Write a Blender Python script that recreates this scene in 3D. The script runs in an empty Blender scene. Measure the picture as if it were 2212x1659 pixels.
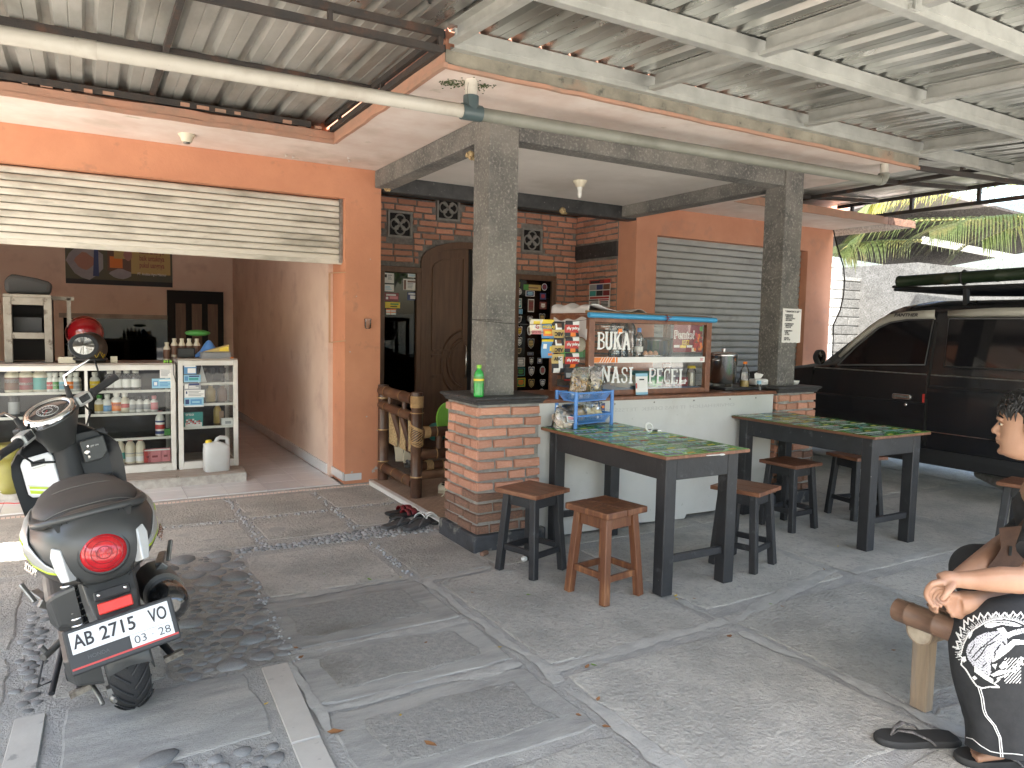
import bpy, bmesh, math, random
from mathutils import Vector, Matrix
R = math.radians
rnd = random.Random(7)
scene = bpy.context.scene
col = scene.collection
# ------------------------------------------------------------------ camera
CAM = Vector((-2.032, -3.9039, 1.384))
FW = Vector((0.50226173, 0.8612586, -0.07724485)); RT = Vector((0.86445249, -0.50230519, 0.02028279)); UP = Vector((0.02133176, 0.07696177, 0.99680582))
cd = bpy.data.cameras.new('camera'); cam = bpy.data.objects.new('camera', cd); col.objects.link(cam)
cd.sensor_width = 36; cd.sensor_fit = 'HORIZONTAL'; cd.lens = 1584.88 / 2212 * 36; cd.clip_start = .05; cd.clip_end = 600
cam.matrix_world = Matrix(((RT.x, UP.x, -FW.x, CAM.x), (RT.y, UP.y, -FW.y, CAM.y), (RT.z, UP.z, -FW.z, CAM.z), (0, 0, 0, 1)))
scene.camera = cam
def ray(u, v): return FW + RT * ((u - 1106) / 1584.88) + UP * ((829.5 - v) / 1584.88)
def at(u, v, ax, val):
    q = ray(u, v)
    if ax == 'd': return CAM + q * val
    i = 'xyz'.index(ax); return CAM + q * ((val - CAM[i]) / q[i])
# ------------------------------------------------------------------ sky and sun
SUNDIR = Vector((-.44, -.40, .80)).normalized()
w = bpy.data.worlds.new('World'); scene.world = w; w.use_nodes = True
nt = w.node_tree; bg = nt.nodes['Background']; sk = nt.nodes.new('ShaderNodeTexSky')
sk.sky_type = 'NISHITA'; sk.sun_disc = False; sk.sun_elevation = math.asin(SUNDIR.z); sk.sun_rotation = math.atan2(SUNDIR.x, SUNDIR.y)
sk.air_density = 1.3; sk.dust_density = 3.0; sk.ozone_density = 1.0
nt.links.new(sk.outputs[0], bg.inputs[0]); bg.inputs[1].default_value = .15
sl = bpy.data.lights.new('sun', 'SUN'); sl.energy = 5.0; sl.angle = R(.5); sl.color = (1, .955, .89)
so = bpy.data.objects.new('sun', sl); col.objects.link(so); so.rotation_euler = SUNDIR.to_track_quat('Z', 'Y').to_euler()
scene.view_settings.view_transform = 'Standard'; scene.view_settings.look = 'None'; scene.view_settings.gamma = 1
scene.view_settings.exposure = 2.7
scene.cycles.max_bounces = 10; scene.cycles.diffuse_bounces = 5; scene.cycles.glossy_bounces = 4; scene.cycles.transparent_max_bounces = 16
scene.cycles.caustics_reflective = False; scene.cycles.caustics_refractive = False
# ------------------------------------------------------------------ materials
MATS = {}
def mat(name, c, r=.6, metal=0, c2=None, ns=6, nd=5, lo=.35, hi=.65, c3=None, ns3=2.2, lo3=.5, hi3=.72, bump=0, bs=60, rv=0, stretch=None, spec=.5, coat=0, emis=0, c4=None, ns4=60, lo4=.6, hi4=.7, rvar=0, bdist=.01):
    """Principled material: base colour c, mixed with c2, c3, c4 through three noises, per-object value spread rv, bump."""
    m = bpy.data.materials.new(name); MATS[name] = m; m.use_nodes = True
    n = m.node_tree.nodes; L = m.node_tree.links; b = n['Principled BSDF']
    b.inputs['Roughness'].default_value = r; b.inputs['Metallic'].default_value = metal
    b.inputs['Specular IOR Level'].default_value = spec
    if coat: b.inputs['Coat Weight'].default_value = coat; b.inputs['Coat Roughness'].default_value = .06
    tc = n.new('ShaderNodeTexCoord'); vec = tc.outputs['Object']
    if stretch:
        mp = n.new('ShaderNodeMapping'); mp.inputs['Scale'].default_value = stretch; L.new(vec, mp.inputs[0]); vec = mp.outputs[0]
    oi = None
    if rv or c2 or c3:
        oi = n.new('ShaderNodeObjectInfo')
        ad = n.new('ShaderNodeVectorMath'); ad.operation = 'MULTIPLY_ADD'; 
        cmb = n.new('ShaderNodeCombineXYZ')
        for k in range(3): L.new(oi.outputs['Random'], cmb.inputs[k])
        ad.inputs[1].default_value = (37, 53, 71); L.new(cmb.outputs[0], ad.inputs[0]); L.new(vec, ad.inputs[2]); vec = ad.outputs[0]
    def noise(s, d=5, ro=.6):
        t = n.new('ShaderNodeTexNoise'); t.inputs['Scale'].default_value = s; t.inputs['Detail'].default_value = d; t.inputs['Roughness'].default_value = ro; L.new(vec, t.inputs['Vector']); return t
    def mixc(a, cc, s, lo, hi, d=5):
        t = noise(s, d); rp = n.new('ShaderNodeMapRange'); rp.inputs[1].default_value = lo; rp.inputs[2].default_value = hi; L.new(t.outputs[0], rp.inputs[0])
        mx = n.new('ShaderNodeMix'); mx.data_type = 'RGBA'; L.new(rp.outputs[0], mx.inputs[0])
        if isinstance(a, tuple): mx.inputs[6].default_value = (*a, 1)
        else: L.new(a, mx.inputs[6])
        mx.inputs[7].default_value = (*cc, 1); return mx.outputs[2]
    cur = tuple(c)
    if c2: cur = mixc(cur, c2, ns, lo, hi, nd)
    if c3: cur = mixc(cur, c3, ns3, lo3, hi3)
    if c4: cur = mixc(cur, c4, ns4, lo4, hi4)
    if rv:
        hs = n.new('ShaderNodeHueSaturation'); mr = n.new('ShaderNodeMapRange'); mr.inputs[3].default_value = 1 - rv; mr.inputs[4].default_value = 1 + rv
        L.new(oi.outputs['Random'], mr.inputs[0]); L.new(mr.outputs[0], hs.inputs['Value'])
        if isinstance(cur, tuple): hs.inputs['Color'].default_value = (*cur, 1)
        else: L.new(cur, hs.inputs['Color'])
        cur = hs.outputs[0]
    if isinstance(cur, tuple): b.inputs['Base Color'].default_value = (*cur, 1)
    else: L.new(cur, b.inputs['Base Color'])
    if rvar:
        t = noise(9, 4); rp = n.new('ShaderNodeMapRange'); rp.inputs[3].default_value = max(0, r - rvar); rp.inputs[4].default_value = min(1, r + rvar); L.new(t.outputs[0], rp.inputs[0]); L.new(rp.outputs[0], b.inputs['Roughness'])
    if bump:
        t = noise(bs, 6, .65); bp = n.new('ShaderNodeBump'); bp.inputs['Strength'].default_value = bump; bp.inputs['Distance'].default_value = bdist; L.new(t.outputs[0], bp.inputs['Height']); L.new(bp.outputs[0], b.inputs['Normal'])
    if emis: b.inputs['Emission Color'].default_value = (*c, 1); b.inputs['Emission Strength'].default_value = emis
    return m
def glass(name, tint, refl=1.0, rough=.02, opaque=0.0):
    m = bpy.data.materials.new(name); MATS[name] = m; m.use_nodes = True
    n = m.node_tree.nodes; L = m.node_tree.links; n.remove(n['Principled BSDF'])
    tr = n.new('ShaderNodeBsdfTransparent'); tr.inputs[0].default_value = (*tint, 1)
    gl = n.new('ShaderNodeBsdfGlossy'); gl.inputs['Roughness'].default_value = rough
    fr = n.new('ShaderNodeFresnel'); fr.inputs[0].default_value = 1.52
    mu = n.new('ShaderNodeMath'); mu.operation = 'MULTIPLY_ADD'; mu.inputs[1].default_value = refl; mu.inputs[2].default_value = opaque; mu.use_clamp = True
    mx = n.new('ShaderNodeMixShader'); L.new(fr.outputs[0], mu.inputs[0]); L.new(mu.outputs[0], mx.inputs[0]); L.new(tr.outputs[0], mx.inputs[1]); L.new(gl.outputs[0], mx.inputs[2])
    L.new(mx.outputs[0], n['Material Output'].inputs[0]); return m
# ------------------------------------------------------------------ mesh builder
def V(*a): return Vector(a)
class MB:
    def __init__(s): s.v = []; s.f = []; s.mi = []; s.sm = []; s.mats = []; s.cur = 0
    def use(s, m):
        if m not in s.mats: s.mats.append(m)
        s.cur = s.mats.index(m); return s
    def add(s, vs, fs, smooth=False):
        o = len(s.v); s.v += [Vector(p) for p in vs]
        for f in fs: s.f.append([i + o for i in f]); s.mi.append(s.cur); s.sm.append(smooth)
        return s
    def box(s, x0, x1, y0, y1, z0, z1):
        return s.add([(x0,y0,z0),(x1,y0,z0),(x1,y1,z0),(x0,y1,z0),(x0,y0,z1),(x1,y0,z1),(x1,y1,z1),(x0,y1,z1)], [(0,3,2,1),(4,5,6,7),(0,1,5,4),(1,2,6,5),(2,3,7,6),(3,0,4,7)])
    def cbox(s, c, sx, sy, sz): return s.box(c[0]-sx/2, c[0]+sx/2, c[1]-sy/2, c[1]+sy/2, c[2]-sz/2, c[2]+sz/2)
    def bar(s, a, b, wd, ht, up=(0,0,1), a2=None):
        """rectangular bar from a to b, wd across, ht along up"""
        a = Vector(a); b = Vector(b); d = (b - a).normalized(); u = Vector(up); sd = d.cross(u)
        if sd.length < 1e-4: sd = d.cross(Vector((1,0,0)))
        sd.normalize(); u = sd.cross(d).normalized()
        w1, h1 = (a2 or (wd, ht)); P = []
        for p, w_, h_ in ((a, wd, ht), (b, w1, h1)):
            for i, j in ((-1,-1),(1,-1),(1,1),(-1,1)): P.append(p + sd * (i*w_/2) + u * (j*h_/2))
        return s.add(P, [(0,1,2,3),(7,6,5,4),(0,4,5,1),(1,5,6,2),(2,6,7,3),(3,7,4,0)])
    def tube(s, pts, r, n=8, caps=True, closed=False, flat=1.0, up=None):
        pts = [Vector(p) for p in pts]; m = len(pts); rs = r if isinstance(r, (list, tuple)) else [r]*m
        vs = []; fs = []; prev = None
        for i, p in enumerate(pts):
            if closed: t = pts[(i+1) % m] - pts[i-1]
            else: t = pts[min(i+1, m-1)] - pts[max(i-1, 0)]
            t.normalize()
            if prev is None:
                a = Vector(up) if up else (Vector((0,0,1)) if abs(t.z) < .9 else Vector((1,0,0)))
                nx = (a - t * a.dot(t)).normalized()
            else: nx = (prev - t * prev.dot(t)); nx = nx.normalized() if nx.length > 1e-6 else t.orthogonal().normalized()
            prev = nx; ny = t.cross(nx)
            for k in range(n):
                an = 2*math.pi*k/n; vs.append(p + nx*(math.cos(an)*rs[i]*flat) + ny*(math.sin(an)*rs[i]))
        for i in range(m if closed else m-1):
            j = (i+1) % m
            for k in range(n): l = (k+1) % n; fs.append((i*n+k, i*n+l, j*n+l, j*n+k))
        s.add(vs, fs, True)
        if caps and not closed: s.add(vs[:n], [tuple(range(n-1, -1, -1))]); s.add(vs[-n:], [tuple(range(n))])
        return s
    def cyl(s, a, b, r, r2=None, n=12, caps=True): return s.tube([a, b], [r, r if r2 is None else r2], n, caps)
    def lathe(s, prof, c=(0,0,0), n=14, axis=(0,0,1), xdir=None, smooth=True):
        ax = Vector(axis).normalized(); x = (Vector(xdir) if xdir else (Vector((1,0,0)) if abs(ax.x) < .9 else Vector((0,1,0)))); x = (x - ax*x.dot(ax)).normalized(); y = ax.cross(x); c = Vector(c)
        vs = []; fs = []
        for r_, z_ in prof:
            for k in range(n): an = 2*math.pi*k/n; vs.append(c + ax*z_ + x*(r_*math.cos(an)) + y*(r_*math.sin(an)))
        for i in range(len(prof)-1):
            for k in range(n): l = (k+1) % n; fs.append((i*n+k, i*n+l, (i+1)*n+l, (i+1)*n+k))
        s.add(vs, fs, smooth)
        if prof[0][0] > 1e-5: s.add(vs[:n], [tuple(range(n-1,-1,-1))])
        if prof[-1][0] > 1e-5: s.add(vs[-n:], [tuple(range(n))])
        return s
    def prism(s, poly, o, ux, uy, uz, t0, t1):
        """polygon (2d) in plane o+ux,uy, extruded along uz from t0 to t1"""
        o = Vector(o); ux = Vector(ux); uy = Vector(uy); uz = Vector(uz); n = len(poly)
        A = [o + ux*p[0] + uy*p[1] + uz*t0 for p in poly]; B = [o + ux*p[0] + uy*p[1] + uz*t1 for p in poly]
        return s.add(A + B, [tuple(range(n-1,-1,-1)), tuple(range(n, 2*n))] + [(i, (i+1) % n, n + (i+1) % n, n + i) for i in range(n)])
    def ell(s, c, rx, ry, rz, nu=12, nv=8, z0=-1.0, e=1.0):
        c = Vector(c); vs = []; fs = []; a0 = math.asin(z0)
        for j in range(nv+1):
            ph = a0 + (math.pi/2 - a0)*j/nv
            for k in range(nu): th = 2*math.pi*k/nu; vs.append(c + Vector((rx*math.cos(ph)*math.cos(th), ry*math.cos(ph)*math.sin(th), rz*math.sin(ph))))
        for j in range(nv):
            for k in range(nu): l = (k+1) % nu; fs.append((j*nu+k, j*nu+l, (j+1)*nu+l, (j+1)*nu+k))
        return s.add(vs, fs, True)
    def loft(s, loops, caps=True, smooth=True, closed=True):
        n = len(loops[0]); vs = [p for l in loops for p in l]; fs = []
        for i in range(len(loops)-1):
            for k in range(n if closed else n-1): l = (k+1) % n; fs.append((i*n+k, i*n+l, (i+1)*n+l, (i+1)*n+k))
        s.add(vs, fs, smooth)
        if caps: s.add(loops[0], [tuple(range(n-1,-1,-1))]); s.add(loops[-1], [tuple(range(n))])
        return s
    def ribbon(s, line, t, o, ux, uy, uz, d0, d1):
        """flat stroke of width t along a 2d polyline"""
        n = len(line); Lf = []; Rt = []
        for i in range(n):
            p = Vector(line[i]); a = Vector(line[max(i-1,0)]); b = Vector(line[min(i+1,n-1)]); d = (b-a)
            d = d.normalized() if d.length > 1e-9 else Vector((1,0)); nn = Vector((-d.y, d.x))
            if 0 < i < n-1:
                d1_ = (p-a).normalized(); k = max(.35, abs(nn.dot(Vector((-d1_.y, d1_.x))))); nn = nn / k
            Lf.append(p + nn*t/2); Rt.append(p - nn*t/2)
        for i in range(n-1): s.prism([tuple(Rt[i]), tuple(Rt[i+1]), tuple(Lf[i+1]), tuple(Lf[i])], o, ux, uy, uz, d0 + .00002*i, d1 + .00003*i)
        return s
    def xf(s, M, start=0):
        for i in range(start, len(s.v)): s.v[i] = M @ s.v[i]
        return s
    def build(s, name, m=None, parent=None, bevel=0, seg=1, sub=0, fix=True):
        me = bpy.data.meshes.new(name); me.from_pydata([tuple(p) for p in s.v], [], s.f)
        ms = s.mats if s.mats else [m]
        for q in ms: me.materials.append(MATS[q] if isinstance(q, str) else q)
        me.polygons.foreach_set('material_index', s.mi); me.polygons.foreach_set('use_smooth', s.sm)
        if fix:
            bm = bmesh.new(); bm.from_mesh(me); bmesh.ops.recalc_face_normals(bm, faces=bm.faces); bm.to_mesh(me); bm.free()
        me.update(); o = bpy.data.objects.new(name, me); col.objects.link(o)
        if parent: o.parent = parent
        if bevel:
            b = o.modifiers.new('bevel', 'BEVEL'); b.width = bevel; b.segments = seg; b.limit_method = 'ANGLE'; b.angle_limit = R(35)
        if sub: q = o.modifiers.new('sub', 'SUBSURF'); q.levels = q.render_levels = sub
        return o
def tag(o, label=None, cat=None, group=None, kind=None):
    if label: o['label'] = label
    if cat: o['category'] = cat
    if group: o['group'] = group
    if kind: o['kind'] = kind
    return o
def empty(name, loc=(0,0,0), rz=0, label=None, cat=None, group=None):
    o = bpy.data.objects.new(name, None); o.empty_display_size = .1; col.objects.link(o); o.location = loc; o.rotation_euler = (0, 0, rz)
    return tag(o, label, cat, group)
def inst(src, name, parent, loc, rot=(0,0,0), scale=(1,1,1)):
    o = bpy.data.objects.new(name, src.data); col.objects.link(o); o.parent = parent; o.location = loc; o.rotation_euler = rot; o.scale = scale
    for md in src.modifiers:
        q = o.modifiers.new(md.name, md.type)
        if md.type == 'BEVEL': q.width = md.width; q.segments = md.segments; q.limit_method = 'ANGLE'; q.angle_limit = md.angle_limit
    return o
def meshof(mb, name, m=None):
    o = mb.build(name, m); me = o.data; bpy.data.objects.remove(o); return me
def put(me, name, parent, loc, rot=(0,0,0), scale=(1,1,1)):
    o = bpy.data.objects.new(name, me); col.objects.link(o)
    if parent: o.parent = parent
    o.location = loc; o.rotation_euler = rot; o.scale = scale; return o
def dup(o, loc=None, rz=None, label=None, parent=None):
    c = o.copy(); col.objects.link(c)
    if parent: c.parent = parent
    if loc is not None: c.location = loc
    if rz is not None: c.rotation_euler = (c.rotation_euler[0], c.rotation_euler[1], rz)
    if label: c['label'] = label
    for ch in [x for x in bpy.data.objects if x.parent == o]: dup(ch, parent=c)
    return c
def text(s, size, m, o, ux, uy, name='lettering', parent=None, ext=.0006, off=0, align='CENTER', width=None, mb=None, shear=0):
    """flat lettering: origin o (centre of the baseline box), ux reading direction, uy up"""
    cu = bpy.data.curves.new('t', 'FONT'); cu.body = s; cu.size = size; cu.align_x = align; cu.align_y = 'CENTER'; cu.extrude = ext; cu.offset = off; cu.resolution_u = 3; cu.shear = shear
    ob = bpy.data.objects.new('t', cu); me = bpy.data.meshes.new_from_object(ob); bpy.data.objects.remove(ob); bpy.data.curves.remove(cu)
    ux = Vector(ux).normalized(); uy = Vector(uy).normalized(); uz = ux.cross(uy); o = Vector(o)
    vs = [v.co.copy() for v in me.vertices]
    if width and vs:
        xs = [v.x for v in vs]; k = width / max(1e-6, max(xs)-min(xs))
        for v in vs: v.x *= k
    P = [o + ux*v.x + uy*v.y + uz*(v.z + ext) for v in vs]; F = [tuple(p.vertices) for p in me.polygons]
    bpy.data.meshes.remove(me)
    if mb is not None: mb.use(m); mb.add(P, F); return mb
    q = MB(); q.use(m); q.add(P, F); return q.build(name, None, parent, fix=False)
def supl(cx, cy, cz, w_, h_, n=20, e=2.6, ax=(1,0,0), ay=(0,0,1)):
    """superellipse loop"""
    P = []; ax = Vector(ax); ay = Vector(ay)
    for k in range(n):
        t = 2*math.pi*k/n; c_, s_ = math.cos(t), math.sin(t)
        P.append(Vector((cx, cy, cz)) + ax*(w_*math.copysign(abs(c_)**(2/e), c_)) + ay*(h_*math.copysign(abs(s_)**(2/e), s_)))
    return P
X, Y, Z = V(1,0,0), V(0,1,0), V(0,0,1)
# ------------------------------------------------------------------ palette
mat('earth', (.46,.43,.37), .95, c2=(.40,.37,.32), ns=3, c3=(.30,.30,.28), ns3=.4, bump=.3, bs=30)
mat('mortar', (.47,.455,.42), .95, c2=(.36,.35,.33), ns=9, c4=(.46,.44,.40), ns4=40, bump=.9, bs=70, bdist=.02)
mat('concrete', (.48,.46,.415), .85, c2=(.34,.33,.30), ns=3.0, lo=.40, hi=.64, c3=(.55,.525,.475), ns3=1.2, lo3=.5, hi3=.75, c4=(.27,.26,.24), ns4=38, lo4=.5, hi4=.8, bump=.9, bs=55, bdist=.022, rv=.10, rvar=.15)
mat('concrete_dark', (.40,.39,.36), .8, c2=(.28,.275,.26), ns=5, c3=(.45,.43,.39), ns3=2, bump=.7, bs=50, rv=.12, stretch=(1,4,1), c4=(.27,.27,.265), ns4=30, lo4=.6, hi4=.8)
mat('concrete_rough', (.48,.46,.42), .95, c2=(.36,.35,.325), ns=45, lo=.35, hi=.65, c3=(.25,.235,.2), ns3=1.5, bump=1.0, bs=75, bdist=.03, rv=.08)
mat('cement_smear', (.47,.46,.425), .9, c2=(.37,.36,.335), ns=12, bump=.7, bs=60)
mat('stone', (.25,.25,.245), .6, c2=(.16,.163,.165), ns=14, c3=(.24,.235,.225), ns3=5, lo3=.5, hi3=.7, rv=.3, bump=.3, bs=70)
mat('pebble', (.34,.34,.335), .6, c2=(.2,.205,.21), ns=30, rv=.4)
mat('white_tile', (.72,.72,.72), .12, c2=(.64,.64,.65), ns=3, rv=.04)
mat('cream_tile', (.56,.54,.49), .35, c2=(.49,.47,.43), ns=7, c3=(.33,.32,.3), ns3=16, lo3=.62, hi3=.7, bump=.1)
mat('grout', (.42,.38,.34), .9, c2=(.3,.27,.25), ns=20)
mat('mosaic', (.36,.24,.17), .4, c2=(.45,.31,.22), ns=11, rv=.1)
mat('orange_paint', (.64,.295,.17), .75, c2=(.58,.255,.145), ns=3, c3=(.53,.23,.135), ns3=.9, lo3=.48, hi3=.7, c4=(.40,.20,.13), ns4=7, lo4=.62, hi4=.80, bump=.22, bs=40)
mat('peach_paint', (.62,.30,.19), .8, c2=(.55,.25,.155), ns=2.5, c3=(.42,.23,.17), ns3=4, lo3=.55, hi3=.8, bump=.12, bs=40)
mat('inner_wall', (.77,.60,.49), .8, c2=(.70,.52,.42), ns=2, c3=(.55,.38,.31), ns3=3, lo3=.55, hi3=.8, bump=.1, bs=40)
mat('soffit_white', (.82,.72,.66), .85, c2=(.70,.56,.49), ns=2.6, c3=(.50,.42,.34), ns3=1.6, lo3=.55, hi3=.8, c4=(.42,.38,.26), ns4=5, lo4=.66, hi4=.8, bump=.15, bs=20)
mat('ceiling_white', (.74,.71,.67), .85, c2=(.66,.63,.59), ns=1.8, c3=(.52,.48,.43), ns3=1.1, lo3=.5, hi3=.78, bump=.08, bs=20)
mat('fascia_stain', (.33,.30,.235), .9, c2=(.19,.175,.14), ns=6, c3=(.40,.26,.18), ns3=2.5, lo3=.58, hi3=.72, c4=(.07,.07,.06), ns4=12, lo4=.62, hi4=.74, bump=.4, bs=30)
mat('fascia_peach', (.52,.27,.18), .8, c2=(.40,.24,.17), ns=4, c3=(.28,.21,.16), ns3=6, lo3=.55, hi3=.75, bump=.2, bs=30)
mat('moss', (.10,.13,.05), .9, c2=(.05,.06,.03), ns=20, bump=.5, bs=60)
mat('grey_plaster', (.185,.178,.165), .95, c2=(.115,.113,.108), ns=7, c3=(.25,.235,.21), ns3=2.4, lo3=.45, hi3=.7, c4=(.36,.34,.31), ns4=60, lo4=.52, hi4=.72, bump=1.0, bs=70, bdist=.015)
mat('black_stone', (.028,.028,.03), .55, c2=(.055,.055,.055), ns=12, c3=(.22,.21,.2), ns3=28, lo3=.64, hi3=.72, bump=.4, bs=40)
mat('black_plinth', (.06,.065,.075), .8, c2=(.035,.037,.042), ns=8, c3=(.26,.25,.22), ns3=9, lo3=.55, hi3=.68, bump=.5, bs=50)
mat('pillar_mortar', (.40,.385,.35), .97, c2=(.29,.28,.255), ns=30, c3=(.47,.45,.41), ns3=8, lo3=.5, hi3=.7, bump=1.0, bs=80, bdist=.02)
mat('brick_mortar', (.27,.255,.235), .97, c2=(.185,.175,.165), ns=30, c3=(.36,.34,.31), ns3=8, lo3=.5, hi3=.7, bump=1.0, bs=80, bdist=.02)
mat('brick', (.66,.335,.23), .85, c2=(.57,.26,.17), ns=12, c3=(.70,.42,.31), ns3=6, lo3=.5, hi3=.75, c4=(.2,.1,.07), ns4=30, lo4=.68, hi4=.78, rv=.2, bump=.6, bs=50)
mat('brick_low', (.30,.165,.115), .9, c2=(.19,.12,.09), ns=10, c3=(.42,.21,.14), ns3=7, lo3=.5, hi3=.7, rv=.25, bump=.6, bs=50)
mat('shutter_white', (.68,.65,.575), .5, c2=(.62,.585,.51), ns=3, c3=(.25,.23,.185), ns3=1.7, lo3=.48, hi3=.74, c4=(.36,.33,.27), ns4=40, lo4=.66, hi4=.8, stretch=(1,1,2.5), bump=.06, bs=20)
mat('shutter_grey', (.43,.44,.43), .5, c2=(.38,.39,.385), ns=4, c3=(.24,.235,.22), ns3=3, lo3=.55, hi3=.8, rv=.03)
mat('galvalume', (.50,.51,.485), .30, metal=.85, c2=(.38,.39,.37), ns=5, c3=(.24,.24,.215), ns3=2.0, lo3=.5, hi3=.75, rvar=.14, bump=.12, bs=25, rv=.06, stretch=(1,.25,1))
mat('galv_stain', (.50,.50,.47), .45, metal=.45, c2=(.38,.38,.35), ns=6, c3=(.22,.215,.19), ns3=2.4, lo3=.48, hi3=.72, rvar=.15, bump=.15, bs=25, rv=.08, stretch=(1,.35,1))
mat('channel_steel', (.52,.52,.485), .42, metal=.4, c2=(.42,.42,.39), ns=8, c3=(.42,.41,.37), ns3=5, lo3=.58, hi3=.78, bump=.08, bs=30, rv=.05)
mat('rusty_steel', (.055,.042,.035), .75, c2=(.035,.032,.03), ns=10, c3=(.11,.055,.035), ns3=7, lo3=.56, hi3=.72, bump=.4, bs=60)
mat('pipe_white', (.57,.54,.475), .45, c2=(.50,.465,.40), ns=4, c3=(.36,.31,.25), ns3=3, lo3=.52, hi3=.75, c4=(.3,.26,.2), ns4=30, lo4=.66, hi4=.74)
mat('pipe_grey', (.26,.26,.22), .5, c2=(.22,.22,.185), ns=4, c3=(.17,.17,.14), ns3=3)
mat('pipe_joint', (.07,.10,.105), .4)
mat('dark_wood', (.15,.075,.04), .45, c2=(.095,.046,.026), ns=4, stretch=(6,6,.6), nd=8, c3=(.16,.085,.045), ns3=5, bump=.15, bs=30, rv=.08)
mat('case_wood', (.22,.085,.04), .4, c2=(.14,.05,.025), ns=5, stretch=(3,3,3), nd=8, c3=(.30,.14,.07), ns3=9, lo3=.55, hi3=.75, bump=.1, bs=50)
mat('teak_seat', (.20,.082,.042), .42, c2=(.12,.046,.024), ns=3.5, stretch=(10,1.2,4), nd=8, c3=(.28,.13,.07), ns3=3, lo3=.5, hi3=.75, rv=.16, bump=.12, bs=20)
mat('teak_bright', (.16,.062,.028), .42, c2=(.10,.036,.017), ns=3.5, stretch=(8,8,.8), nd=8, c3=(.32,.15,.065), ns3=3, bump=.1, bs=20)
mat('black_wood', (.0125,.0135,.016), .5, c2=(.021,.0225,.026), ns=6, c3=(.07,.075,.08), ns3=10, lo3=.62, hi3=.75, c4=(.3,.29,.27), ns4=45, lo4=.73, hi4=.77, bump=.2, bs=40, rv=.15)
mat('bamboo_dark', (.10,.045,.025), .35, c2=(.055,.026,.016), ns=5, c3=(.19,.105,.06), ns3=4, lo3=.52, hi3=.75, stretch=(1,1,1), bump=.08)
mat('bamboo_tan', (.34,.22,.12), .5, c2=(.24,.14,.075), ns=5, c3=(.14,.085,.05), ns3=8, lo3=.6, hi3=.75)
mat('rattan', (.50,.32,.15), .55, c2=(.38,.23,.1), ns=40)
mat('woven', (.50,.38,.20), .7, c2=(.30,.20,.1), ns=60, lo=.45, hi=.55)
mat('panel_white', (.60,.595,.565), .55, c2=(.55,.545,.515), ns=3, c3=(.47,.45,.41), ns3=1.7, lo3=.52, hi3=.8, bump=.08, c4=(.36,.34,.30), ns4=22, lo4=.66, hi4=.78)
mat('white_paint', (.76,.75,.72), .4, c2=(.70,.69,.66), ns=5, rv=.02)
mat('alu_white', (.72,.71,.67), .4, c2=(.62,.6,.55), ns=6, c3=(.4,.36,.3), ns3=9, lo3=.65, hi3=.8)
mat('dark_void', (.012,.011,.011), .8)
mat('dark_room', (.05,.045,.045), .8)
glass('pane', (.95,.96,.955), .45)
glass('pane_case', (.97,.97,.965), .16)
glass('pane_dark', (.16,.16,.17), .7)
glass('mirror_dark', (.05,.05,.055), .6, .02, .02)
glass('clear_plastic', (.96,.97,.97), 1.3, .12, .03)
glass('water_bottle', (.72,.80,.86), 2.2, .06, .08)
for nme, c_, r_ in (('white_plastic',(.78,.77,.73),.4),('red_plastic',(.5,.02,.02),.35),('yellow_plastic',(.75,.55,.03),.4),('green_plastic',(.10,.50,.16),.35),('lime_plastic',(.25,.58,.05),.4),('blue_plastic',(.10,.26,.62),.4),('black_plastic',(.02,.02,.021),.45),('cream_plastic',(.70,.64,.50),.4),('blue_pole',(.05,.30,.55),.35),
    ('paper',(.74,.73,.70),.7),('ink',(.03,.03,.035),.7),('print_blue',(.10,.27,.50),.5),('print_cyan',(.28,.52,.66),.5),('print_red',(.45,.035,.03),.45),('print_maroon',(.20,.02,.025),.4),('print_yellow',(.76,.56,.04),.45),('print_orange',(.75,.20,.02),.45),('print_green',(.07,.28,.06),.4),('print_body',(.52,.52,.56),.7),('print_navy',(.03,.05,.16),.45),('print_gold',(.50,.36,.12),.4),('print_pink',(.62,.22,.24),.5),('print_brown',(.16,.08,.05),.5),('print_grey',(.32,.33,.34),.5),('print_teal',(.05,.30,.28),.5),('print_white',(.76,.76,.74),.4),('print_purple',(.08,.05,.13),.35),
    ('rubber',(.022,.022,.022),.75),('rubber_grey',(.07,.07,.072),.85),('egg',(.62,.34,.2),.5),('cloth_white',(.72,.71,.70),.9),('leaf_yellow',(.55,.38,.05),.6),('leaf_brown',(.28,.13,.05),.7),('leaf_green',(.16,.28,.04),.6)):
    mat(nme, c_, r_)
mat('chrome', (.85,.85,.86), .08, metal=1)
mat('steel', (.62,.62,.62), .22, metal=1, rvar=.08)
mat('dull_steel', (.35,.35,.34), .45, metal=.8, c2=(.2,.19,.17), ns=20)
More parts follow.
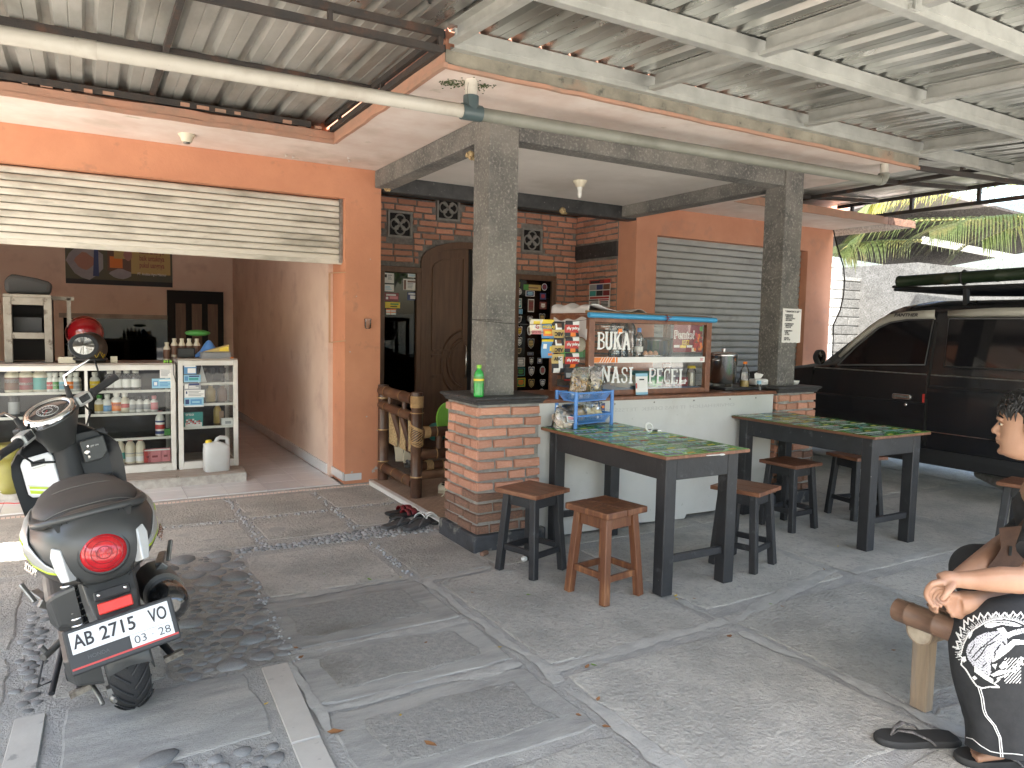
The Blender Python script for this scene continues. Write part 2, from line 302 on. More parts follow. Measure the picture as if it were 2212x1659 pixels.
# ================================================================== GROUND
g = MB(); g.add([(-90,-90,-.014),(90,-90,-.014),(90,90,-.014),(-90,90,-.014)], [(0,1,2,3)])
ground = g.build('ground', 'earth'); tag(ground, kind='structure')
g = MB(); g.add([(-3.4,-6.4,-.0045),(7,-6.4,-.0045),(7,2.4,-.0045),(-3.4,2.4,-.0045)], [(0,1,2,3)])
yard = g.build('paving', 'mortar'); tag(yard, kind='structure')
g = MB(); g.add([(-90,-16.5,-.008),(90,-16.5,-.008),(90,-11.5,-.008),(-90,-11.5,-.008)], [(0,1,2,3)])
mat('asphalt', (.06,.06,.062), .85, c2=(.045,.045,.047), ns=20, bump=.3)
tag(g.build('road', 'asphalt'), kind='structure')
def jag(x0, x1, y0, y1, j=.008, step=.07, sk=(0,0,0,0), r=random):
    """wobbly rectangle outline; sk tilts the corners a little"""
    c = [V(x0,y0,0), V(x1,y0,0), V(x1,y1,0), V(x0,y1,0)]; P = []
    for k in range(4):
        a, b = c[k], c[(k+1) % 4]; n = max(2, int((b-a).length/step)); d = (b-a).normalized(); nn = V(-d.y, d.x, 0); o = 0
        for i in range(n):
            o = o*.55 + rnd.gauss(0, j*.75); e = .012 if i == 0 else 0
            P.append(a + (b-a)*(i/n) + nn*(o + e*.7) + d*(e*.7))
    return P
def slab(x0, x1, y0, y1, m='concrete', inset=None, j=.007, z=0.0, ins=.13):
    P = jag(x0, x1, y0, y1, j); cx, cy = (x0+x1)/2, (y0+y1)/2; n = len(P)
    def ring(d, zz): return [V(p.x + max(-d, min(d, (cx-p.x)*.2)), p.y + max(-d, min(d, (cy-p.y)*.2)), zz) for p in P]
    q = MB(); q.use(m); A = ring(0, -.02); B = ring(0, z-.0025); Cc = ring(.007, z)
    q.loft([A, B], caps=False, smooth=False); q.loft([B, Cc], caps=False, smooth=False); q.add(Cc, [tuple(range(n))])
    if inset:
        I = jag(x0+ins, x1-ins, y0+ins*.9, y1-ins*.9, .016, .06); J = [V(p.x*.97+cx*.03, p.y*.97+cy*.03, z+.0035) for p in I]
        for p in I: p.z = z + .0012
        q.use(inset); q.loft([I, J], caps=False); q.add(J, [tuple(range(len(J)))])
    return q.build('slab', None, yard)
SL = [(-3.3,-2.0,1.44,2.08),(-1.96,-1.13,1.45,2.06),(-1.05,-.475,1.45,2.05),(-.41,.06,1.46,2.06),
 (-3.3,-2.0,.74,1.36),(-1.96,-1.13,.75,1.35),(-1.05,-.50,.82,1.37),(-.43,.10,.9,1.38),
 (-1.255,-.535,-.19,.53),(-.455,-.01,-.26,.48)]
for a in SL: slab(*a)
for a in ((-1.325,-.50,-.84,-.275),(-1.33,-.50,-1.345,-.885),(-1.33,-.5,-1.93,-1.42)): slab(*a, m='concrete_dark', inset='concrete_rough', ins=.10)
for a in ((-1.33,-.5,-2.5,-2.0),(-1.33,-.5,-3.2,-2.56)): slab(*a)
for x0, x1 in ((-.40,.535),(.625,1.72),(1.80,3.42),(3.5,5.1),(5.18,6.9)):
    for y0, y1 in ((-.265,.06),(-1.47,-.34),(-2.52,-1.57),(-3.6,-2.6),(-4.8,-3.68),(-6.2,-4.88)):
        off = .0 if x0 < .6 else .15
        if y0 > -.3: slab(max(x0, .02) if x0 < .5 else x0, x1, y0+off, 2.3 if x0 > 3 else y1)
        else: slab(x0, x1, y0+off, y1+off*(1 if y1 < -.4 else .75), m='concrete' if (x0*7+y0*3) % 2 < 1.4 else 'concrete_dark' if x0 > 1.7 else 'concrete')
for a in ((-2.165,-1.775,-.855,-.04),(-2.17,-1.78,.04,.66),(-3.3,-2.33,-.30,.66),(-3.3,-2.33,-.93,-.38),(-3.3,-2.33,-1.6,-1.0)): slab(*a)
for a in ((-2.135,-1.51,-1.45,-.945),): slab(*a, m='concrete_dark')
for a in ((-2.135,-1.51,-2.3,-1.72),(-3.3,-2.33,-2.4,-1.66)): slab(*a)
# light cement smeared along the joints of the big slabs
def smear(a, b, w0, name='cement_joint'):
    w0 *= .72
    a = V(*a, .0022); b = V(*b, .0022); n = int((b-a).length/.045); d = (b-a).normalized(); s = V(-d.y, d.x, 0); L_, R_ = [], []
    q = MB(); ol = orr = 0; zz = rnd.uniform(0, .0012)
    for i in range(n+1):
        ol = ol*.7 + rnd.gauss(0, .010); orr = orr*.7 + rnd.gauss(0, .010); p = a + (b-a)*(i/n)
        L_.append(p + s*(w0/2 + ol) + V(0,0,zz)); R_.append(p - s*(w0/2 + orr) + V(0,0,zz))
    M_ = [(l + r_)/2 for l, r_ in zip(L_, R_)]
    for p in L_ + R_: p.z = .0006 + zz*.3
    q.loft([L_, M_, R_], caps=False, closed=False); o = q.build(name, 'cement_smear', yard); return o
for a, b, w0 in (((-.45,-.33),(-.445,-1.62),.085),((-.44,-1.5),(.6,-1.47),.10),((.58,-1.15),(.60,-1.52),.05),((.60,-1.5),(1.75,-1.22),.10),((.58,-1.6),(.60,-2.6),.06),((-.47,-.30),(.0,-.30),.05),((-1.30,-.235),(-.52,-.22),.045),((-1.31,-.865),(-.5,-.90),.05),((-1.32,-1.385),(-.5,-1.40),.07),((-.45,-1.7),(-.42,-2.5),.09),((1.8,-1.3),(3.4,-1.27),.06)): smear(a, b, w0)
# patches of pale cement on the left slabs
for k, (px, py, rx, ry) in enumerate(((600,1144,.055,.07),(695,1150,.05,.03),(835,1110,.07,.07),(395,1156,.05,.03),(455,1166,.05,.02),(440,1187,.04,.025),(520,1162,.04,.02),(690,1000+115,.03,.015),(530,1110,.05,.05))):
    c = at(px, py, 'z', .002); q = MB(); P = []
    for i in range(18): a = i*math.pi/9; f = rnd.uniform(.75, 1.15); P.append(c + V(math.cos(a)*rx*f, math.sin(a)*ry*f, 0))
    q.add(P, [tuple(range(18))]); q.build('cement_patch', 'cement_smear', yard)
# cobbles
cob = []
for k in range(4):
    q = MB(); q.ell((0,0,0), 1, 1, 1, 10, 3, z0=-.25)
    for p in q.v:
        f = 1 + .12*math.sin(3*math.atan2(p.y, p.x) + k*1.7) * (1-p.z*.5); p.x *= f; p.y *= f; p.z = p.z*(1 + .15*p.x*math.cos(k))
    cob.append(meshof(q, 'cobble', 'stone'))
bed = MB(); P = jag(-1.765,-1.275,-.93,.70,.02,.06)
for p in P: p.z = -.0025
mat('cobble_bed', (.44,.41,.365), .95, c2=(.34,.32,.285), ns=14, c3=(.2,.2,.2), ns3=3, bump=.9, bs=60, bdist=.02)
bed.use('cobble_bed'); bed.add(P, [tuple(range(len(P)))]); bed.build('cobble_bed', None, yard)
placed = []
def scatter(n, x0, x1, y0, y1, szf, name, meshes, gap=.9, zf=.3, tries=4000, ok=None, minz=0):
    c = 0
    for t in range(tries):
        if c >= n: break
        x, y = rnd.uniform(x0, x1), rnd.uniform(y0, y1)
        if ok and not ok(x, y): continue
        a = szf(x, y); b = a*rnd.uniform(.78, 1.0)
        if any((x-p)**2 + (y-q)**2 < ((a+r_)*gap)**2 for p, q, r_ in placed): continue
        placed.append((x, y, a)); c += 1
        put(rnd.choice(meshes), name, yard, (x, y, -.004 + minz), (0, 0, rnd.gauss(0, .35)), (a, b, max(.006, a*zf*rnd.uniform(.8, 1.2))))
scatter(105, -1.73, -1.31, -.9, .66, lambda x, y: rnd.uniform(.052, .078) if y > .1 else rnd.choice((rnd.uniform(.05,.07), rnd.uniform(.022,.035), rnd.uniform(.03,.045))), 'cobble', cob, .90, .30)
scatter(26, -1.74, -1.30, -.9, .66, lambda x, y: rnd.uniform(.014, .022), 'cobble', cob, .95, .35)
scatter(34, -2.29, -2.20, -.93, .3, lambda x, y: rnd.uniform(.018, .03), 'cobble', cob, .85, .3)
scatter(30, -2.12, -1.50, -1.64, -1.50, lambda x, y: rnd.uniform(.016, .034) if rnd.random() < .93 else .06, 'cobble', cob, 1.05, .4)
put(cob[0], 'cobble', yard, tuple(at(345,1640,'z',0)), (0,0,.2), (.062,.036,.019))
pebs = [meshof(MB().ell((0,0,0), 1, 1, 1, 7, 3, z0=-.3), 'pebble', 'pebble') for _ in range(2)]
bandok = lambda x, y: (.56 + .03*x*-2) < y < (.70 if x < -.9 else .70 + (x+.9)*.20) + .01
scatter(300, -1.27, .02, .52, .88, lambda x, y: rnd.uniform(.013, .021), 'pebble', pebs, .80, .62, 9000, bandok)
# fine gravel caught in the narrow joints: uncountable
q = MB(); q.use('pebble')
for (x0, y0, x1, y1) in ((-1.09,.72,-1.09,2.06),(-.455,.85,-.44,2.06),(-1.7,1.40,.05,1.415),(-.495,-.2,-.47,.5),(-1.29,.55,-1.29,-.3),(-1.3,-.25,-1.3,-.95)):
    L_ = math.hypot(x1-x0, y1-y0)
    for i in range(int(L_*55)):
        t = rnd.random(); s_ = rnd.uniform(.006, .013); x = x0+(x1-x0)*t + rnd.gauss(0,.014); y = y0+(y1-y0)*t + rnd.gauss(0,.014)
        q.ell((x, y, -.003), s_, s_*.8, s_*.75, 6, 2, z0=-.2)
tag(q.build('joint_gravel', None, yard), kind='stuff')
# ceramic tile strips let into the paving
def tile(x0, x1, y0, y1, name='tile', m='cream_tile', par=yard, z=.004):
    q = MB(); q.use(m); q.add([(x0[0],y0,z),(x0[1],y0,z),(x1[1],y1,z),(x1[0],y1,z),(x0[0],y0,z-.012),(x0[1],y0,z-.012),(x1[1],y1,z-.012),(x1[0],y1,z-.012)], [(0,1,2,3),(0,4,5,1),(1,5,6,2),(2,6,7,3),(3,7,4,0)])
    return q.build(name, None, par, bevel=.0015)
tile((-1.47,-1.375), (-1.447,-1.345), -1.545, -.955); tile((-1.49,-1.395), (-1.471,-1.377), -2.15, -1.557)
tile((-2.285,-2.19), (-2.268,-2.178), -1.36, -.955); tile((-2.30,-2.205), (-2.286,-2.192), -1.95, -1.37)
q = MB(); P = jag(-1.352,-1.325,-1.56,-.97,.008,.05)
for p in P: p.z = .003
q.add(P, [tuple(range(len(P)))]); q.build('cement_joint', 'cement_smear', yard)
# ================================================================== SHOPHOUSE
YS, ZS, ZO, XP, XO = 2.217, 2.692, 2.434, .198, -.117
house = empty('shophouse', (0,0,0), 0, 'orange painted shophouse with two roller shutters, a brick porch wall and a concrete overhang', 'building')
q = MB(); q.box(XO, XP, YS, YS+.35, 0, ZS); q.box(-5.2, XO, YS, YS+.22, ZO, ZS); q.box(-5.2,-4.6,YS,YS+.3,0,ZO)
q.build('shop_front', 'orange_paint', house)
q = MB(); q.box(3.02, 3.308, YS, YS+.30, 0, ZS); q.box(3.308, 5.75, YS, YS+.22, 2.40, ZS); q.box(5.75, 6.22, YS, YS+.30, 0, ZS); q.box(6.0,6.215,YS+.3,9,0,ZS)
q.build('shop_front', 'peach_paint', house)
q = MB(); q.box(XO, XO+.15, YS-.004, YS+.1, .03, .09); q.box(XO-.014, XO-.001, YS+.01, YS+.36, .03, .10); q.box(-.176, -.161, YS+.37, 7.4, .03, .12); q.build('skirting', 'white_tile', house)
q = MB(); q.box(-.16, .10, YS+.351, 7.4, 0, 3.0); q.build('inner_wall', 'inner_wall', house)
q = MB(); q.box(-5.2, 7, 7.4, 7.6, 0, 3.0); q.box(-5.2,-4.7,YS+.3,7.4,0,3.0); q.build('back_wall', 'inner_wall', house)
q = MB(); q.box(-5.2, 6.2, YS+.02, 7.6, 3.0, 3.12); q.build('roof_slab', 'ceiling_white', house)
q = MB(); q.box(-4.7, -.16, 2.16, 7.4, -.02, .014); q.box(-4.7,.17,2.14,2.16,-.02,.012); q.build('shop_floor', 'grout', house)
fl = house.children[-1]
tm = meshof(MB().box(-.148,.148,-.148,.148,-.008,.008), 'tile', 'white_tile')
for ix in range(16):
    for iy in range(14):
        x, y = -.32 - ix*.30, 2.31 + iy*.30
        if iy > 1 and x < -1.3: continue
        put(tm, 'tile', fl, (x, y, .014))
q = MB()
for k in range(130): x = -3.6 + k*.029; q.box(x, x+.022, 2.128, 2.142, -.01, .006)
mat('nosing', (.66,.5,.42), .5); q.build('tile_nosing', 'nosing', house)
# inner details of the shop: dark double door, mirror
q = MB(); q.box(-1.03, -.30, 7.33, 7.395, 0, 1.80); q.build('rear_door', 'dark_void', house)
rd = house.children[-1]
for k in range(3):
    q = MB(); q.box(-.93+k*.21, -.80+k*.21, 7.315, 7.329, .25, 1.62); q.build('door_panel', 'dark_wood', rd)
# overhang slab (concrete soffit) and its edges
Lp = [(-6.5,1.485),(-.42,1.485),(-.42,-.40),(3.66,-.40),(3.66,1.485),(6.75,1.485),(6.75,2.9),(-6.5,2.9)]
q = MB(); q.prism(Lp, (0,0,0), X, Y, Z, ZS, 2.755); q.build('overhang', 'soffit_white', house)
q = MB(); q.box(-.412,3.64,-.392,7,2.756,3.2); q.box(-6.4,-.413,1.72,7,2.756,3.2); q.box(3.641,6.6,2.3,7,2.756,3.2); q.build('upper_wall', 'peach_paint', house)  # wall behind the front edge; side blocks added to stop light leaking in
def strip(name, m, a, b, z0, z1, t=.016, drop=0):
    q = MB(); a = V(*a); b = V(*b); d = (b-a).normalized(); nn = V(d.y, -d.x, 0); n = max(2, int((b-a).length/.12)); lo = []; hi = []; lo2 = []; hi2 = []
    for i in range(n+1):
        p = a + (b-a)*(i/n); w_ = rnd.gauss(0, .0018)
        lo.append(p + Z*(z0+w_) + nn*(t+w_)); hi.append(p + Z*(z1+w_) + nn*(t+w_)); lo2.append(p + Z*(z0+w_) - nn*.004); hi2.append(p + Z*(z1+w_) - nn*.004)
    q.loft([hi2, hi, lo, lo2], caps=False, closed=False, smooth=False); q.add([lo[0],hi[0],hi2[0],lo2[0]], [(0,1,2,3)]); q.add([lo[-1],hi[-1],hi2[-1],lo2[-1]], [(0,1,2,3)])
    return q.build(name, m, house)
strip('drip_edge', 'fascia_peach', (-.43,-.402,0), (3.672,-.402,0), 2.686, 2.706, .020); strip('fascia', 'fascia_stain', (-.42,-.40,0), (3.66,-.40,0), 2.706, 2.782, .012)
strip('fascia', 'fascia_peach', (-6.5,1.485,0), (-.42,1.485,0), 2.712, 2.765, .012); strip('drip_edge', 'fascia_peach', (-6.5,1.485,0), (-.43,1.485,0), 2.686, 2.712, .020)
strip('fascia', 'fascia_peach', (-.42,1.485,0), (-.42,-.40,0), 2.712, 2.768, .012); strip('drip_edge', 'fascia_peach', (-.42,1.465,0), (-.42,-.424,0), 2.686, 2.712, .020)
strip('fascia', 'fascia_peach', (3.66,-.4,0), (3.66,1.485,0), 2.70, 2.77, .012); strip('fascia', 'fascia_peach', (3.66,1.485,0), (6.75,1.485,0), 2.686, 2.77, .014)
# peeling and moss on the soffit
for px, py, s_ in ((985,183,.05),(1010,178,.04),(1022,190,.05),(1045,185,.03),(965,178,.03)):
    c = at(px, py, 'z', ZS-.002); q = MB()
    for i in range(60): a = rnd.uniform(0,6.28); d = abs(rnd.gauss(0, s_)); p = c + V(math.cos(a)*d, math.sin(a)*d*.9, 0); q.ell((p.x,p.y,p.z), .006, .006, .003, 5, 2)
    tag(q.build('moss', 'moss', house), kind='stuff')
mat('paint_peel', (.82,.78,.74), .8)
for px, py in ((615,333),(750,338),(752,345),(630,336)):
    c = at(px, py, 'z', ZS-.004); q = MB(); q.add([c, c+V(.03,.01,-.012), c+V(.035,.03,-.003), c+V(.01,.03,-.016)], [(0,1,2),(0,2,3)]); q.build('paint_flake', 'paint_peel', house)
# porch ceiling and beams
q = MB(); q.box(.30, 2.81, .30, 2.2, 2.658, 2.690); q.build('porch_ceiling', 'ceiling_white', house)
for bx in ((.14,.296,.34,YS,2.545,2.6895),(.338,2.793,.14,.296,2.545,2.6895),(2.81,2.966,.34,YS,2.545,2.6895),(.20,3.018,YS+.004,YS+.15,2.53,2.6895)):
    q = MB(); q.box(*bx); q.build('beam', 'black_stone' if bx[3] > 2.3 else 'grey_plaster', house, bevel=.006)
# back wall of the porch: mortar with openings, then each brick
YB = 3.32
arc = [(1.61 + .56*math.cos(a), 2.06 + .215*math.sin(a)) for a in [math.pi - i*math.pi/14 for i in range(15)]]
out = [(.2,0),(.60,0),(.60,1.985),(1.05,1.985)] + arc + [(2.17,1.985),(2.72,1.985),(2.72,0),(3.02,0),(3.02,2.69),(.2,2.69)]
q = MB(); q.prism(out, (0,0,0), X, Z, Y, YB, YB+.16); bw = q.build('brick_wall', 'brick_mortar', house)
q = MB(); q.box(3.022, 3.20, YS+.30, YB-.001, 0, 2.69); sw = q.build('brick_wall', 'brick_mortar', house)
q = MB(); q.box(.3, 3.0, 4.6, 4.7, 0, 2.6); q.box(.3,.4,YB+.2,4.6,0,2.6); q.box(2.9,3,YB+.2,4.6,0,2.6); q.box(.3,3,YB+.17,4.6,2.6,2.65); q.build('dark_hall_box', 'dark_room', house)  # walls coloured near black to stand in for an unlit hall
brm = []
for k in range(5):
    q = MB(); b_ = .16
    P0 = [(-.5,-.5),(.5,-.5),(.5,.5),(-.5,.5)]; F_ = []
    for (x, z) in P0: F_.append((x + rnd.uniform(-.02,.02), z + rnd.uniform(-.09,.09)))
    mid = []
    for i in range(4):
        a, b = F_[i], F_[(i+1) % 4]; mid.append(a); mid.append(((a[0]+b[0])/2, (a[1]+b[1])/2 + (rnd.uniform(-.06,.06) if i % 2 == 0 else 0)))
    back = [V(x, .5, z) for x, z in mid]; edge = [V(x, -.5+rnd.uniform(.2,.5), z) for x, z in mid]; front = [V(x*.955, -.5-rnd.uniform(0,.15), z*.84) for x, z in mid]
    q.loft([back, edge, front], caps=False, smooth=False); q.add(front, [tuple(range(8))]); brm.append(meshof(q, 'brick', 'brick'))
brm_low = []
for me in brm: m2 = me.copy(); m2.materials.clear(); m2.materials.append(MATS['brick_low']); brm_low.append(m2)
vents = [(.80,2.415),(1.345,2.635),(2.40,2.375)]
def blocked(x0, x1, z0, z1):
    for vx, vz in vents:
        if x1 > vx-.145 and x0 < vx+.145 and z1 > vz-.14 and z0 < vz+.14: return True
    if x1 > .575 and x0 < 1.08 and z0 < 1.99: return True
    if x1 > 2.14 and x0 < 2.745 and z0 < 1.99: return True
    for xx in (x0, (x0+x1)/2, x1):
        if abs(xx-1.61) < .60 and z0 < 2.075 + .235*math.sqrt(max(0, 1-((xx-1.61)/.60)**2)): return True
    return False
def bricks(par, a0, a1, z0, z1, place, pitch=.066, L_=.2, hz=.046, blk=None, low=0, zoff=0):
    r_ = 0; z = z0
    while z < z1 - .03:
        x = a0 - (.0 if r_ % 2 else .105) + rnd.uniform(-.02,.02)
        while x < a1 - .02:
            l = L_*rnd.choice((1,1,1,.97,.55)); b0, b1 = max(a0+.004, x), min(a1-.004, x+l)
            if b1-b0 > .035:
                segs = [(b0, b1)]
                if blk and blk(b0, b1, z, z+hz):
                    segs = []; run = None; N = 24
                    for i in range(N+1):
                        xx = b0+(b1-b0)*i/N; bad = i == N or blk(xx, xx+.001, z, z+hz)
                        if not bad and run is None: run = xx
                        if bad and run is not None: segs.append((run+.004, xx-.006)); run = None
                for s0, s1 in segs: 
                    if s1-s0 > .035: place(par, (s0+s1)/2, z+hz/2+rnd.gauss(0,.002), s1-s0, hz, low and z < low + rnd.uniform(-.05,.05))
            x += l + rnd.uniform(.012,.02)
        z += pitch; r_ += 1
def pb_front(y, x0=0): 
    return lambda par, c, z, l, h, lw: put(rnd.choice(brm_low if lw else brm), 'brick', par, (c + x0, y - .003, z), (0, rnd.gauss(0,.006), rnd.gauss(0,.01)), (l, .02, h))
def pb_left(x):
    return lambda par, c, z, l, h, lw: put(rnd.choice(brm_low if lw else brm), 'brick', par, (x - .003, c, z), (rnd.gauss(0,.006), 0, -math.pi/2 + rnd.gauss(0,.01)), (l, .02, h))
def pb_right(x):
    return lambda par, c, z, l, h, lw: put(rnd.choice(brm_low if lw else brm), 'brick', par, (x + .003, c, z), (0, 0, math.pi/2), (l, .02, h))
bricks(bw, .2, 3.02, .78, 2.68, pb_front(YB), blk=blocked)
bricks(sw, YS+.31, YB, .85, 2.68, pb_left(3.022), blk=lambda a, b, z0, z1: z1 > 2.17 and z0 < 2.36)
q = MB(); q.box(3.0, 3.05, YS+.305, YB-.005, 2.185, 2.345); q.build('lintel', 'black_stone', house, bevel=.005)
# vent blocks
mat('vent_cement', (.33,.325,.30), .9, c2=(.24,.235,.22), ns=12, bump=.4)
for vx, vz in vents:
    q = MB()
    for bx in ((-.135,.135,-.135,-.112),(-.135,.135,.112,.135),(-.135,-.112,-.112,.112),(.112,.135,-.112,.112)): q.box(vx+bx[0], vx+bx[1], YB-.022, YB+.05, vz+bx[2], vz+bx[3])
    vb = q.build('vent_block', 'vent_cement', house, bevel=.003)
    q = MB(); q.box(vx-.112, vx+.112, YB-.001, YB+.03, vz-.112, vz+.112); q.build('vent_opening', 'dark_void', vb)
    q = MB()
    for k in range(4):
        a = k*math.pi/2; c = V(vx + .050*math.cos(a), YB-.012, vz + .050*math.sin(a)); pts = []
        for i in range(13): t = a - 2.2 + i*4.4/12; pts.append(c + V(.052*math.cos(t), 0, .052*math.sin(t)))
        q.tube(pts, .010, 6)
        b = a + math.pi/4; q.bar(V(vx,YB-.014,vz), V(vx+.072*math.cos(b),YB-.014,vz+.072*math.sin(b)), .02, .018, (0,1,0), (.038,.018))
    q.ell((vx,YB-.02,vz), .016, .012, .016, 8, 6); q.build('quatrefoil', 'vent_cement', vb)
# arched door: frame, one closed leaf, the other open into the dark
q = MB(); o_ = [(1.61+.575*math.cos(a), 2.055+.235*math.sin(a)) for a in [math.pi-i*math.pi/16 for i in range(17)]]; i_ = [(1.61+.505*math.cos(a), 2.05+.17*math.sin(a)) for a in [math.pi-i*math.pi/16 for i in range(17)]]
o_ = [(1.035,.03)] + o_ + [(2.185,.03)]; i_ = [(1.105,.03)] + i_ + [(2.115,.03)]
for k in range(len(o_)-1): q.prism([o_[k], o_[k+1], i_[k+1], i_[k]], (0,0,0), X, Z, Y, YB-.035, YB+.07)
q.build('door_frame', 'dark_wood', house)
leaf = [(1.107,.03),(1.60,.03),(1.60,2.218)] + [(1.61+.503*math.cos(a), 2.05+.168*math.sin(a)) for a in [math.pi*.52 + i*math.pi*.48/9 for i in range(10)]]
q = MB(); q.prism(leaf, (0,0,0), X, Z, Y, YB-.002, YB+.04); door = q.build('carved_door', 'dark_wood', house)
q = MB(); pl = [(1.185,1.12),(1.545,1.12),(1.545,2.12)] + [(1.62+.44*math.cos(a), 1.98+.14*math.sin(a)) for a in [math.pi*.57 + i*math.pi*.41/7 for i in range(8)]]
for k in range(len(pl)): q.bar(V(pl[k][0],YB-.006,pl[k][1]), V(pl[(k+1)%len(pl)][0],YB-.006,pl[(k+1)%len(pl)][1]), .022, .022, (0,1,0))
q.build('door_moulding', 'dark_wood', door)
q = MB()
for rr in (.33,.25): q.tube([V(1.60-rr*math.cos(t)*.95, YB-.004, .98+rr*1.12*math.sin(t)) for t in [-1.35+i*2.7/16 for i in range(17)]], .014, 6)
q.prism([(1.60-.2*math.cos(t), .98+.25*math.sin(t)) for t in [-1.5+i*3.0/12 for i in range(13)]], (0,0,0), X, Z, Y, YB-.012, YB-.001)
for z in (.84,1.06): q.bar(V(1.17,YB-.004,z), V(1.31,YB-.004,z), .02, .03, (0,0,1))
q.build('door_carving', 'dark_wood', door)
q = MB(); q.tube([V(1.565,YB-.012,.82),V(1.565,YB-.05,.84),V(1.565,YB-.05,1.16),V(1.565,YB-.012,1.18)], .011, 8); q.build('door_handle', 'steel', door)
q = MB(); q.prism([(2.00,.03),(2.045,.03),(2.045,2.09),(2.00,2.12)], (0,0,0), X, Z, Y, YB+.06, YB+.55); q.build('carved_door', 'dark_wood', house)
q = MB(); q.box(1.606, 1.64, YB+.0, YB+.05, .03, 2.2); q.build('door_stop', 'dark_void', house)
# side windows full of stickers
def card(q, w_, h_, o, ux, uy, bg, items, t=.0012):
    """flat print: base card plus coloured marks (x0,y0,x1,y1 in 0..1, colour)"""
    ux = Vector(ux).normalized(); uy = Vector(uy).normalized(); uz = ux.cross(uy); o = Vector(o)
    def rect(x0, y0, x1, y1, m, a, b): q.use(m); q.prism([(x0*w_,y0*h_),(x1*w_,y0*h_),(x1*w_,y1*h_),(x0*w_,y1*h_)], o, ux, uy, uz, a, b)
    rect(0,0,1,1,bg,0,t)
    for k, (x0,y0,x1,y1,m) in enumerate(items): rect(x0,y0,x1,y1,m,t-.0003,t+.0004+.0002*k)
    return q
def lines(x0, x1, y0, y1, n, m): 
    L_ = []
    for k in range(n):
        y = y1 - (y1-y0)*(k+.15)/n; L_.append((x0, y-(y1-y0)*.5/n, x0+(x1-x0)*rnd.uniform(.6,1), y, m))
    return L_
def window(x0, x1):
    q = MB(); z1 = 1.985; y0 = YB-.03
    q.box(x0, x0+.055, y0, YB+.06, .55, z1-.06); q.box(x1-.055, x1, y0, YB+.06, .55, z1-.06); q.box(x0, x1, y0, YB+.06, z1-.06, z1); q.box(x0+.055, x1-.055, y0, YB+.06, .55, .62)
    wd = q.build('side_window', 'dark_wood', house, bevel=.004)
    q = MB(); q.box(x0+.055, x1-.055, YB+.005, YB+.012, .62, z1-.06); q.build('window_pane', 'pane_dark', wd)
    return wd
w1 = window(.58, 1.04); w2 = window(2.18, 2.735)
for k in range(5):
    q = MB(); z = 1.30 - k*.155; q.box(.66,.98,YB+.05,YB+.30,z,z+.012); q.build('shelf', 'dark_void', w1)
def sticker(px0, py0, px1, py1, wd, bg, items):
    a = at(px0, py0, 'y', YB+.004); b = at(px1, py1, 'y', YB+.004); h_ = abs(a.z-b.z); q = MB()
    card(q, max(.02,b.x-a.x), h_, (a.x, YB+.0045, a.z-h_), X, Z, bg, items); q.build('sticker', None, wd)
for s_ in ((829,589,851,612,'paper',[(.08,.55,.3,.85,'ink')]+lines(.4,.9,.3,.85,3,'print_grey')),(830,614,851,630,'print_white',lines(.1,.9,.2,.8,3,'print_cyan')),(831,632,861,651,'print_maroon',[(.35,.25,.95,.6,'print_pink'),(.1,.65,.8,.85,'print_white'),(.08,.2,.25,.5,'print_white')]),
    (832,652,864,666,'print_yellow',[(.35,.55,.9,.8,'print_green'),(.35,.2,.8,.35,'ink')]),(834,667,855,680,'print_white',[(0,.78,1,1,'print_orange'),(0,.35,1,.5,'print_orange'),(.45,0,.5,1,'print_orange')]),(871,602,902,628,'paper',[(.05,.05,.2,.9,'print_brown'),(.3,.7,.9,.85,'print_brown')]+lines(.3,.8,.15,.65,4,'print_grey')),(881,591,901,600,'print_white',lines(.1,.9,.2,.8,2,'print_cyan')),(880,631,900,649,'print_navy',[(.3,.15,.9,.6,'print_white'),(.1,.7,.95,.9,'print_white')])): sticker(*s_[:4], w1, s_[4], s_[5])
sticker(1131,614,1168,628, w2, 'print_gold', [(.0,0,.3,1,'print_green'),(.25,.35,.85,.55,'print_brown')])
cols = ('print_white','print_red','print_cyan','print_grey','print_maroon','print_teal','print_yellow','print_navy','print_green','print_orange')
def badge(px, py, w_, h_, sh, m1, m2, m3):
    c = at(px, py, 'y', YB+.004); k = .0046; w_ *= k; h_ *= k; q = MB()
    if sh == 'o': P = [(math.cos(i*math.pi/8), math.sin(i*math.pi/8)) for i in range(16)]
    elif sh == 's': P = [(-1,.9),(-.4,1),(0,.85),(.4,1),(1,.9),(.9,.1),(.75,-.5),(0,-1),(-.75,-.5),(-.9,.1)]
    else: P = [(-1,-1),(1,-1),(1,1),(-1,1)]
    for f, m, t in ((1,m1,.001),(.84,m2,.0016),): q.use(m); q.prism([(x*w_*f, z*h_*f) for x, z in P], (c.x, YB+.0045, c.z), X, Z, (0,-1,0), 0, t)
    q.use(m3)
    for y0, y1, f in ((.12,.55,.55),(-.3,.02,.62),(-.55,-.38,.4)): q.prism([(-w_*f,h_*y0),(w_*f,h_*y0),(w_*f,h_*y1),(-w_*f,h_*y1)], (c.x, YB+.0045, c.z), X, Z, (0,-1,0), .0012, .0021)
    if sh == 's': q.prism([(0,h_*.7),(-w_*.3,h_*.2),(w_*.3,h_*.2)], (c.x, YB+.0045, c.z), X, Z, (0,-1,0), .0012, .0024)
    q.build('sticker', None, w2)
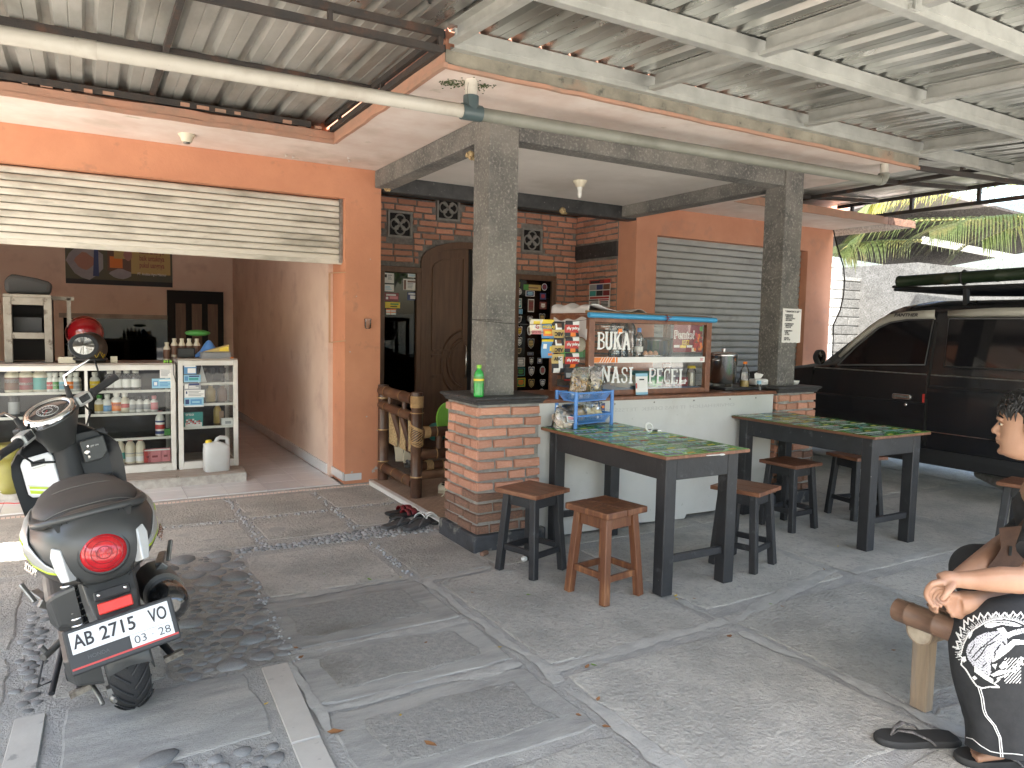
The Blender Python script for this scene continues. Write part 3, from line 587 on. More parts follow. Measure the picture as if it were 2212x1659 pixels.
bl = [(1119,616,6,8,'s','print_yellow','print_green','print_white'),(1176,620,8,9,'o','print_white','print_navy','print_maroon'),(1121,630,8,8,'o','print_white','print_brown','print_white'),(1145,634,13,7,'r','print_white','print_navy','print_cyan'),(1173,640,9,8,'r','print_navy','print_navy','print_red'),
 (1121,655,8,12,'r','print_white','print_teal','print_white'),(1147,660,9,16,'r','print_white','print_brown','print_maroon'),(1173,660,10,9,'r','print_maroon','print_brown','print_white'),(1122,673,9,6,'r','print_cyan','print_blue','print_cyan'),(1121,690,8,9,'s','print_white','print_grey','ink'),(1145,690,8,9,'s','print_grey','ink','print_white'),(1171,688,9,13,'s','print_grey','ink','print_gold'),
 (1122,715,8,12,'s','print_white','print_maroon','print_yellow'),(1144,714,7,12,'o','print_white','print_grey','print_brown'),(1122,738,8,11,'s','print_white','ink','print_white'),(1147,742,10,13,'s','print_grey','ink','print_gold'),(1121,758,8,8,'s','print_grey','print_gold','ink'),(1146,764,9,4,'r','print_grey','print_navy','print_grey'),(1125,782,12,11,'r','print_white','print_grey','print_white'),(1148,780,7,10,'s','print_grey','ink','print_white'),(1166,779,7,7,'r','print_grey','print_navy','print_white'),
 (1125,803,12,10,'r','print_teal','ink','print_lime' if 0 else 'print_green'),(1148,802,9,12,'s','print_white','print_navy','print_white'),(1172,800,8,11,'o','print_white','print_grey','print_red'),(1125,826,13,11,'r','print_yellow','print_green','print_orange'),(1148,828,9,11,'s','print_gold','ink','print_gold'),(1172,827,8,9,'s','print_white','print_navy','print_white'),(1126,852,12,8,'s','print_white','print_maroon','print_grey'),(1150,848,9,6,'r','print_maroon','print_red','print_white'),(1170,848,9,10,'o','print_white','print_white','print_grey')]
for b in bl: badge(*b)
# porch floor with small brown mosaic, pale edge
q = MB(); q.box(.10, 3.0, .53, 3.3, -.02, .026); pf = q.build('porch_floor', 'grout', house)
q = MB(); q.prism([(.075,.53),(.118,.53),(.118,2.14),(.075,2.14)], (0,0,0), X, Y, Z, -.02, .030); q.build('floor_edge', 'white_paint', pf, bevel=.003)
q = MB(); r_ = 0; y = .54
while y < 2.2:
    x = .124 + (0 if r_ % 2 else -.03)
    while x < .75: q.box(max(.12,x), x+.056, y, y+.030, .02, .0285); x += .060
    y += .034; r_ += 1
tag(q.build('floor_mosaic', 'mosaic', pf), kind='stuff')
# roller shutters
def shutter(x0, x1, y, z0, z1, pitch, m, name, label):
    q = MB(); q.box(x0, x1, y+.03, y+.035, z0+.02, z1); sh = q.build('roller_shutter', 'dark_void', house); sh['label'] = label
    q = MB(); n = 6; P = []
    P = [(0,0),(-.009,.004),(-.012,pitch*.3),(-.012,pitch*.72),(-.009,pitch*.84),(.002,pitch*.90)]
    A = [V(x0, p[0], p[1]) for p in P]; B = [V(x1, p[0], p[1]) for p in P]
    q.loft([A, B], caps=False, closed=False); q.add([V(x0,.002,pitch*.90),V(x1,.002,pitch*.90),V(x1,.012,pitch),V(x0,.012,pitch)], [(0,1,2,3)]); me = meshof(q, 'slat', m)
    z = z0 + .03
    while z + pitch < z1 + .02: put(me, 'slat', sh, (0, y, z)); z += pitch
    q = MB(); q.box(x0, x1, y-.006, y+.028, z0-.005, z0+.034); q.build('bottom_bar', m, sh, bevel=.004)
    return sh
shutter(-4.6, XO-.0, YS+.09, 1.893, ZO, .0505, 'shutter_white', 'roller_shutter', 'off white dirty slats rolled two thirds up')
shutter(3.308, 5.75, YS+.11, .03, 2.40, .076, 'shutter_grey', 'roller_shutter', 'grey slats rolled all the way down')
q = MB(); q.box(XO-.03, XO-.002, YS+.06, YS+.14, 1.9, ZO); q.build('shutter_guide', 'dull_steel', house)
q = MB(); c = at(718, 665, 'x', -.165)
# rectangle of wiring tape on the inner wall
for a, b in (((712,590),(712,740)),((712,740),(745,736)),((712,590),(745,588))): q.bar(at(*a,'x',-.163), at(*b,'x',-.163), .006, .016, (1,0,0))
mat('tape', (.55,.36,.22), .7); q.build('wall_trim', 'tape', house)
# ================================================================== BRICK PILLARS
def pillar(dx, label, left=True):
    t = empty('brick_pillar', (dx,0,0), 0, label, 'pillar', 'brick pillars carrying the porch')
    q = MB(); q.box(0, .523, 0, .523, -.02, .101); q.build('plinth', 'black_plinth', t, bevel=.012, seg=2)
    q = MB(); q.box(.035, .468, .035, .468, .1, .906); core = q.build('pillar_core', 'pillar_mortar', t)
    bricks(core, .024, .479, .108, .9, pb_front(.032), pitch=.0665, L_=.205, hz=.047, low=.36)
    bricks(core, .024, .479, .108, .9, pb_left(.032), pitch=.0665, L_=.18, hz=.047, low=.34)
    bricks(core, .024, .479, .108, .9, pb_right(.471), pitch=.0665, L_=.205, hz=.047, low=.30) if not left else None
    q = MB(); lo = []
    for d, z in ((-.02,.904),(.008,.906),(.008,.916),(.016,.922),(.016,.930),(.026,.934),(.034,.942),(.034,.948),(.026,.9545)):
        a, b = .0233-d, .478+d; lo.append([V(a,a,z),V(b,a,z),V(b,b,z),V(a,b,z)])
    q.loft(lo, caps=True, smooth=False); q.build('stone_cap', 'black_stone', t, bevel=.002)
    q = MB(); lo = []
    for i in range(13):
        z = .954 + i*(2.69-.954)/12; j = lambda: rnd.gauss(0, .0012); a, b = .128, .335
        lo.append([V(a+j(),a+j(),z),V(b+j(),a+j(),z),V(b+j(),b+j(),z),V(a+j(),b+j(),z)])
    q.loft(lo, smooth=False); q.build('shaft', 'grey_plaster', t, bevel=.006, seg=2)
    return t
pillar(0, 'brick pillar at the porch corner, nearer to the scooter, green bottle on its cap')
pillar(2.668, 'brick pillar beside the black van, paper menu taped to its shaft', left=False)
# ================================================================== CANOPIES
def roof_sheet(x0, x1, y0, y1, zf, par, m, pitch=.19, h=.034):
    q = MB(); x = x0; P = []
    while x < x1 - 1e-4:
        for dx, dz in ((0,0),(.058,0),(.062,.004),(.066,0),(.120,0),(.136,h),(.172,h)): 
            if x+dx <= x1+.001: P.append((x+dx, dz))
        x += pitch
    P.append((x1, 0)); n = max(1, int((y1-y0)/1.6)); lo = []
    for i in range(n+1): y = y0 + (y1-y0)*i/n; lo.append([V(px, y, zf(px, y) + pz) for px, pz in P])
    q.loft(lo, caps=False, smooth=False, closed=False); o = q.build('roof_sheet', m, par, fix=False)
    return o
def cbar(q, a, b, h=.095, wd=.045):
    """C channel: web plus two flanges with lips"""
    a = Vector(a); b = Vector(b); d = (b-a).normalized(); s_ = d.cross(Z).normalized()
    q.bar(a + Z*h/2, b + Z*h/2, .004, h); q.bar(a + s_*wd/2 + Z*.0, b + s_*wd/2, wd, .004); q.bar(a + s_*wd/2 + Z*h, b + s_*wd/2 + Z*h, wd, .004)
    q.bar(a + s_*wd + Z*.008, b + s_*wd + Z*.008, .004, .018); q.bar(a + Z*h*.35 - s_*.003, b + Z*h*.35 - s_*.003, .004, .01)
fc = empty('front_canopy', (0,0,0), 0, 'large galvanised canopy of corrugated sheets on pale steel channels over the yard', 'canopy')
zf = lambda y: 2.779 + (y+.45)*.062
xs = -5.72
while xs < 6.2:
    roof_sheet(xs, xs+.76, -4.4, -.396, lambda x, y: zf(y)+.101, fc, 'galvalume'); xs += .76
for k, y in enumerate((-.455,-1.27,-2.06,-2.87,-3.68,-4.32)):
    q = MB(); x0 = -.395 if k == 0 else -5.7
    cbar(q, (6.2,y,zf(y)), (x0,y,zf(y))); q.build('purlin', 'channel_steel', fc)
for x in (-5.66,-4.52,-3.15,-1.78,-.40,.879,2.233,3.567,4.9,6.15):
    for k in range(4):
        ya, yb = -.50-.81*k, -.455-.81*(k+1)+.0
        if x < -.5 and k == 0: continue
        q = MB(); cbar(q, (x,ya,zf(ya)+.001), (x,yb,zf(yb)+.001)); q.build('cross_channel', 'channel_steel', fc)
        q = MB(); q.cbox((x+.012, yb+.008, zf(yb)+.05), .05, .012, .085); q.build('bracket', 'channel_steel', fc)
q = MB()
for x in (-5.6, 6.1): q.box(x-.05, x+.05, -4.3, -4.2, -.01, zf(-4.25))
for x in (6.15,): q.box(x-.04, x+.04, -.5, -.42, -.01, 2.76)
q.build('canopy_post', 'channel_steel', fc)
lc = empty('left_canopy', (0,0,0), 0, 'older corrugated canopy on rusty black bars in front of the open shop', 'canopy')
xs = -.42 - .76
while xs > -4.95:
    roof_sheet(xs, xs+.76, .02 if -4.9 < xs < -4.15 else -.62, 1.75, lambda x, y: 2.868 - (y-.5)*.012, lc, 'galv_stain'); xs -= .76  # outermost sheet cut short out of view to let a sun patch through
def rbar(a, b, s_=.03, h=.034, par=lc, name='steel_bar'): q = MB(); q.bar(a, b, s_, h); return q.build(name, 'rusty_steel', par)
rbar((-5,.62,2.832),(-.45,.62,2.842), .03, .045); rbar((-5,1.49,2.808),(-.6,1.49,2.80), .035, .04)
rbar((-5,-.43,2.742),(-.45,-.43,2.762)); rbar((-5,-.43,2.828),(-.45,-.43,2.842))
for x in (-.46,-1.02,-1.60,-2.2): rbar((x,-.43,2.757),(x,-.43,2.83), .022, .022)
rbar((-.445,1.50,2.79),(-.445,-.42,2.778)); rbar((-.445,1.62,2.862),(-.445,-.42,2.846))
for y in (1.3,.45,-.3): rbar((-.445,y,2.79),(-.445,y,2.85), .022, .022)
rbar((-1.62,-.42,2.842),(-1.62,1.5,2.842), .03, .03); rbar((-3.2,-.42,2.842),(-3.2,1.5,2.842), .03, .03)
for k in range(36):
    x = -.55 - k*.11; y = rnd.uniform(1.46,1.54); q = MB(); q.cbox((x, y, 2.79+rnd.uniform(-.006,.01)), rnd.uniform(.03,.08), .03, .02); q.build('mortar_lump', 'fascia_peach', lc)
rc = empty('side_canopy', (0,0,0), 0, 'dark corrugated canopy on black trusses above the van', 'canopy')
xs = 3.68; zr = lambda x: 2.83 + (x-3.66)*.062
while xs < 6.1:
    roof_sheet(xs, xs+.50, -.44, 2.6, lambda x, y: zr(x), rc, 'galv_stain', pitch=.10, h=.018); xs += .50
xt = 6.12
rbar((xt,2.1,2.785),(xt,-5,2.785), .04, .04, rc); rbar((xt,2.1,2.955),(xt,-5,2.955), .04, .04, rc)
for y in (1.9,1.15,.42,-.35,-1.1): rbar((xt,y,2.79),(xt,y,2.95), .034, .034, rc)
for y in (1.55,.55): rbar((3.68,y,zr(3.68)-.03),(xt,y,zr(xt)-.03), .04, .04, rc)
rbar((3.72,-.4,2.80),(3.72,1.5,2.80), .04, .05, rc); rbar((4.9,-.4,2.80+.07),(4.9,2.0,2.87), .035, .035, rc)
rbar((3.68,-.40,2.79),(xt,-.40,2.91), .035, .035, rc); rbar((3.68,-.40,2.70),(xt,-.40,2.80), .035, .035, rc)
for x in (4.3,4.9,5.5): rbar((x,-.40,zr(x)-.11),(x,-.40,zr(x)-.03), .03, .03, rc)
# drain pipe
dp = empty('drain_pipe', tuple(at(1017,243,'y',-.3)), 0, 'long plastic drain pipe, white left and grey right, hung under the overhang', 'pipe')
o = Vector(dp.location); pl = at(-160,48,'y',-.28) - o; pr_ = at(1900,390,'y',-.36) - o
q = MB(); q.tube([pl, V(-.04,0,0)], .036, 14); q.build('white_pipe', 'pipe_white', dp)
q = MB(); a = pl.lerp(V(0,0,0), .21); b = pl.lerp(V(0,0,0), .245); q.tube([a, b], .0385, 14); q.build('sleeve', 'pipe_white', dp)
q = MB(); q.tube([V(.04,0,0), pr_], .036, 14); q.build('grey_pipe', 'pipe_grey', dp)
q = MB(); q.tube([V(-.055,0,-.001), V(.06,0,.001)], .043, 14); q.tube([V(0,0,0), V(0,0,.085)], .042, 14); q.build('tee_joint', 'pipe_joint', dp)
q = MB(); q.tube([V(0,0,.08), V(0,0,ZS-o.z)], .034, 14); q.build('riser', 'pipe_white', dp)
q = MB(); q.tube([pr_ + V(-.02,0,0), pr_ + V(.03,0,.008), pr_ + V(.05,0,.04), pr_ + V(.05,0,.06)], .041, 12); q.build('elbow', 'pipe_grey', dp)
q = MB(); q.tube([pr_ + V(.05,0,.05), V(pr_.x+.05, pr_.y, ZS-o.z)], .030, 12); q.build('riser', 'pipe_white', dp)
q = MB(); q.tube([V(-.03,-.03,.03), V(-.04,-.035,.1), V(-.02,-.01,.17), V(0,-.03,ZS-o.z)], .0012, 4); q.build('wire', 'rusty_steel', dp)
# ================================================================== TABLES AND STOOLS
def table(x, y0, wd, ln, label, seed):
    r = random.Random(seed); t = empty('dining_table', (x, y0, 0), 0, label, 'table', 'long printed dining tables')
    q = MB(); q.box(-.004, wd+.004, -.004, ln+.004, .730, .7485); q.build('tabletop', 'teak_seat', t, bevel=.003)
    q = MB(); q.use('table_green'); q.box(0, wd, 0, ln, .7490, .7502); z = .7504
    def pq(pts, m, zz): q.use(m); q.add([V(px, py, zz) for px, py in pts], [tuple(range(len(pts)))])
    k = 0; y = .01
    mat_l = ('print_cyan','print_white','print_lime2')
    while y < ln - .02:
        h = r.uniform(.15, .17)
        for c in range(2):
            x0 = c*wd/2 + .006; k += 1; xw = wd/2 - .012; e = .0001*k
            yb = min(ln-.004, y+h-.01)
            pq([(x0,y),(x0+xw,y),(x0+xw,yb),(x0,yb)], 'print_lime2' if r.random() < .55 else 'table_green', z+e)
            e += .00004; yy = min(ln-.006, y+.03)
            pq([(x0+.01,y+.008),(x0+.13,y+.008),(x0+.14,yy+.012),(x0+.02,yy+.012)], 'print_purple', z+e)
            pq([(x0+.035,y+.016),(x0+.115,y+.016),(x0+.117,y+.022),(x0+.037,y+.022)], 'print_white', z+e+.00004)
            pq([(x0+.16,y+.008),(x0+.22,y+.010),(x0+.225,yy+.01),(x0+.17,yy)], 'print_yellow', z+e)
            pq([(x0,yb-.030),(x0+xw*.92,yb-.030),(x0+xw*.92,yb-.004),(x0,yb-.004)], 'print_white' if r.random()<.6 else 'print_cyan', z+e)
            if yb-.02 < ln: pq([(x0+.02,yb-.019),(x0+xw*.7,yb-.019),(x0+xw*.7,yb-.015),(x0+.02,yb-.015)], 'print_grey', z+e+.00004)
            if r.random() < .35: pq([(x0+xw*.72,yb-.03),(x0+xw*.93,yb-.03),(x0+xw*.93,yb-.004),(x0+xw*.72,yb-.004)], 'print_red', z+e+.00006)
            for j in range(4):
                if y+.055 < yb-.04:
                    xx = x0+.05+j*.045; pq([(xx,y+.055),(xx+.010,y+.055),(xx+.022,yb-.042),(xx+.012,yb-.042)], 'print_cyan', z+e)
                    if j % 2 == 0: pq([(xx+.010,y+.055),(xx+.04,y+.055),(xx+.041,y+.063),(xx+.011,y+.063)], 'print_cyan', z+e+.00003)
            if r.random() < .3:
                for j in range(4): pq([(x0+.02,y+.05+j*.017),(x0+xw*.8,y+.05+j*.017),(x0+xw*.8,y+.058+j*.017),(x0+.02,y+.058+j*.017)], 'print_white' if j % 2 else 'ink', z+e+.0001)
        y += h
    q.build('printed_sheet', None, t, fix=False)
    a = .038; L_ = .075
    for ix, iy in ((a,a),(wd-a-L_,a),(a,ln-a-L_),(wd-a-L_,ln-a-L_)):
        q = MB(); q.box(ix, ix+L_, iy, iy+L_, 0, .7295); q.build('leg', 'black_wood', t, bevel=.004)
    q = MB(); h0, h1 = .610, .7293; e = .004
    q.box(a+L_, wd-a-L_, a+e, a+e+.025, h0, h1); q.box(a+L_, wd-a-L_, ln-a-e-.025, ln-a-e, h0, h1)
    q.box(a+e, a+e+.025, a+L_, ln-a-L_, h0, h1); q.box(wd-a-e-.025, wd-a-e, a+L_, ln-a-L_, h0, h1); q.build('apron', 'black_wood', t, bevel=.003)
    for yy in (a+.02, ln-a-L_+.02): q = MB(); q.box(a+L_, wd-a-L_, yy, yy+.028, .165, .205); q.build('stretcher', 'black_wood', t, bevel=.003)
    return t
mat('print_lime2', (.22,.52,.10), .16, c2=(.16,.45,.09), ns=14, c3=(.34,.58,.2), ns3=7); mat('table_green', (.11,.40,.08), .16, c2=(.08,.33,.07), ns=9)
for nme in ('print_green','print_purple'): pass
table(.491, -1.136, .597, 1.17, 'long black table with a green printed top, blue basket rack at its far end', 3)
table(2.21, -1.131, .595, 1.17, 'long black table next to the van with a clear water bottle at its far end', 8)
def stool(x, y, rz, label, seat='teak_seat', legs='black_wood', big=False):
    s = empty('stool', (x, y, 0), R(rz), label, 'stool', 'wooden stools at the tables'); H = .475; w_ = .152
    q = MB(); th = .034 if big else .024
    q.box(-w_, -.002, -w_, w_, H-th, H); q.box(.002, w_, -w_, w_, H-th, H-.0006); q.build('seat', seat, s, bevel=.006 if big else .003, seg=2)
    top, bot = .098, .128; zt = H-th-.0005
    for sx in (-1,1):
        for sy in (-1,1):
            q = MB(); q.bar((sx*bot,sy*bot,0), (sx*top,sy*top,zt), .042, .042, (0,1,0)); q.build('leg', legs, s, bevel=.004)
    q = MB(); zz = zt - .036
    for k in range(4):
        M = Matrix.Rotation(k*math.pi/2, 4, 'Z'); n0 = len(q.v); q.box(-top+.02, top-.02, -top-.010, -top+.010, zz-.03, zz+.034); q.xf(M, n0)
    q.build('apron', legs, s)
    for k in range(4):
        q = MB(); M = Matrix.Rotation(k*math.pi/2, 4, 'Z'); z = .125 + (.014 if k % 2 else 0); d = .128 - .03*z/.45
        q.box(-d+.02, d-.02, -d-.008, -d+.010, z-.017, z+.017); q.xf(M); q.build('stretcher', legs, s, bevel=.003)
    return s
stool(.155, -.41, 18, 'black legged stool with a brown seat right beside the brick pillar')
stool(.30, -.905, 9, 'reddish brown stool with brown legs at the near end of the green table', 'teak_bright', 'teak_bright', True)
stool(1.345, -.895, 17, 'black legged stool just right of the front leg of the green table')
stool(2.30, -.44, 3, 'black legged stool under the far side of the second table')
stool(3.02, -.46, -9, 'black legged stool between the second table and the van')
stool(3.10, -1.62, 10, 'black legged stool half hidden behind the seated man')
# ================================================================== COUNTER WALL AND FOOD DISPLAY
cw = empty('counter_wall', (.47, .05, 0), 0, 'white fibre board counter front between the two brick pillars', 'counter')
q = MB(); P = [(0,.012),(.9,.018),(1.3,.0),(1.32,.03),(2.2,.02),(2.2,.30),(2.19,.31),(2.2,.9),(0,.9)]
q.prism(P, (0,0,0), X, Z, Y, 0, .010); q.build('board', 'panel_white', cw)
q = MB(); q.box(0, 2.23, -.018, .62, .9005, .925); q.build('ledge', 'case_wood', cw, bevel=.004)
q = MB()
for x in (.62,.97,1.35,1.72,2.0): q.ell((x,-.002,.875), .006, .004, .006, 8, 6)
tag(q.build('screw_heads', 'dull_steel', cw), kind='stuff')
q = MB(); q.box(.1,2.1,.30,.32,.02,.9); q.box(0,.02,.02,.6,.02,.9); q.build('backing', 'dark_wood', cw)
mat('faint_ink', (.47,.46,.44), .6)
text('OMVIREHALICH  IT MAS DEREK  TETSSS  ISTS', .035, 'faint_ink', (1.12, -.0008, .83), (-1,0,0), (0,0,1), 'lettering', cw, ext=.0002, width=1.3)
cw.children[-1].rotation_euler = (0,0,0)
q = MB(); card(q, .115, .085, (.42,-.0012,.80), X, Z, 'print_navy', [(.05,.15,.38,.92,'print_white'),(.45,.6,.95,.8,'print_orange'),(.1,.5,.3,.8,'ink'),(.5,.2,.9,.45,'print_grey')]); q.build('sticker', None, cw)
DX0, DX1, DY0, DY1, DZ0, DZ1 = .905, 2.04, .115, .60, .926, 1.478
dc = empty('food_display', (0,0,0), 0, 'wood framed glass food display case lettered BUKA NASI PECEL on the counter', 'display case')
for x, y in ((DX0,DY0),(DX1-.05,DY0),(DX0,DY1-.04),(DX1-.05,DY1-.04)):
    q = MB(); q.box(x, x+.05, y, y+.04, DZ0, DZ1); q.build('post', 'case_wood', dc, bevel=.003)
q = MB()
for z0, z1 in ((DZ0, DZ0+.035),(DZ1-.05, DZ1)):
    for y in (DY0+.004, DY1-.036): q.box(DX0+.05, DX1-.05, y, y+.032, z0, z1)
    for x in (DX0+.005, DX1-.045): q.box(x, x+.04, DY0+.04, DY1-.04, z0, z1)
q.build('rail', 'case_wood', dc, bevel=.002)
q = MB(); q.box(DX0+.002, DX1-.002, DY0+.002, DY1-.002, DZ1+.0005, DZ1+.012); q.build('top_board', 'case_wood', dc)
q = MB(); q.box(DX0+.05, DX1-.05, DY0+.04, DY1-.04, 1.166, 1.172); q.build('shelf', 'pane', dc)
q = MB(); q.box(DX0+.05, DX1-.05, DY0+.014, DY0+.018, DZ0+.035, DZ1-.05); q.box(DX0+.02, DX0+.024, DY0+.04, DY1-.04, DZ0+.035, DZ1-.05); q.box(DX1-.03, DX1-.026, DY0+.04, DY1-.04, DZ0+.035, DZ1-.05); q.build('glass_pane', 'pane_case', dc)
q = MB(); q.box(DX0+.05, DX1-.05, DY0+.04, DY1-.04, DZ0+.0355, DZ0+.037); q.build('base_sheet', 'print_blue', dc)
YG = DY0 + .0128
def dpt(u, v): p = at(u, v, 'y', YG); return p.x, p.z
x0, z0 = dpt(1285,776); x1, z1 = dpt(1519,762)
q = MB(); q.use('print_white'); q.box(DX0+.051, DX1-.051, YG-.001, YG+.001, 1.152, 1.192); q.use('print_orange'); q.box(DX0+.053, DX0+.235, YG-.0016, YG-.0009, 1.154, 1.190); q.box(DX0+.243, DX0+.258, YG-.0016, YG-.0009, 1.154, 1.190)
q.use('print_white')
for k in range(5): xx = DX0+.10+k*.022; q.prism([(xx,1.154),(xx+.006,1.154),(xx+.030,1.190),(xx+.024,1.190)], (0,0,0), X, Z, (0,-1,0), -YG+.0015, -YG+.0021)
q.build('stripe', None, dc)
GL = {'B': (('s',[(.27,.02),(.27,.98)]),('l',[(.08,.95),(.55,.95),(.8,.85),(.8,.65),(.55,.54),(.3,.54)]),('l',[(.55,.52),(.86,.42),(.86,.14),(.58,.05),(.08,.05)])),
 'U': (('s',[(.24,.98),(.24,.2),(.4,.06),(.62,.06),(.76,.2),(.76,.98)]),('f',[(.05,.95),(.42,.95)]),('f',[(.6,.95),(.95,.95)])),
 'K': (('s',[(.25,.02),(.25,.98)]),('l',[(.80,.95),(.3,.45)]),('s',[(.42,.58),(.82,.05)]),('f',[(.06,.05),(.45,.05)]),('f',[(.06,.95),(.45,.95)]),('f',[(.62,.05),(.98,.05)]),('f',[(.62,.95),(.98,.95)])),
 'A': (('s',[(.22,.05),(.5,.95)]),('s',[(.5,.95),(.80,.05)]),('l',[(.32,.33),(.7,.33)]),('f',[(.04,.05),(.38,.05)]),('f',[(.62,.05),(.98,.05)]),('f',[(.3,.95),(.62,.95)])),
 'N': (('s',[(.22,.05),(.22,.95)]),('s',[(.22,.95),(.78,.05)]),('s',[(.78,.05),(.78,.95)]),('f',[(.04,.05),(.4,.05)]),('f',[(.02,.95),(.3,.95)]),('f',[(.6,.95),(.98,.95)])),
 'S': (('l',[(.82,.72),(.80,.9),(.6,.95),(.38,.95),(.2,.85),(.2,.68),(.36,.56),(.66,.46),(.83,.33),(.81,.14),(.62,.05),(.38,.05),(.2,.12),(.18,.3)]),),
 'I': (('s',[(.5,.02),(.5,.98)]),('f',[(.18,.05),(.82,.05)]),('f',[(.18,.95),(.82,.95)])),
 'P': (('s',[(.27,.02),(.27,.98)]),('l',[(.08,.95),(.6,.95),(.83,.85),(.83,.6),(.6,.46),(.3,.46)]),('f',[(.06,.05),(.5,.05)])),
 'E': (('s',[(.27,.02),(.27,.98)]),('l',[(.08,.95),(.84,.95),(.84,.76)]),('f',[(.3,.52),(.64,.52)]),('l',[(.08,.05),(.87,.05),(.87,.26)])),
 'C': (('l',[(.82,.70),(.82,.95),(.42,.95),(.24,.8),(.24,.2),(.42,.05),(.85,.05),(.85,.28)]),),
 'L': (('s',[(.3,.02),(.3,.98)]),('f',[(.1,.95),(.52,.95)]),('l',[(.1,.05),(.87,.05),(.87,.32)]))}
def letter(ch, u0, v0, u1, v1, par):
    x0, z1 = dpt(u0, v0); x1, z0 = dpt(u1, v1); w_, h_ = x1-x0, z1-z0; q = MB(); j = 0
    for kind, ln in GL[ch]:
        t = .0185 if kind == 's' else .011
        q.ribbon([(x0+px*w_, z0+pz*h_) for px, pz in ln], t, (0,YG-.0006-.00035*j,0), X, Z, (0,-1,0), 0, .0009); j += 1
    q.build('letter', 'print_white', par)
for a in (('B',1289,717,1306.5,755),('U',1306,716,1324,755),('K',1324,717,1343,755),('A',1344,719,1362,756),('N',1298,791,1319,826),('A',1319,792,1340,827),('S',1341,793,1356,827),('I',1356,793,1369,828),('P',1400,795,1417,828),('E',1417,796,1432,828),('C',1432,797,1448,829),('E',1448,797,1464,829),('L',1465,797,1482,829)): letter(*a, dc)
for u, v, w_, s in ((1308,706,.20,'TERIMA PESANAN'),(1312,711,.16,'0815 6880 7127')):
    x0, z0 = dpt(u+15, v); text(s, .016, 'print_white', (x0, YG-.001, z0), X, Z, 'lettering', dc, ext=.0002, width=w_)
x0, z1 = dpt(1459,701); x1, z0 = dpt(1519,761); q = MB(); W_, H_ = x1-x0, z1-z0; yp = DY0+.030
card(q, W_, H_, (x0, yp, z0), X, Z, 'print_maroon', [(.03,.17,.22,.26,'print_white'),(.24,.16,.44,.25,'print_yellow'),(.47,.17,.66,.26,'print_white'),(.64,.02,.78,.16,'cream_plastic'),(.9,.78,1,.95,'print_green')])
rr = random.Random(5)
for k in range(34):
    cx, cz = x0+W_*rr.uniform(.72,.97), z0+H_*rr.uniform(.1,.68); q.use(rr.choice(('print_orange','print_red','print_brown','print_red'))); q.prism([(cx+.013*math.cos(i*.9), cz+.013*math.sin(i*.9)) for i in range(7)], (0,yp-.002-.0001*k,0), X, Z, (0,-1,0), 0, .0006)
q.build('poster', None, dc); ps = dc.children[-1]
text('Pentol', .082, 'print_white', (x0+W_*.37, yp-.0022, z0+H_*.62), X, Z, 'lettering', ps, off=.004, width=W_*.70)
text('Pentol', .082, 'print_maroon', (x0+W_*.37, yp-.0036, z0+H_*.62), X, Z, 'lettering', ps, off=-.0012, width=W_*.66)
text('JOZZ', .045, 'print_yellow', (x0+W_*.42, yp-.0026, z0+H_*.35), X, Z, 'lettering', ps, off=.001, width=W_*.26)
x0, z0 = dpt(1505,768); q = MB(); card(q, .04, .026, (DX1-.105, YG-.0012, 1.159), X, Z, 'print_white', [(.1,.75,.9,.9,'print_red'),(.1,.1,.9,.22,'print_red'),(.2,.35,.8,.6,'print_pink')]); q.build('sticker', None, dc)
q = MB(); x0, z0 = dpt(1338,717); q.box(x0-.012, x0+.022, YG-.0035, YG-.002, z0-.012, z0+.022); q.build('orange_tag', 'print_orange', dc)
def bottle(name, loc, prof, m, label, cat, group=None, cap=None, capm='white_plastic', lab=None, labm='print_blue', n=14, liquid=None):
    t = empty(name, loc, 0, label, cat, group); q = MB(); q.lathe(prof, n=n); q.build('body', m, t)
    if cap: r_, z0, z1 = cap; q = MB(); q.lathe([(r_,z0),(r_,z1-.002),(r_*.9,z1)], n=n); q.build('cap', capm, t)
    if lab:
        for k, (r_, z0, z1, lm) in enumerate(lab): q = MB(); q.lathe([(r_,z0),(r_,z1)], n=n); q.f = [f for f in q.f if len(f) == 4]; q.mi = q.mi[:len(q.f)]; q.sm = q.sm[:len(q.f)]; q.build('label', lm, t)
    if liquid: r_, z1, lm = liquid; q = MB(); q.lathe([(r_*.95,.004),(r_,.01),(r_,z1)], n=n); q.build('liquid', lm, t)
    return t
WB = [(.026,0),(.032,.008),(.033,.03),(.031,.035),(.033,.045),(.031,.055),(.033,.065),(.031,.13),(.033,.135),(.033,.15),(.028,.175),(.014,.20),(.0125,.215)]
WB2 = [(r_*1.12, z*1.05) for r_, z in WB]
for k, (px, cap) in enumerate(((1329,'print_white'),(1348,'print_white'),(1367,'print_white'))):
    p = at(px, 730, 'y', .40); bottle('water_bottle', (p.x, .40+.02*k, 1.1725), [(r_*1.5, z*1.35) for r_, z in WB], 'water_bottle', 'clear refill bottle on the upper shelf of the food display', 'bottle', 'clear bottles in the display')
p = at(1380, 745, 'y', .28); bottle('water_bottle', (p.x, .28, 1.1725), [(r_, z*.95) for r_, z in WB], 'water_bottle', 'small capped water bottle right of the clear refill bottles in the food display', 'bottle', None, (.015,.195,.225), 'blue_plastic', [(.0335,.05,.09,'print_white')])
p = at(1418, 745, 'y', .42); t = empty('cooking_pot', (p.x, .42, 1.1725), 0, 'grey aluminium pot on the upper display shelf behind the eggs', 'pot')
q = MB(); q.lathe([(.10,0),(.115,.01),(.135,.13),(.145,.135),(.145,.14),(.132,.135),(.112,.012)], n=20); q.build('body', 'steel', t); q = MB(); q.lathe([(.148,.141),(.14,.15),(.05,.158)], n=20); q.build('lid', 'steel', t)
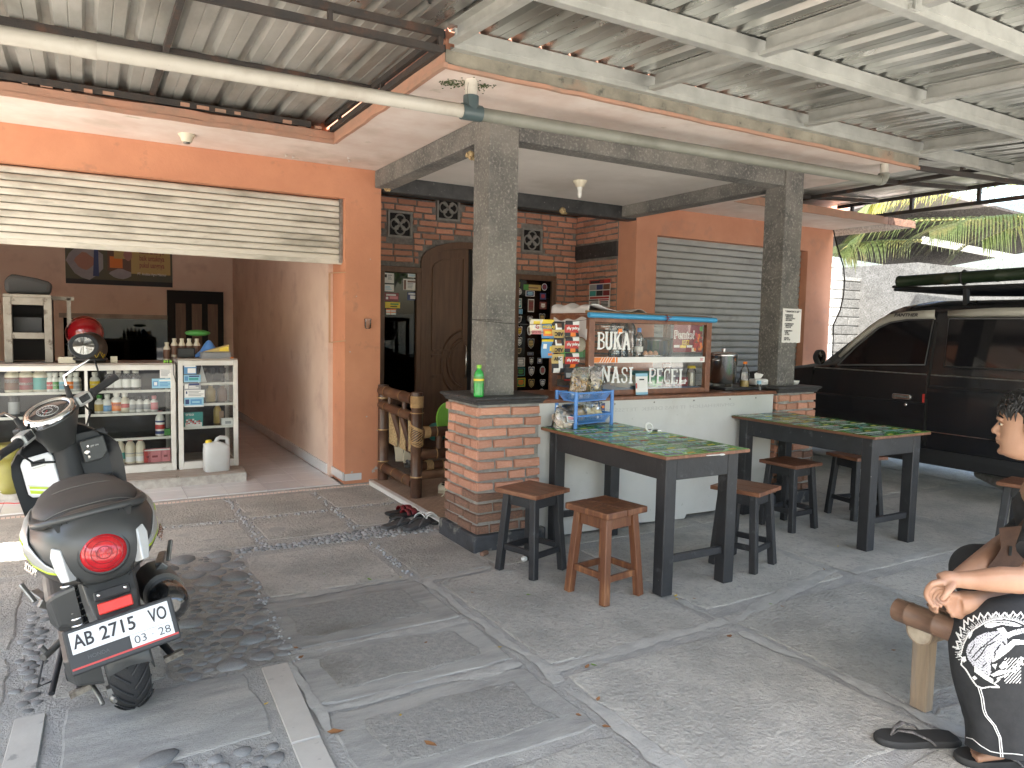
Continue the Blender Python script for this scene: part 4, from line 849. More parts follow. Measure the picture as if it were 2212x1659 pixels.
p = at(1407, 762, 'y', .20)
q = MB(); q.box(-.085,.085,-.03,.03,.001,.004); q.box(-.085,-.082,-.03,.03,.004,.03); q.box(.082,.085,-.03,.03,.004,.03); q.box(-.082,.082,-.03,-.027,.004,.03)
tr = q.build('egg_tray', 'clear_plastic'); tr.location = (p.x, .21, 1.1725); tag(tr, 'clear plastic tray with three brown eggs in the display', 'tray')
eg = meshof(MB().lathe([(0,0),(.012,.003),(.020,.014),(.022,.026),(.018,.042),(.010,.053),(0,.057)], n=12), 'egg', 'egg')
for k in range(3): e = put(eg, 'egg', None, (p.x-.047+k*.047, .21, 1.1772)); tag(e, 'brown egg in the clear tray inside the food display', 'egg', 'eggs in the display')
def bowl(name, loc, r0, r1, h, m, label, cat='bowl'):
    q = MB(); q.lathe([(r0*.6,0),(r0*.62,.006),(r0,.012),(r1*.95,h*.8),(r1,h),(r1*1.08,h),(r1*1.08,h+.004),(r1*.97,h+.003),(r0*.9,.016),(0,.012)], n=20); o = q.build(name, m); o.location = loc; return tag(o, label, cat)
p = at(1410, 840, 'y', .27); bowl('plastic_bowl', (p.x, .27, DZ0+.0375), .06, .085, .075, 'green_plastic', 'green plastic bowl on the blue base of the display')
p = at(1345, 832, 'y', .34); bowl('plastic_bowl', (p.x, .34, DZ0+.0375), .09, .115, .08, 'cream_plastic', 'large pale plastic bowl behind the letters NASI')
p = at(1392, 815, 'y', .42); bowl('plastic_bowl', (p.x, .45, DZ0+.0375), .07, .10, .10, 'print_teal', 'teal plastic bowl at the back of the display')
def jar(px, r_, h, m, capm, label):
    p = at(px, 835, 'y', .25); bottle('storage_jar', (p.x, .25, DZ0+.0375), [(r_,0),(r_,h*.9),(r_*.8,h)], 'clear_plastic', label, 'jar', None, (r_*.95,h,h+.02), capm, None, liquid=(r_*.9,h*.75,m))
jar(1441, .037, .15, 'print_brown', 'print_grey', 'jar of red brown sambal behind the letters PECEL'); jar(1492, .034, .135, 'cream_plastic', 'print_yellow', 'jar with a gold lid at the right end of the display')
q = MB(); p = at(1468, 832, 'y', .26); card(q, .10, .07, (p.x-.05,.255,DZ0+.037), X, Z, 'print_maroon', [(.1,.5,.9,.7,'print_white'),(.2,.2,.5,.4,'print_pink')], t=.03); tag(q.build('snack_box', None), 'maroon snack box beside the gold lidded jar', 'box')
# payment stand without its code
x0, z1 = dpt(1370,804); x1, z0 = dpt(1394,849); q = MB(); card(q, x1-x0, z1-z0, (x0, DY0-.012, DZ0), X, V(0,.08,1), 'print_white', [(0,.86,1,1,'print_cyan'),(.12,.3,.85,.78,'paper'),(0,.0,1,.12,'print_cyan'),(.0,.3,.1,.55,'print_red'),(.3,.68,.7,.74,'ink')], t=.003); tag(q.build('payment_card', None), 'white and blue payment card leaning on the display glass', 'card')
q = MB(); q.use('print_green'); q.box(1.03,1.09,.50,.56,1.173,1.25); q.box(1.1,1.17,.50,.55,1.173,1.23); tag(q.build('soap_box', None), 'green boxes at the back of the upper display shelf', 'box')
q = MB(); q.tube([V(.93,.30,1.37),V(.93,.56,1.37)], .05, 14); q.tube([V(.965,.30,1.27),V(.965,.56,1.27)], .05, 14); tag(q.build('paper_roll', 'cream_plastic'), 'brown paper rolls stacked at the left inside the display', 'rolls')
q = MB(); p = at(1236, 728, 'y', .4); q.box(.80,.90,.36,.5,1.18,1.24); tag(q.build('green_basket', 'green_plastic'), 'green plastic basket behind the hanging coffee sachets', 'basket'); 
bpy.data.objects['green_basket'].location = (.135,0,0)
# pole, stick and cloth on top
pole = MB(); a, b = at(1272,680,'y',.095), at(1546,692,'y',.095); pole.tube([a, b], .0185, 12); t = pole.build('blue_pole', 'blue_pole'); tag(t, 'bright blue round pole tied along the top of the display', 'pole')
q = MB(); q.tube([a+V(0,.035,.022), a.lerp(b,.5)+V(0,.035,.020), b+V(-.05,.035,.018)], .010, 8); tag(q.build('bamboo_stick', 'bamboo_tan'), 'thin pale bamboo stick lying behind the blue pole', 'stick')
m_ = a.lerp(b,.58); q = MB(); q.tube([m_+V(0,.02*math.cos(t_)-.002,.022*math.sin(t_)) for t_ in [i*.7 for i in range(9)]], .003, 5, closed=True); q.tube([m_+V(-.03,-.02,.0),m_+V(0,-.023,.004),m_+V(.035,-.02,.008)], .003, 5); q.tube([m_+V(-.012,-.021,-.03),m_+V(0,-.023,0),m_+V(.02,-.02,-.012)], .003, 5); tag(q.build('string_knot', 'print_maroon'), 'dark red string knotted round the blue pole', 'string')
def cloth(name, x0, x1, y0, y1, zfun, m, label, n=26):
    q = MB(); vs = []; fs = []
    for i in range(n+1):
        for j in range(n+1): u, v = i/n, j/n; vs.append(zfun(u, v))
    for i in range(n):
        for j in range(n): fs.append((i*(n+1)+j, (i+1)*(n+1)+j, (i+1)*(n+1)+j+1, i*(n+1)+j+1))
    q.add(vs, fs, True); o = q.build(name, m); so = o.modifiers.new('solid', 'SOLIDIFY'); so.thickness = .003; return tag(o, label, 'cloth')
def cz(u, v):
    x = .80 + .42*u; y = .14 + .46*v; base = 1.492; bump = .07*math.exp(-((u-.42)/.25)**2) * (1-.3*v)
    z = base + bump + .012*math.sin(9*u+5*v) + .008*math.sin(17*v-7*u)
    if u < .28: f = (.28-u)/.28; z -= f**1.2*.19*(1-.3*v); x += .10*f
    return V(x, y, z)
mat('cloth_sheer', (.66,.65,.65), .9, c2=(.56,.55,.56), ns=6, bump=.2, bs=30); cloth('white_cloth', 0,0,0,0, cz, 'cloth_sheer', 'thin white cloth draped over the left end of the display')
cloth('white_cloth', 0,0,0,0, lambda u, v: V(1.28+.34*u, .30+.25*v, 1.4925+.035*math.sin(3.1*u)*(1-.5*v)+.01*math.sin(12*u+4*v)), 'cloth_sheer', 'second smaller white cloth lying flat on top of the display', 14)
# sachets on a wire between the pillar and the display
wire = MB(); A, B = at(1016,690,'y',.126), at(1283,688,'y',.112); pts = [A.lerp(B, i/20) - Z*.035*math.sin(math.pi*i/20) for i in range(21)]; wire.tube(pts, .0018, 5); wire.tube([A+V(-.0,-.001,0), A+V(.22,0,.0)], .002, 5)
tag(wire.build('wire', 'rusty_steel'), 'thin dark wire strung from the brick pillar to the display', 'wire')
def pack(q, c, w_, h_, ms, seed, marks):
    r = random.Random(seed); n = 8
    def surf(u, v, s): bul = .010*math.sin(math.pi*u)*math.sin(math.pi*v)**.5; return c + V((u-.5)*w_, -s*bul - .004*math.sin(6*v+seed), (v-.5)*h_)
    for s in (1,-1):
        for i in range(n):
            for j in range(n):
                u, v = (i+.5)/n, (j+.5)/n; m = ms[0]
                for (a0,b0,a1,b1,mm) in marks:
                    if a0 <= u <= a1 and b0 <= v <= b1: m = mm
                q.use(m); q.add([surf(i/n,j/n,s),surf((i+1)/n,j/n,s),surf((i+1)/n,(j+1)/n,s),surf(i/n,(j+1)/n,s)], [(0,1,2,3)], True)
def strip_of(label, u0, u1, vs, y, styles, txt=None):
    c0 = at((u0+u1)/2, vs[0][0], 'y', y); t = empty('sachet_strip', c0, 0, label, 'sachets', 'snack and coffee packs hung on the wire')
    for k, (v0, v1) in enumerate(vs):
        a, b = at(u0, v0, 'y', y), at(u1, v1, 'y', y); q = MB(); cc = (a+b)/2 - c0; ms, marks, tx = styles[k % len(styles)]
        pack(q, cc, b.x-a.x, a.z-b.z, [ms], k+u0, marks); pk = q.build('sachet', None, t)
        if tx:
            for s, size, m, dx, dz, ux, uy, off in tx: text(s, size, m, cc + V(dx,-.0135,dz), ux, uy, 'lettering', pk, ext=.0003, off=off)
    return t
strip_of('pale coffee pack with a pink cup, leftmost of the packs on the wire', 1145, 1172, [(689,722)], .14, [('cream_plastic', [(.2,.4,.8,.6,'print_white'),(.3,.62,.8,.85,'print_yellow'),(.1,.0,.9,.2,'print_pink')], [('G',.04,'print_red',0,.0,X,Z,.001),('White Koffie',.02,'print_brown',0,-.035,-X,-Z,0)])])
strip_of('blue and yellow noodle packs hanging on the wire', 1170, 1196, [(690,731),(733,773)], .14, [('print_blue', [(0,.8,1,1,'print_yellow'),(.1,.1,.9,.45,'print_orange'),(.3,.2,.7,.38,'print_yellow')], [('MIGELAS',.025,'print_yellow',0,.012,X,Z,.0008)]), ('print_blue', [(0,.85,1,1,'print_yellow'),(0,0,1,.05,'print_yellow'),(.1,.45,.35,.7,'print_white'),(.6,.35,.95,.6,'print_yellow'),(.55,.1,.9,.3,'print_orange')], None)])
abc = ('print_gold', [(0,.45,1,1,'ink'),(.3,.55,.8,.85,'print_white'),(.4,.68,.7,.82,'print_brown'),(.0,.36,1,.42,'ink')], [('ABC',.034,'ink',0,-.028,-X,-Z,.0012)])
strip_of('gold and black coffee sachets hanging in a strip', 1192, 1218, [(694,730),(730,762),(765,805)], .135, [abc, abc, ('print_gold', [(.05,.02,.95,.5,'ink'),(.15,.05,.6,.25,'print_white'),(.55,.3,.9,.9,'print_white'),(0,.92,1,1,'print_gold')], [('ABC',.03,'ink',-.01,.03,X,Z,.001)])])
kp = ('print_red', [(0,0,1,.25,'ink'),(0,.78,1,1,'ink'),(.55,.8,.95,.97,'print_white'),(.4,.02,.75,.22,'print_orange'),(0,.26,1,.3,'print_maroon')], [('Kapal Api',.026,'print_white',0,.0,-X,-Z,.0008)])
strip_of('red and black coffee sachets hanging nearest the display', 1221, 1250, [(693,727),(728,761),(763,794)], .13, [kp])
strip_of('dark coffee sachets hanging behind the cracker bags', 1219, 1246, [(795,822)], .15, [('ink', [(.1,.3,.9,.6,'print_grey'),(0,0,1,.12,'print_red')], None)])
# blue two tier rack with cracker bags
rk = empty('basket_rack', (.80,.0,.7506), R(12), 'blue plastic two tier basket rack standing on the green table', 'rack')
bw_, bd_ = .175, .085
for sx in (-1,1):
    for sy in (-1,1): q = MB(); q.tube([V(sx*bw_,sy*bd_,0),V(sx*bw_,sy*bd_,.232)], .0125, 10); q.build('post', 'blue_plastic', rk)
for z in (.022, .168):
    q = MB(); bt = [V(-.14,-.06,z),V(.14,-.06,z),V(.14,.06,z),V(-.14,.06,z)]; tp = [V(-.17,-.085,z+.05),V(.17,-.085,z+.05),V(.17,.085,z+.05),V(-.17,.085,z+.05)]
    for k in range(4):
        a, b, c, d = bt[k], bt[(k+1)%4], tp[k], tp[(k+1)%4]; n = 26 if k % 2 == 0 else 14
        for i in range(n): f = (i+.5)/n; q.bar(a.lerp(b,f), c.lerp(d,f), .0035, .0035)
        q.bar(a, b, .007, .007); q.bar(c + Z*(.004 if k % 2 == 0 else .008), d + Z*(.004 if k % 2 == 0 else .008), .009, .011)
    for i in range(14): f = (i+.5)/14; q.bar(bt[0].lerp(bt[1],f), bt[3].lerp(bt[2],f), .004, .004)
    q.build('basket', 'blue_plastic', rk)
mat('cracker', (.72,.50,.26), .8, c2=(.58,.37,.17), ns=30, rv=.1); mat('cracker_pale', (.80,.70,.47), .8, c2=(.70,.58,.36), ns=30, rv=.1); mat('cracker_pink', (.72,.57,.45), .8, c2=(.6,.45,.34), ns=20)
def bag(name, loc, w_, h_, d_, tilt, m, label, n, sz, labelcard=False, rz=0, fill=.6):
    t = empty(name, loc, rz, label, 'snack bag', 'bags of crackers'); r = random.Random(hash(label) % 999 if 0 else len(label)*7+int(loc[0]*1000)); M = Matrix.Rotation(tilt, 4, 'X')
    q = MB(); q.use(m)
    for k in range(n):
        hz = r.uniform(.02, h_*fill); f = 1-.35*hz/h_; c = V(r.uniform(-.42,.42)*w_*f, r.uniform(-.38,.38)*d_*f, hz); n0 = len(q.v); a = r.uniform(0,6.28); pts = []
        if sz > 0:
            for i in range(5): tt = i/4*r.uniform(2.4,3.6); pts.append(c + V(math.cos(a)*math.cos(tt)*sz, math.sin(a)*math.cos(tt)*sz, math.sin(tt)*sz*.9))
            q.tube(pts, sz*.28, 5, flat=.5)
        else: q.ell((0,0,0), -sz, -sz*.8, -sz*.22, 9, 4, z0=-.9); q.xf(Matrix.Translation(c) @ Matrix.Rotation(r.uniform(.2,1.3),4,'X') @ Matrix.Rotation(a,4,'Z'), n0)
    q.xf(M); tag(q.build('crackers', None, t), kind='stuff')
    q = MB(); lo = []; nn = 18
    for i in range(10):
        v = i/9; z = v*h_; w1 = w_*.56*(1-.12*v+.03*math.sin(5*v)); d1 = d_*.56*max(.03, (1-v**1.6)); lo.append([V(w1*math.cos(k*2*math.pi/nn)+r.gauss(0,.003), d1*math.sin(k*2*math.pi/nn)+r.gauss(0,.003), z+(.006*math.sin(k*1.7) if i == 9 else 0)) for k in range(nn)])
    q.loft(lo); q.xf(M); q.build('plastic_bag', 'clear_plastic', t)
    if labelcard:
        q = MB(); card(q, .075, .042, V(-.035,-d_*.56-.004,.045), V(1,0,-.15), V(0,.3,1), 'print_white', [(.1,.45,.9,.55,'print_red'),(.15,.6,.8,.9,'print_pink'),(.1,.1,.9,.35,'print_grey')]); q.build('paper_label', None, t)
    return t
bag('cracker_bag', (.735,-.02,.935), .15, .20, .07, .16, 'cracker', 'bag of brown crisp strips at the left of the upper blue basket', 70, .016)
bag('cracker_bag', (.865,.01,.935), .14, .21, .06, .22, 'cracker_pale', 'bag of pale curly crackers at the right of the upper blue basket', 70, .016, fill=.55)
bag('cracker_bag', (.74,.0,.79), .13, .10, .08, .1, 'cracker', 'bag of brown chips on the left of the lower blue basket', 30, -.026)
bag('cracker_bag', (.88,.02,.79), .13, .11, .08, .1, 'cracker_pale', 'bag of round pale chips on the right of the lower blue basket', 34, -.03)
bag('cracker_bag', (.60,-.06,.7506), .18, .15, .11, .12, 'cracker_pink', 'bag of pinkish crackers with a paper label beside the blue rack', 26, -.036, True, R(10), .5)
# small things on pillar caps, counter and tables
p = at(1034,848,'y',.055)
GB = [(.026,0),(.031,.006),(.032,.02),(.030,.028),(.032,.036),(.030,.044),(.032,.052),(.030,.060),(.032,.068),(.032,.115),(.029,.12),(.031,.135),(.024,.155),(.013,.168),(.0125,.178)]
mat('green_drink', (.03,.36,.06), .12, spec=.7)
bottle('drink_bottle', (p.x, .055, .9548), GB, 'green_drink', 'green soft drink bottle standing on the brick pillar cap', 'bottle', None, (.0155,.176,.196), 'lime_plastic', [(.0326,.085,.128,'print_green'),(.0329,.10,.112,'print_yellow')])
p = at(1637,889,'z',.7505); bottle('water_bottle', (p.x, p.y, .7506), WB2, 'water_bottle', 'clear water bottle with a blue cap on the second table', 'bottle', None, (.0165,.222,.248), 'print_cyan', [(.037,.06,.115,'print_white'),(.0373,.075,.10,'print_cyan')])
t = empty('steamer_pot', (2.365,.30,.9255), 0, 'tall shiny steel steamer pot beside the food display', 'pot')
q = MB(); q.lathe([(.095,0),(.102,.008),(.104,.15),(.107,.155),(.107,.215),(.11,.22)], n=28); q.build('body', 'steel', t)
q = MB(); q.lathe([(.112,.221),(.112,.232),(.095,.245),(.03,.252)], n=28); q.cyl((0,0,.25),(0,0,.275),.014,.018); q.build('lid', 'steel', t)
for s_ in (-1,1): q = MB(); q.tube([V(-.03,s_*.107,.185),V(-.03,s_*.125,.185),V(.03,s_*.125,.185),V(.03,s_*.107,.185)], .005, 6); q.xf(Matrix.Rotation(R(-80),4,'Z')); q.build('handle', 'steel', t)
q = MB(); q.box(2.23,2.62,.13,.44,.926,.95); st = q.build('gas_stove', 'black_plastic', None, bevel=.006); tag(st, 'black gas stove on the counter under the steamer pot', 'stove')
t.location.z = .972
q = MB(); 
for k in range(4): a = k*math.pi/2; q.bar((2.365+.03*math.cos(a),.30+.03*math.sin(a),.961),(2.365+.10*math.cos(a),.30+.10*math.sin(a),.961), .008, .02)
q.build('pot_support', 'dull_steel', st)
bottle('oil_bottle', (2.47,.17,.9505), [(.032,0),(.036,.01),(.036,.11),(.030,.14),(.014,.165),(.013,.18)], 'clear_plastic', 'clear oil bottle with an orange cap in front of the steamer', 'bottle', None, (.016,.18,.2), 'print_orange', None, liquid=(.034,.05,'print_gold'))
t = empty('tissue_pack', (2.68+.02,.30,.9555), R(-8), 'white packet of paper tissues on the black stone cap', 'tissues'); t.location = (2.71,.24,.9555)
q = MB(); q.box(-.065,.065,-.045,.045,0,.05); q.build('packet', 'print_white', t, bevel=.012, seg=2); q = MB(); q.add([V(-.04,0,.05),V(.03,.01,.05),V(.05,0,.085),V(-.01,.02,.10),V(-.045,0,.09)], [(0,1,2,3,4)]); q.build('tissue', 'paper', t)
q = MB(); card(q, .09,.022,(-.045,-.0475,.012), X, Z, 'print_white', lines(.05,.95,.1,.9,2,'print_grey')); q.build('print', None, t)
q = MB(); q.lathe([(.034,0),(.04,.004),(.047,.026),(.047,.032),(.038,.032),(.032,.012),(0,.01)], n=20); o = q.build('ashtray', 'white_plastic'); o.location = (3.085,.20,.9555); tag(o, 'round white plastic ashtray on the pillar cap near the van', 'ashtray'); MATS['white_plastic']
q = MB(); q.lathe([(.05,0),(.12,.03),(.15,.07),(.155,.072),(.12,.035),(0,.008)], n=20); o = q.build('wok', 'black_plastic'); o.location = (2.40,.49,1.09); 
bpy.data.objects.remove(o)
p = at(1402,932,'z',.751); t = empty('key_ring', p, 0, 'bunch of keys on a white ring lying on the green table', 'keys')
q = MB(); q.tube([V(.026*math.cos(a), .01*math.sin(a), .026+.024*math.sin(a)) for a in [i*math.pi/10 for i in range(20)]], .006, 8, closed=True); q.build('ring', 'white_plastic', t)
q = MB(); q.bar(V(.01,0,.006),V(.05,-.015,.006), .022, .010); q.build('fob', 'black_plastic', t); q = MB(); q.bar(V(.05,-.015,.004),V(.10,-.01,.004), .006, .003); q.bar(V(.04,.01,.004),V(.09,.025,.004), .006, .003); q.build('key', 'steel', t)
p = at(1560,983,'z',.751); q = MB(); q.ell(p+V(0,0,.003), .018,.012,.005,10,5); q.bar(p+V(-.01,0,.003),p+V(-.10,.01,.003), .008,.003); tag(q.build('plastic_spoon', 'print_white'), 'white plastic spoon at the near edge of the green table', 'spoon')
p = at(1860,926,'z',.751); q = MB(); q.add([p,p+V(.05,.01,.012),p+V(.06,.04,.004),p+V(.02,.05,.016)], [(0,1,2,3)]); tag(q.build('wrapper', 'print_teal'), 'green candy wrapper on the second table', 'wrapper')
# paper menu on the second pillar
t = empty('menu_sheet', (0,0,0), 0, 'white paper menu taped to the second pillar', 'menu')
a, b = at(1691,666,'y',.1262), at(1727,740,'y',.1262); W_, H_ = b.x-a.x, a.z-b.z; q = MB(); lo = []
for i in range(9): x = a.x + W_*i/8; lo.append([V(x, .1235-.003*math.sin(i*.9), a.z-H_*j/8 - .004*(i%2)*(j==8)) for j in range(9)])
q.loft(lo, caps=False, closed=False); q.build('sheet', 'paper', t)
text('* PAWON V-dil *', .022, 'ink', (a.x+W_*.5, .1185, a.z-H_*.09), X, Z, 'lettering', t, ext=.0003, width=W_*.82, off=.0006)
for k, s in enumerate(('# MAKANAN','- NASI PECEL','- PENTOL KUAH','- MIE REBUS','','# GORENGAN','- MENDOAN','- TAHU ISI','','# MINUMAN','- KOPI','- ES TEH','','# BUKA','JAM  07.00')):
    if s: text(s, .0165, 'ink', (a.x+W_*.1, .1185, a.z-H_*(.19+.052*k)), X, Z, 'lettering', t, ext=.0003, off=.0004, align='LEFT')
# calendar on the brick side wall
a, b = at(1276,606,'x',3.008), at(1320,664,'x',3.008); t = empty('wall_calendar', (2.992, b.y, b.z), 0, 'wall calendar for 2025 hung on the brick side wall', 'calendar')
q = MB(); W_ = a.y-b.y; H_ = a.z-b.z
def gy(x0,y0,x1,y1,m): return (x0,y0,x1,y1,m)
its = [(0,.86,1,1,'print_red'),(.05,.88,.5,.97,'ink')] + [(.03+.32*c, .62-.22*r_+.02, .33+.32*c, .83-.22*r_, ('print_grey','print_navy','print_brown','print_teal','ink','print_maroon')[c+3*r_]) for c in range(3) for r_ in range(2)] + [(.05,.32,.95,.39,'print_red')]
its += [(.08+.47*c+.055*k, .04+.05*r_, .11+.47*c+.055*k, .07+.05*r_, 'ink' if k else 'print_red') for c in range(2) for k in range(7) for r_ in range(4)]
its += [(.06,.25,.46,.29,'ink'),(.54,.25,.94,.29,'print_red')]
card(q, W_, H_, (0,W_,0), (0,-1,0), Z, 'print_white', its); q.build('sheet', None, t)
text('2025', .05, 'ink', (-.003, W_*.42, H_*.93), (0,-1,0), Z, 'lettering', t, off=.001)
# lamp holders
t = empty('ceiling_lamp', (1.70,1.40,2.658), 0, 'white bulb in a square socket under the porch ceiling', 'lamp')
q = MB(); q.lathe([(.062,0),(.062,-.012),(.045,-.03),(.04,-.05),(.028,-.055)], n=8); q.build('socket', 'cream_plastic', t)
q = MB(); q.lathe([(.022,-.055),(.024,-.07),(.017,-.08),(.019,-.12),(.014,-.145),(0,-.15)], n=14); q.build('bulb', 'white_plastic', t)
t = empty('lamp_socket', tuple(at(403,290,'z',ZS)), 0, 'empty cream lamp socket under the overhang', 'lamp'); q = MB(); q.lathe([(.056,0),(.056,-.012),(.042,-.028),(.036,-.05),(.03,-.055)], n=8); q.build('socket', 'cream_plastic', t)
q = MB(); q.lathe([(.02,-.056),(.022,-.056),(.022,-.066),(0,-.066)], n=8); q.build('contact', 'dull_steel', t)
q = MB(); p = at(793,700,'y',YS-.02); q.lathe([(.028,.075),(.034,.07),(.028,.06),(.026,0),(.018,-.01),(0,-.012)], n=14); o = q.build('water_cup', 'clear_plastic'); o.location = (p.x, YS-.04, p.z-.03); tag(o, 'small clear plastic cup hung on the orange pillar', 'cup')
for p_, sc, lb in ((at(838,405,'y',2.19),1.0,'tan mud wasp nest at the foot of the left porch beam'),(at(1215,455,'y',YS-.01),1.1,'tan mud wasp nest under the back beam'),(at(1017,335,'x',.13),.9,'tan mud lump where the porch beam meets the pillar')):
    q = MB(); q.ell((0,0,0), .03*sc, .03*sc, .03*sc, 10, 6, z0=-.95); 
    for k in range(18): q.ell((rnd.gauss(0,.016),rnd.gauss(0,.016),rnd.uniform(-.025,0)), .009,.009,.012,6,4)
    o = q.build('wasp_nest', 'woven'); o.location = p_; tag(o, lb, 'nest')
# ================================================================== SCOOTER
mat('gunmetal', (.055,.056,.055), .36, spec=.5, rvar=.05); mat('bronze_dark', (.075,.068,.06), .33, metal=.35); mat('silver_paint', (.52,.52,.50), .3, metal=.3); mat('white_gloss', (.74,.75,.76), .2, coat=.4)
mat('matte_black', (.021,.022,.024), .5); mat('seat_vinyl', (.065,.06,.057), .55, bump=.25, bs=500, bdist=.002); mat('lime_line', (.52,.68,.02), .35); mat('grip_rubber', (.028,.028,.03), .6, bump=.4, bs=200)
mat('tail_red', (.55,.012,.018), .16, spec=.5, coat=.35, c2=(.36,.006,.012), ns=30); mat('reflector_red', (.62,.03,.02), .3, bump=.6, bs=400, bdist=.003); mat('lens_clear', (.52,.53,.53), .08, coat=1, c2=(.5,.5,.48), ns=40, c3=(.62,.42,.25), ns3=16, lo3=.62, hi3=.7); mat('plate_white', (.68,.69,.70), .35)
mat('tyre', (.027,.027,.028), .75, bump=.3, bs=120); mat('dial', (.03,.03,.034), .12, coat=1); mat('mirror', (.9,.9,.9), .015, metal=1); mat('pipe_black', (.02,.02,.02), .18, coat=1); mat('dirty_rubber', (.10,.08,.06), .9, c2=(.25,.22,.18), ns=60)
sc = empty('scooter', (-1.905,-1.0,0), 0, 'dark grey scooter with a round red tail light parked facing the shop', 'scooter'); sc.rotation_euler = (0, R(-10), R(4.4)); sc.scale = (1, 1, 1.035)
def wheel(name, y, w_, Rr, par):
    q = MB(); n = 40; pr = []
    for i in range(13): t = -1.9 + 3.8*i/12; pr.append((Rr - .062 + .062*math.cos(t*.80), w_*.52*math.sin(t*.80)))
    q.lathe(pr, (0,y,Rr), n, axis=(1,0,0)); wh = q.build(name, 'tyre', par)
    q = MB()
    for k in range(24):
        a = 2*math.pi*k/24
        for s in (-1, 1):
            pts = []
            for i in range(5):
                f = i/4; aa = a + f*.30 + (.13 if s > 0 else 0); xx = s*(.006 + f*w_*.47); rr = Rr + .002 - .030*(f**2.2); pts.append(V(xx, y + rr*math.sin(aa), Rr + rr*math.cos(aa)))
            q.tube(pts, [.0045,.004,.0035,.003,.002], 4)
    tag(q.build('tread', 'matte_black', wh), kind='stuff')
    q = MB(); q.lathe([(.135,-.035),(.15,-.03),(.15,.03),(.135,.035)], (0,y,Rr), 30, axis=(1,0,0)); q.lathe([(.03,-.05),(.03,.05)], (0,y,Rr), 14, axis=(1,0,0))
    for k in range(5): a = 2*math.pi*k/5; q.bar((0,y+.03*math.sin(a),Rr+.03*math.cos(a)),(0,y+.14*math.sin(a+.2),Rr+.14*math.cos(a+.2)), .03, .02, (1,0,0))
    q.build('rim', 'matte_black', wh); return wh
wheel('rear_wheel', 0, .122, .218, sc); wheel('front_wheel', 1.24, .10, .215, sc)
def sec(y, w_, zc, h, e=2.4, n=24): return supl(0, y, zc, w_, h, n, e)
q = MB(); q.loft([sec(-.285,.055,.628,.05,2.2), sec(-.272,.095,.630,.082,2.2), sec(-.24,.128,.632,.105,2.3), sec(-.18,.158,.634,.116,2.4), sec(-.08,.188,.634,.118,2.5), sec(.08,.208,.63,.118,2.7), sec(.26,.200,.61,.13,2.7), sec(.42,.175,.58,.14,2.6), sec(.54,.14,.53,.15,2.5), sec(.60,.11,.50,.15,2.5)])
q.build('rear_body', 'gunmetal', sc)
# side panels: bronze lower skirt, silver field, lime line and lettering
for s in (-1, 1):
    def sidept(y, f, off=.004):
        """point on the body side at local y, f in -1..1 up the section"""
        ys = [-.285,-.272,-.24,-.18,-.08,.08,.26,.42]; ws = [.055,.095,.128,.158,.188,.208,.2,.175]; zc = [.628,.63,.632,.634,.634,.63,.61,.58]; hs = [.05,.082,.105,.116,.118,.118,.13,.14]
        i = max(0, min(len(ys)-2, next((k for k in range(len(ys)-1) if y <= ys[k+1]), len(ys)-2))); t = max(0, min(1, (y-ys[i])/(ys[i+1]-ys[i])))
        L_ = lambda A: A[i]+(A[i+1]-A[i])*t; e = 2.55; c = (1-abs(f)**e)**(1/e); return V(s*(L_(ws)*c+off), y, L_(zc)+L_(hs)*f)
    def patch(name, y0, y1, f0, f1, m, off, n=10, k=5):
        q = MB(); lo = []
        for i in range(n+1):
            y = y0+(y1-y0)*i/n; a, b = f0(i/n), f1(i/n); lo.append([sidept(y, a+(b-a)*j/k, off) for j in range(k+1)])
        q.loft(lo, caps=False, closed=False); o = q.build(name, m, sc); so = o.modifiers.new('solid', 'SOLIDIFY'); so.thickness = .004; so.offset = 1 if s < 0 else -1; return o
    patch('side_skirt', -.262, .30, lambda t: -.86, lambda t: -.24-.16*(1-t)**2, 'bronze_dark', .0025)
    sp = patch('side_panel', -.248, .30, lambda t: -.20-.17*(1-t)**2, lambda t: -.30+1.0*min(1,t*1.9), 'silver_paint', .0032)
    patch('lime_stripe', -.25, .30, lambda t: -.25-.17*(1-t)**2, lambda t: -.19-.17*(1-t)**2, 'lime_line', .0045, k=1)
    patch('lime_stripe', .02, .20, lambda t: .10+.1*t, lambda t: .17+.12*t, 'lime_line', .0045, k=1)
    q = MB(); d0 = V(s*.206, -.03, .588); text('SCOOPY', .034, 'steel', V(s*.1985, -.03, .572), V(0,-s,0) if 0 else V(s*.22, s, 0) if s > 0 else V(.22,-1,0), V(-s*.35,0,1), 'lettering', sc, ext=.002, off=.0008, width=.14)
# seat, rail
def ssec(y, w_, zt, h, n=20):
    P = []
    for k in range(n): t = 2*math.pi*k/n; c_, s_ = math.cos(t), math.sin(t); P.append(V(w_*math.copysign(abs(c_)**.7, c_), y, zt - h + h*(math.copysign(abs(s_)**.75, s_) if s_ > 0 else s_*.5)))
    return P
q = MB(); q.loft([ssec(-.135,.06,.735,.02), ssec(-.12,.115,.752,.04), ssec(-.06,.150,.765,.055), ssec(.06,.166,.768,.06), ssec(.16,.166,.762,.06), ssec(.23,.160,.752,.06), ssec(.36,.145,.748,.06), ssec(.48,.115,.742,.065), ssec(.56,.075,.725,.06), ssec(.60,.035,.70,.04)])
st = q.build('seat', 'seat_vinyl', sc)
mat('thread', (.2,.19,.17), .8)
for yy, k in ((-.1,0),(.2,1)):
    q = MB(); pts = [V(.158*math.cos(t), (-.05 if k == 0 else .20)-(.085 if k == 0 else .04)*abs(math.sin(t))**1.3, .768-.050*abs(math.cos(t))**3-(.008 if k == 0 else .003)) for t in [math.pi*i/20 for i in range(21)]]; q.tube(pts, .0016, 4); q.build('seam', 'thread', st)
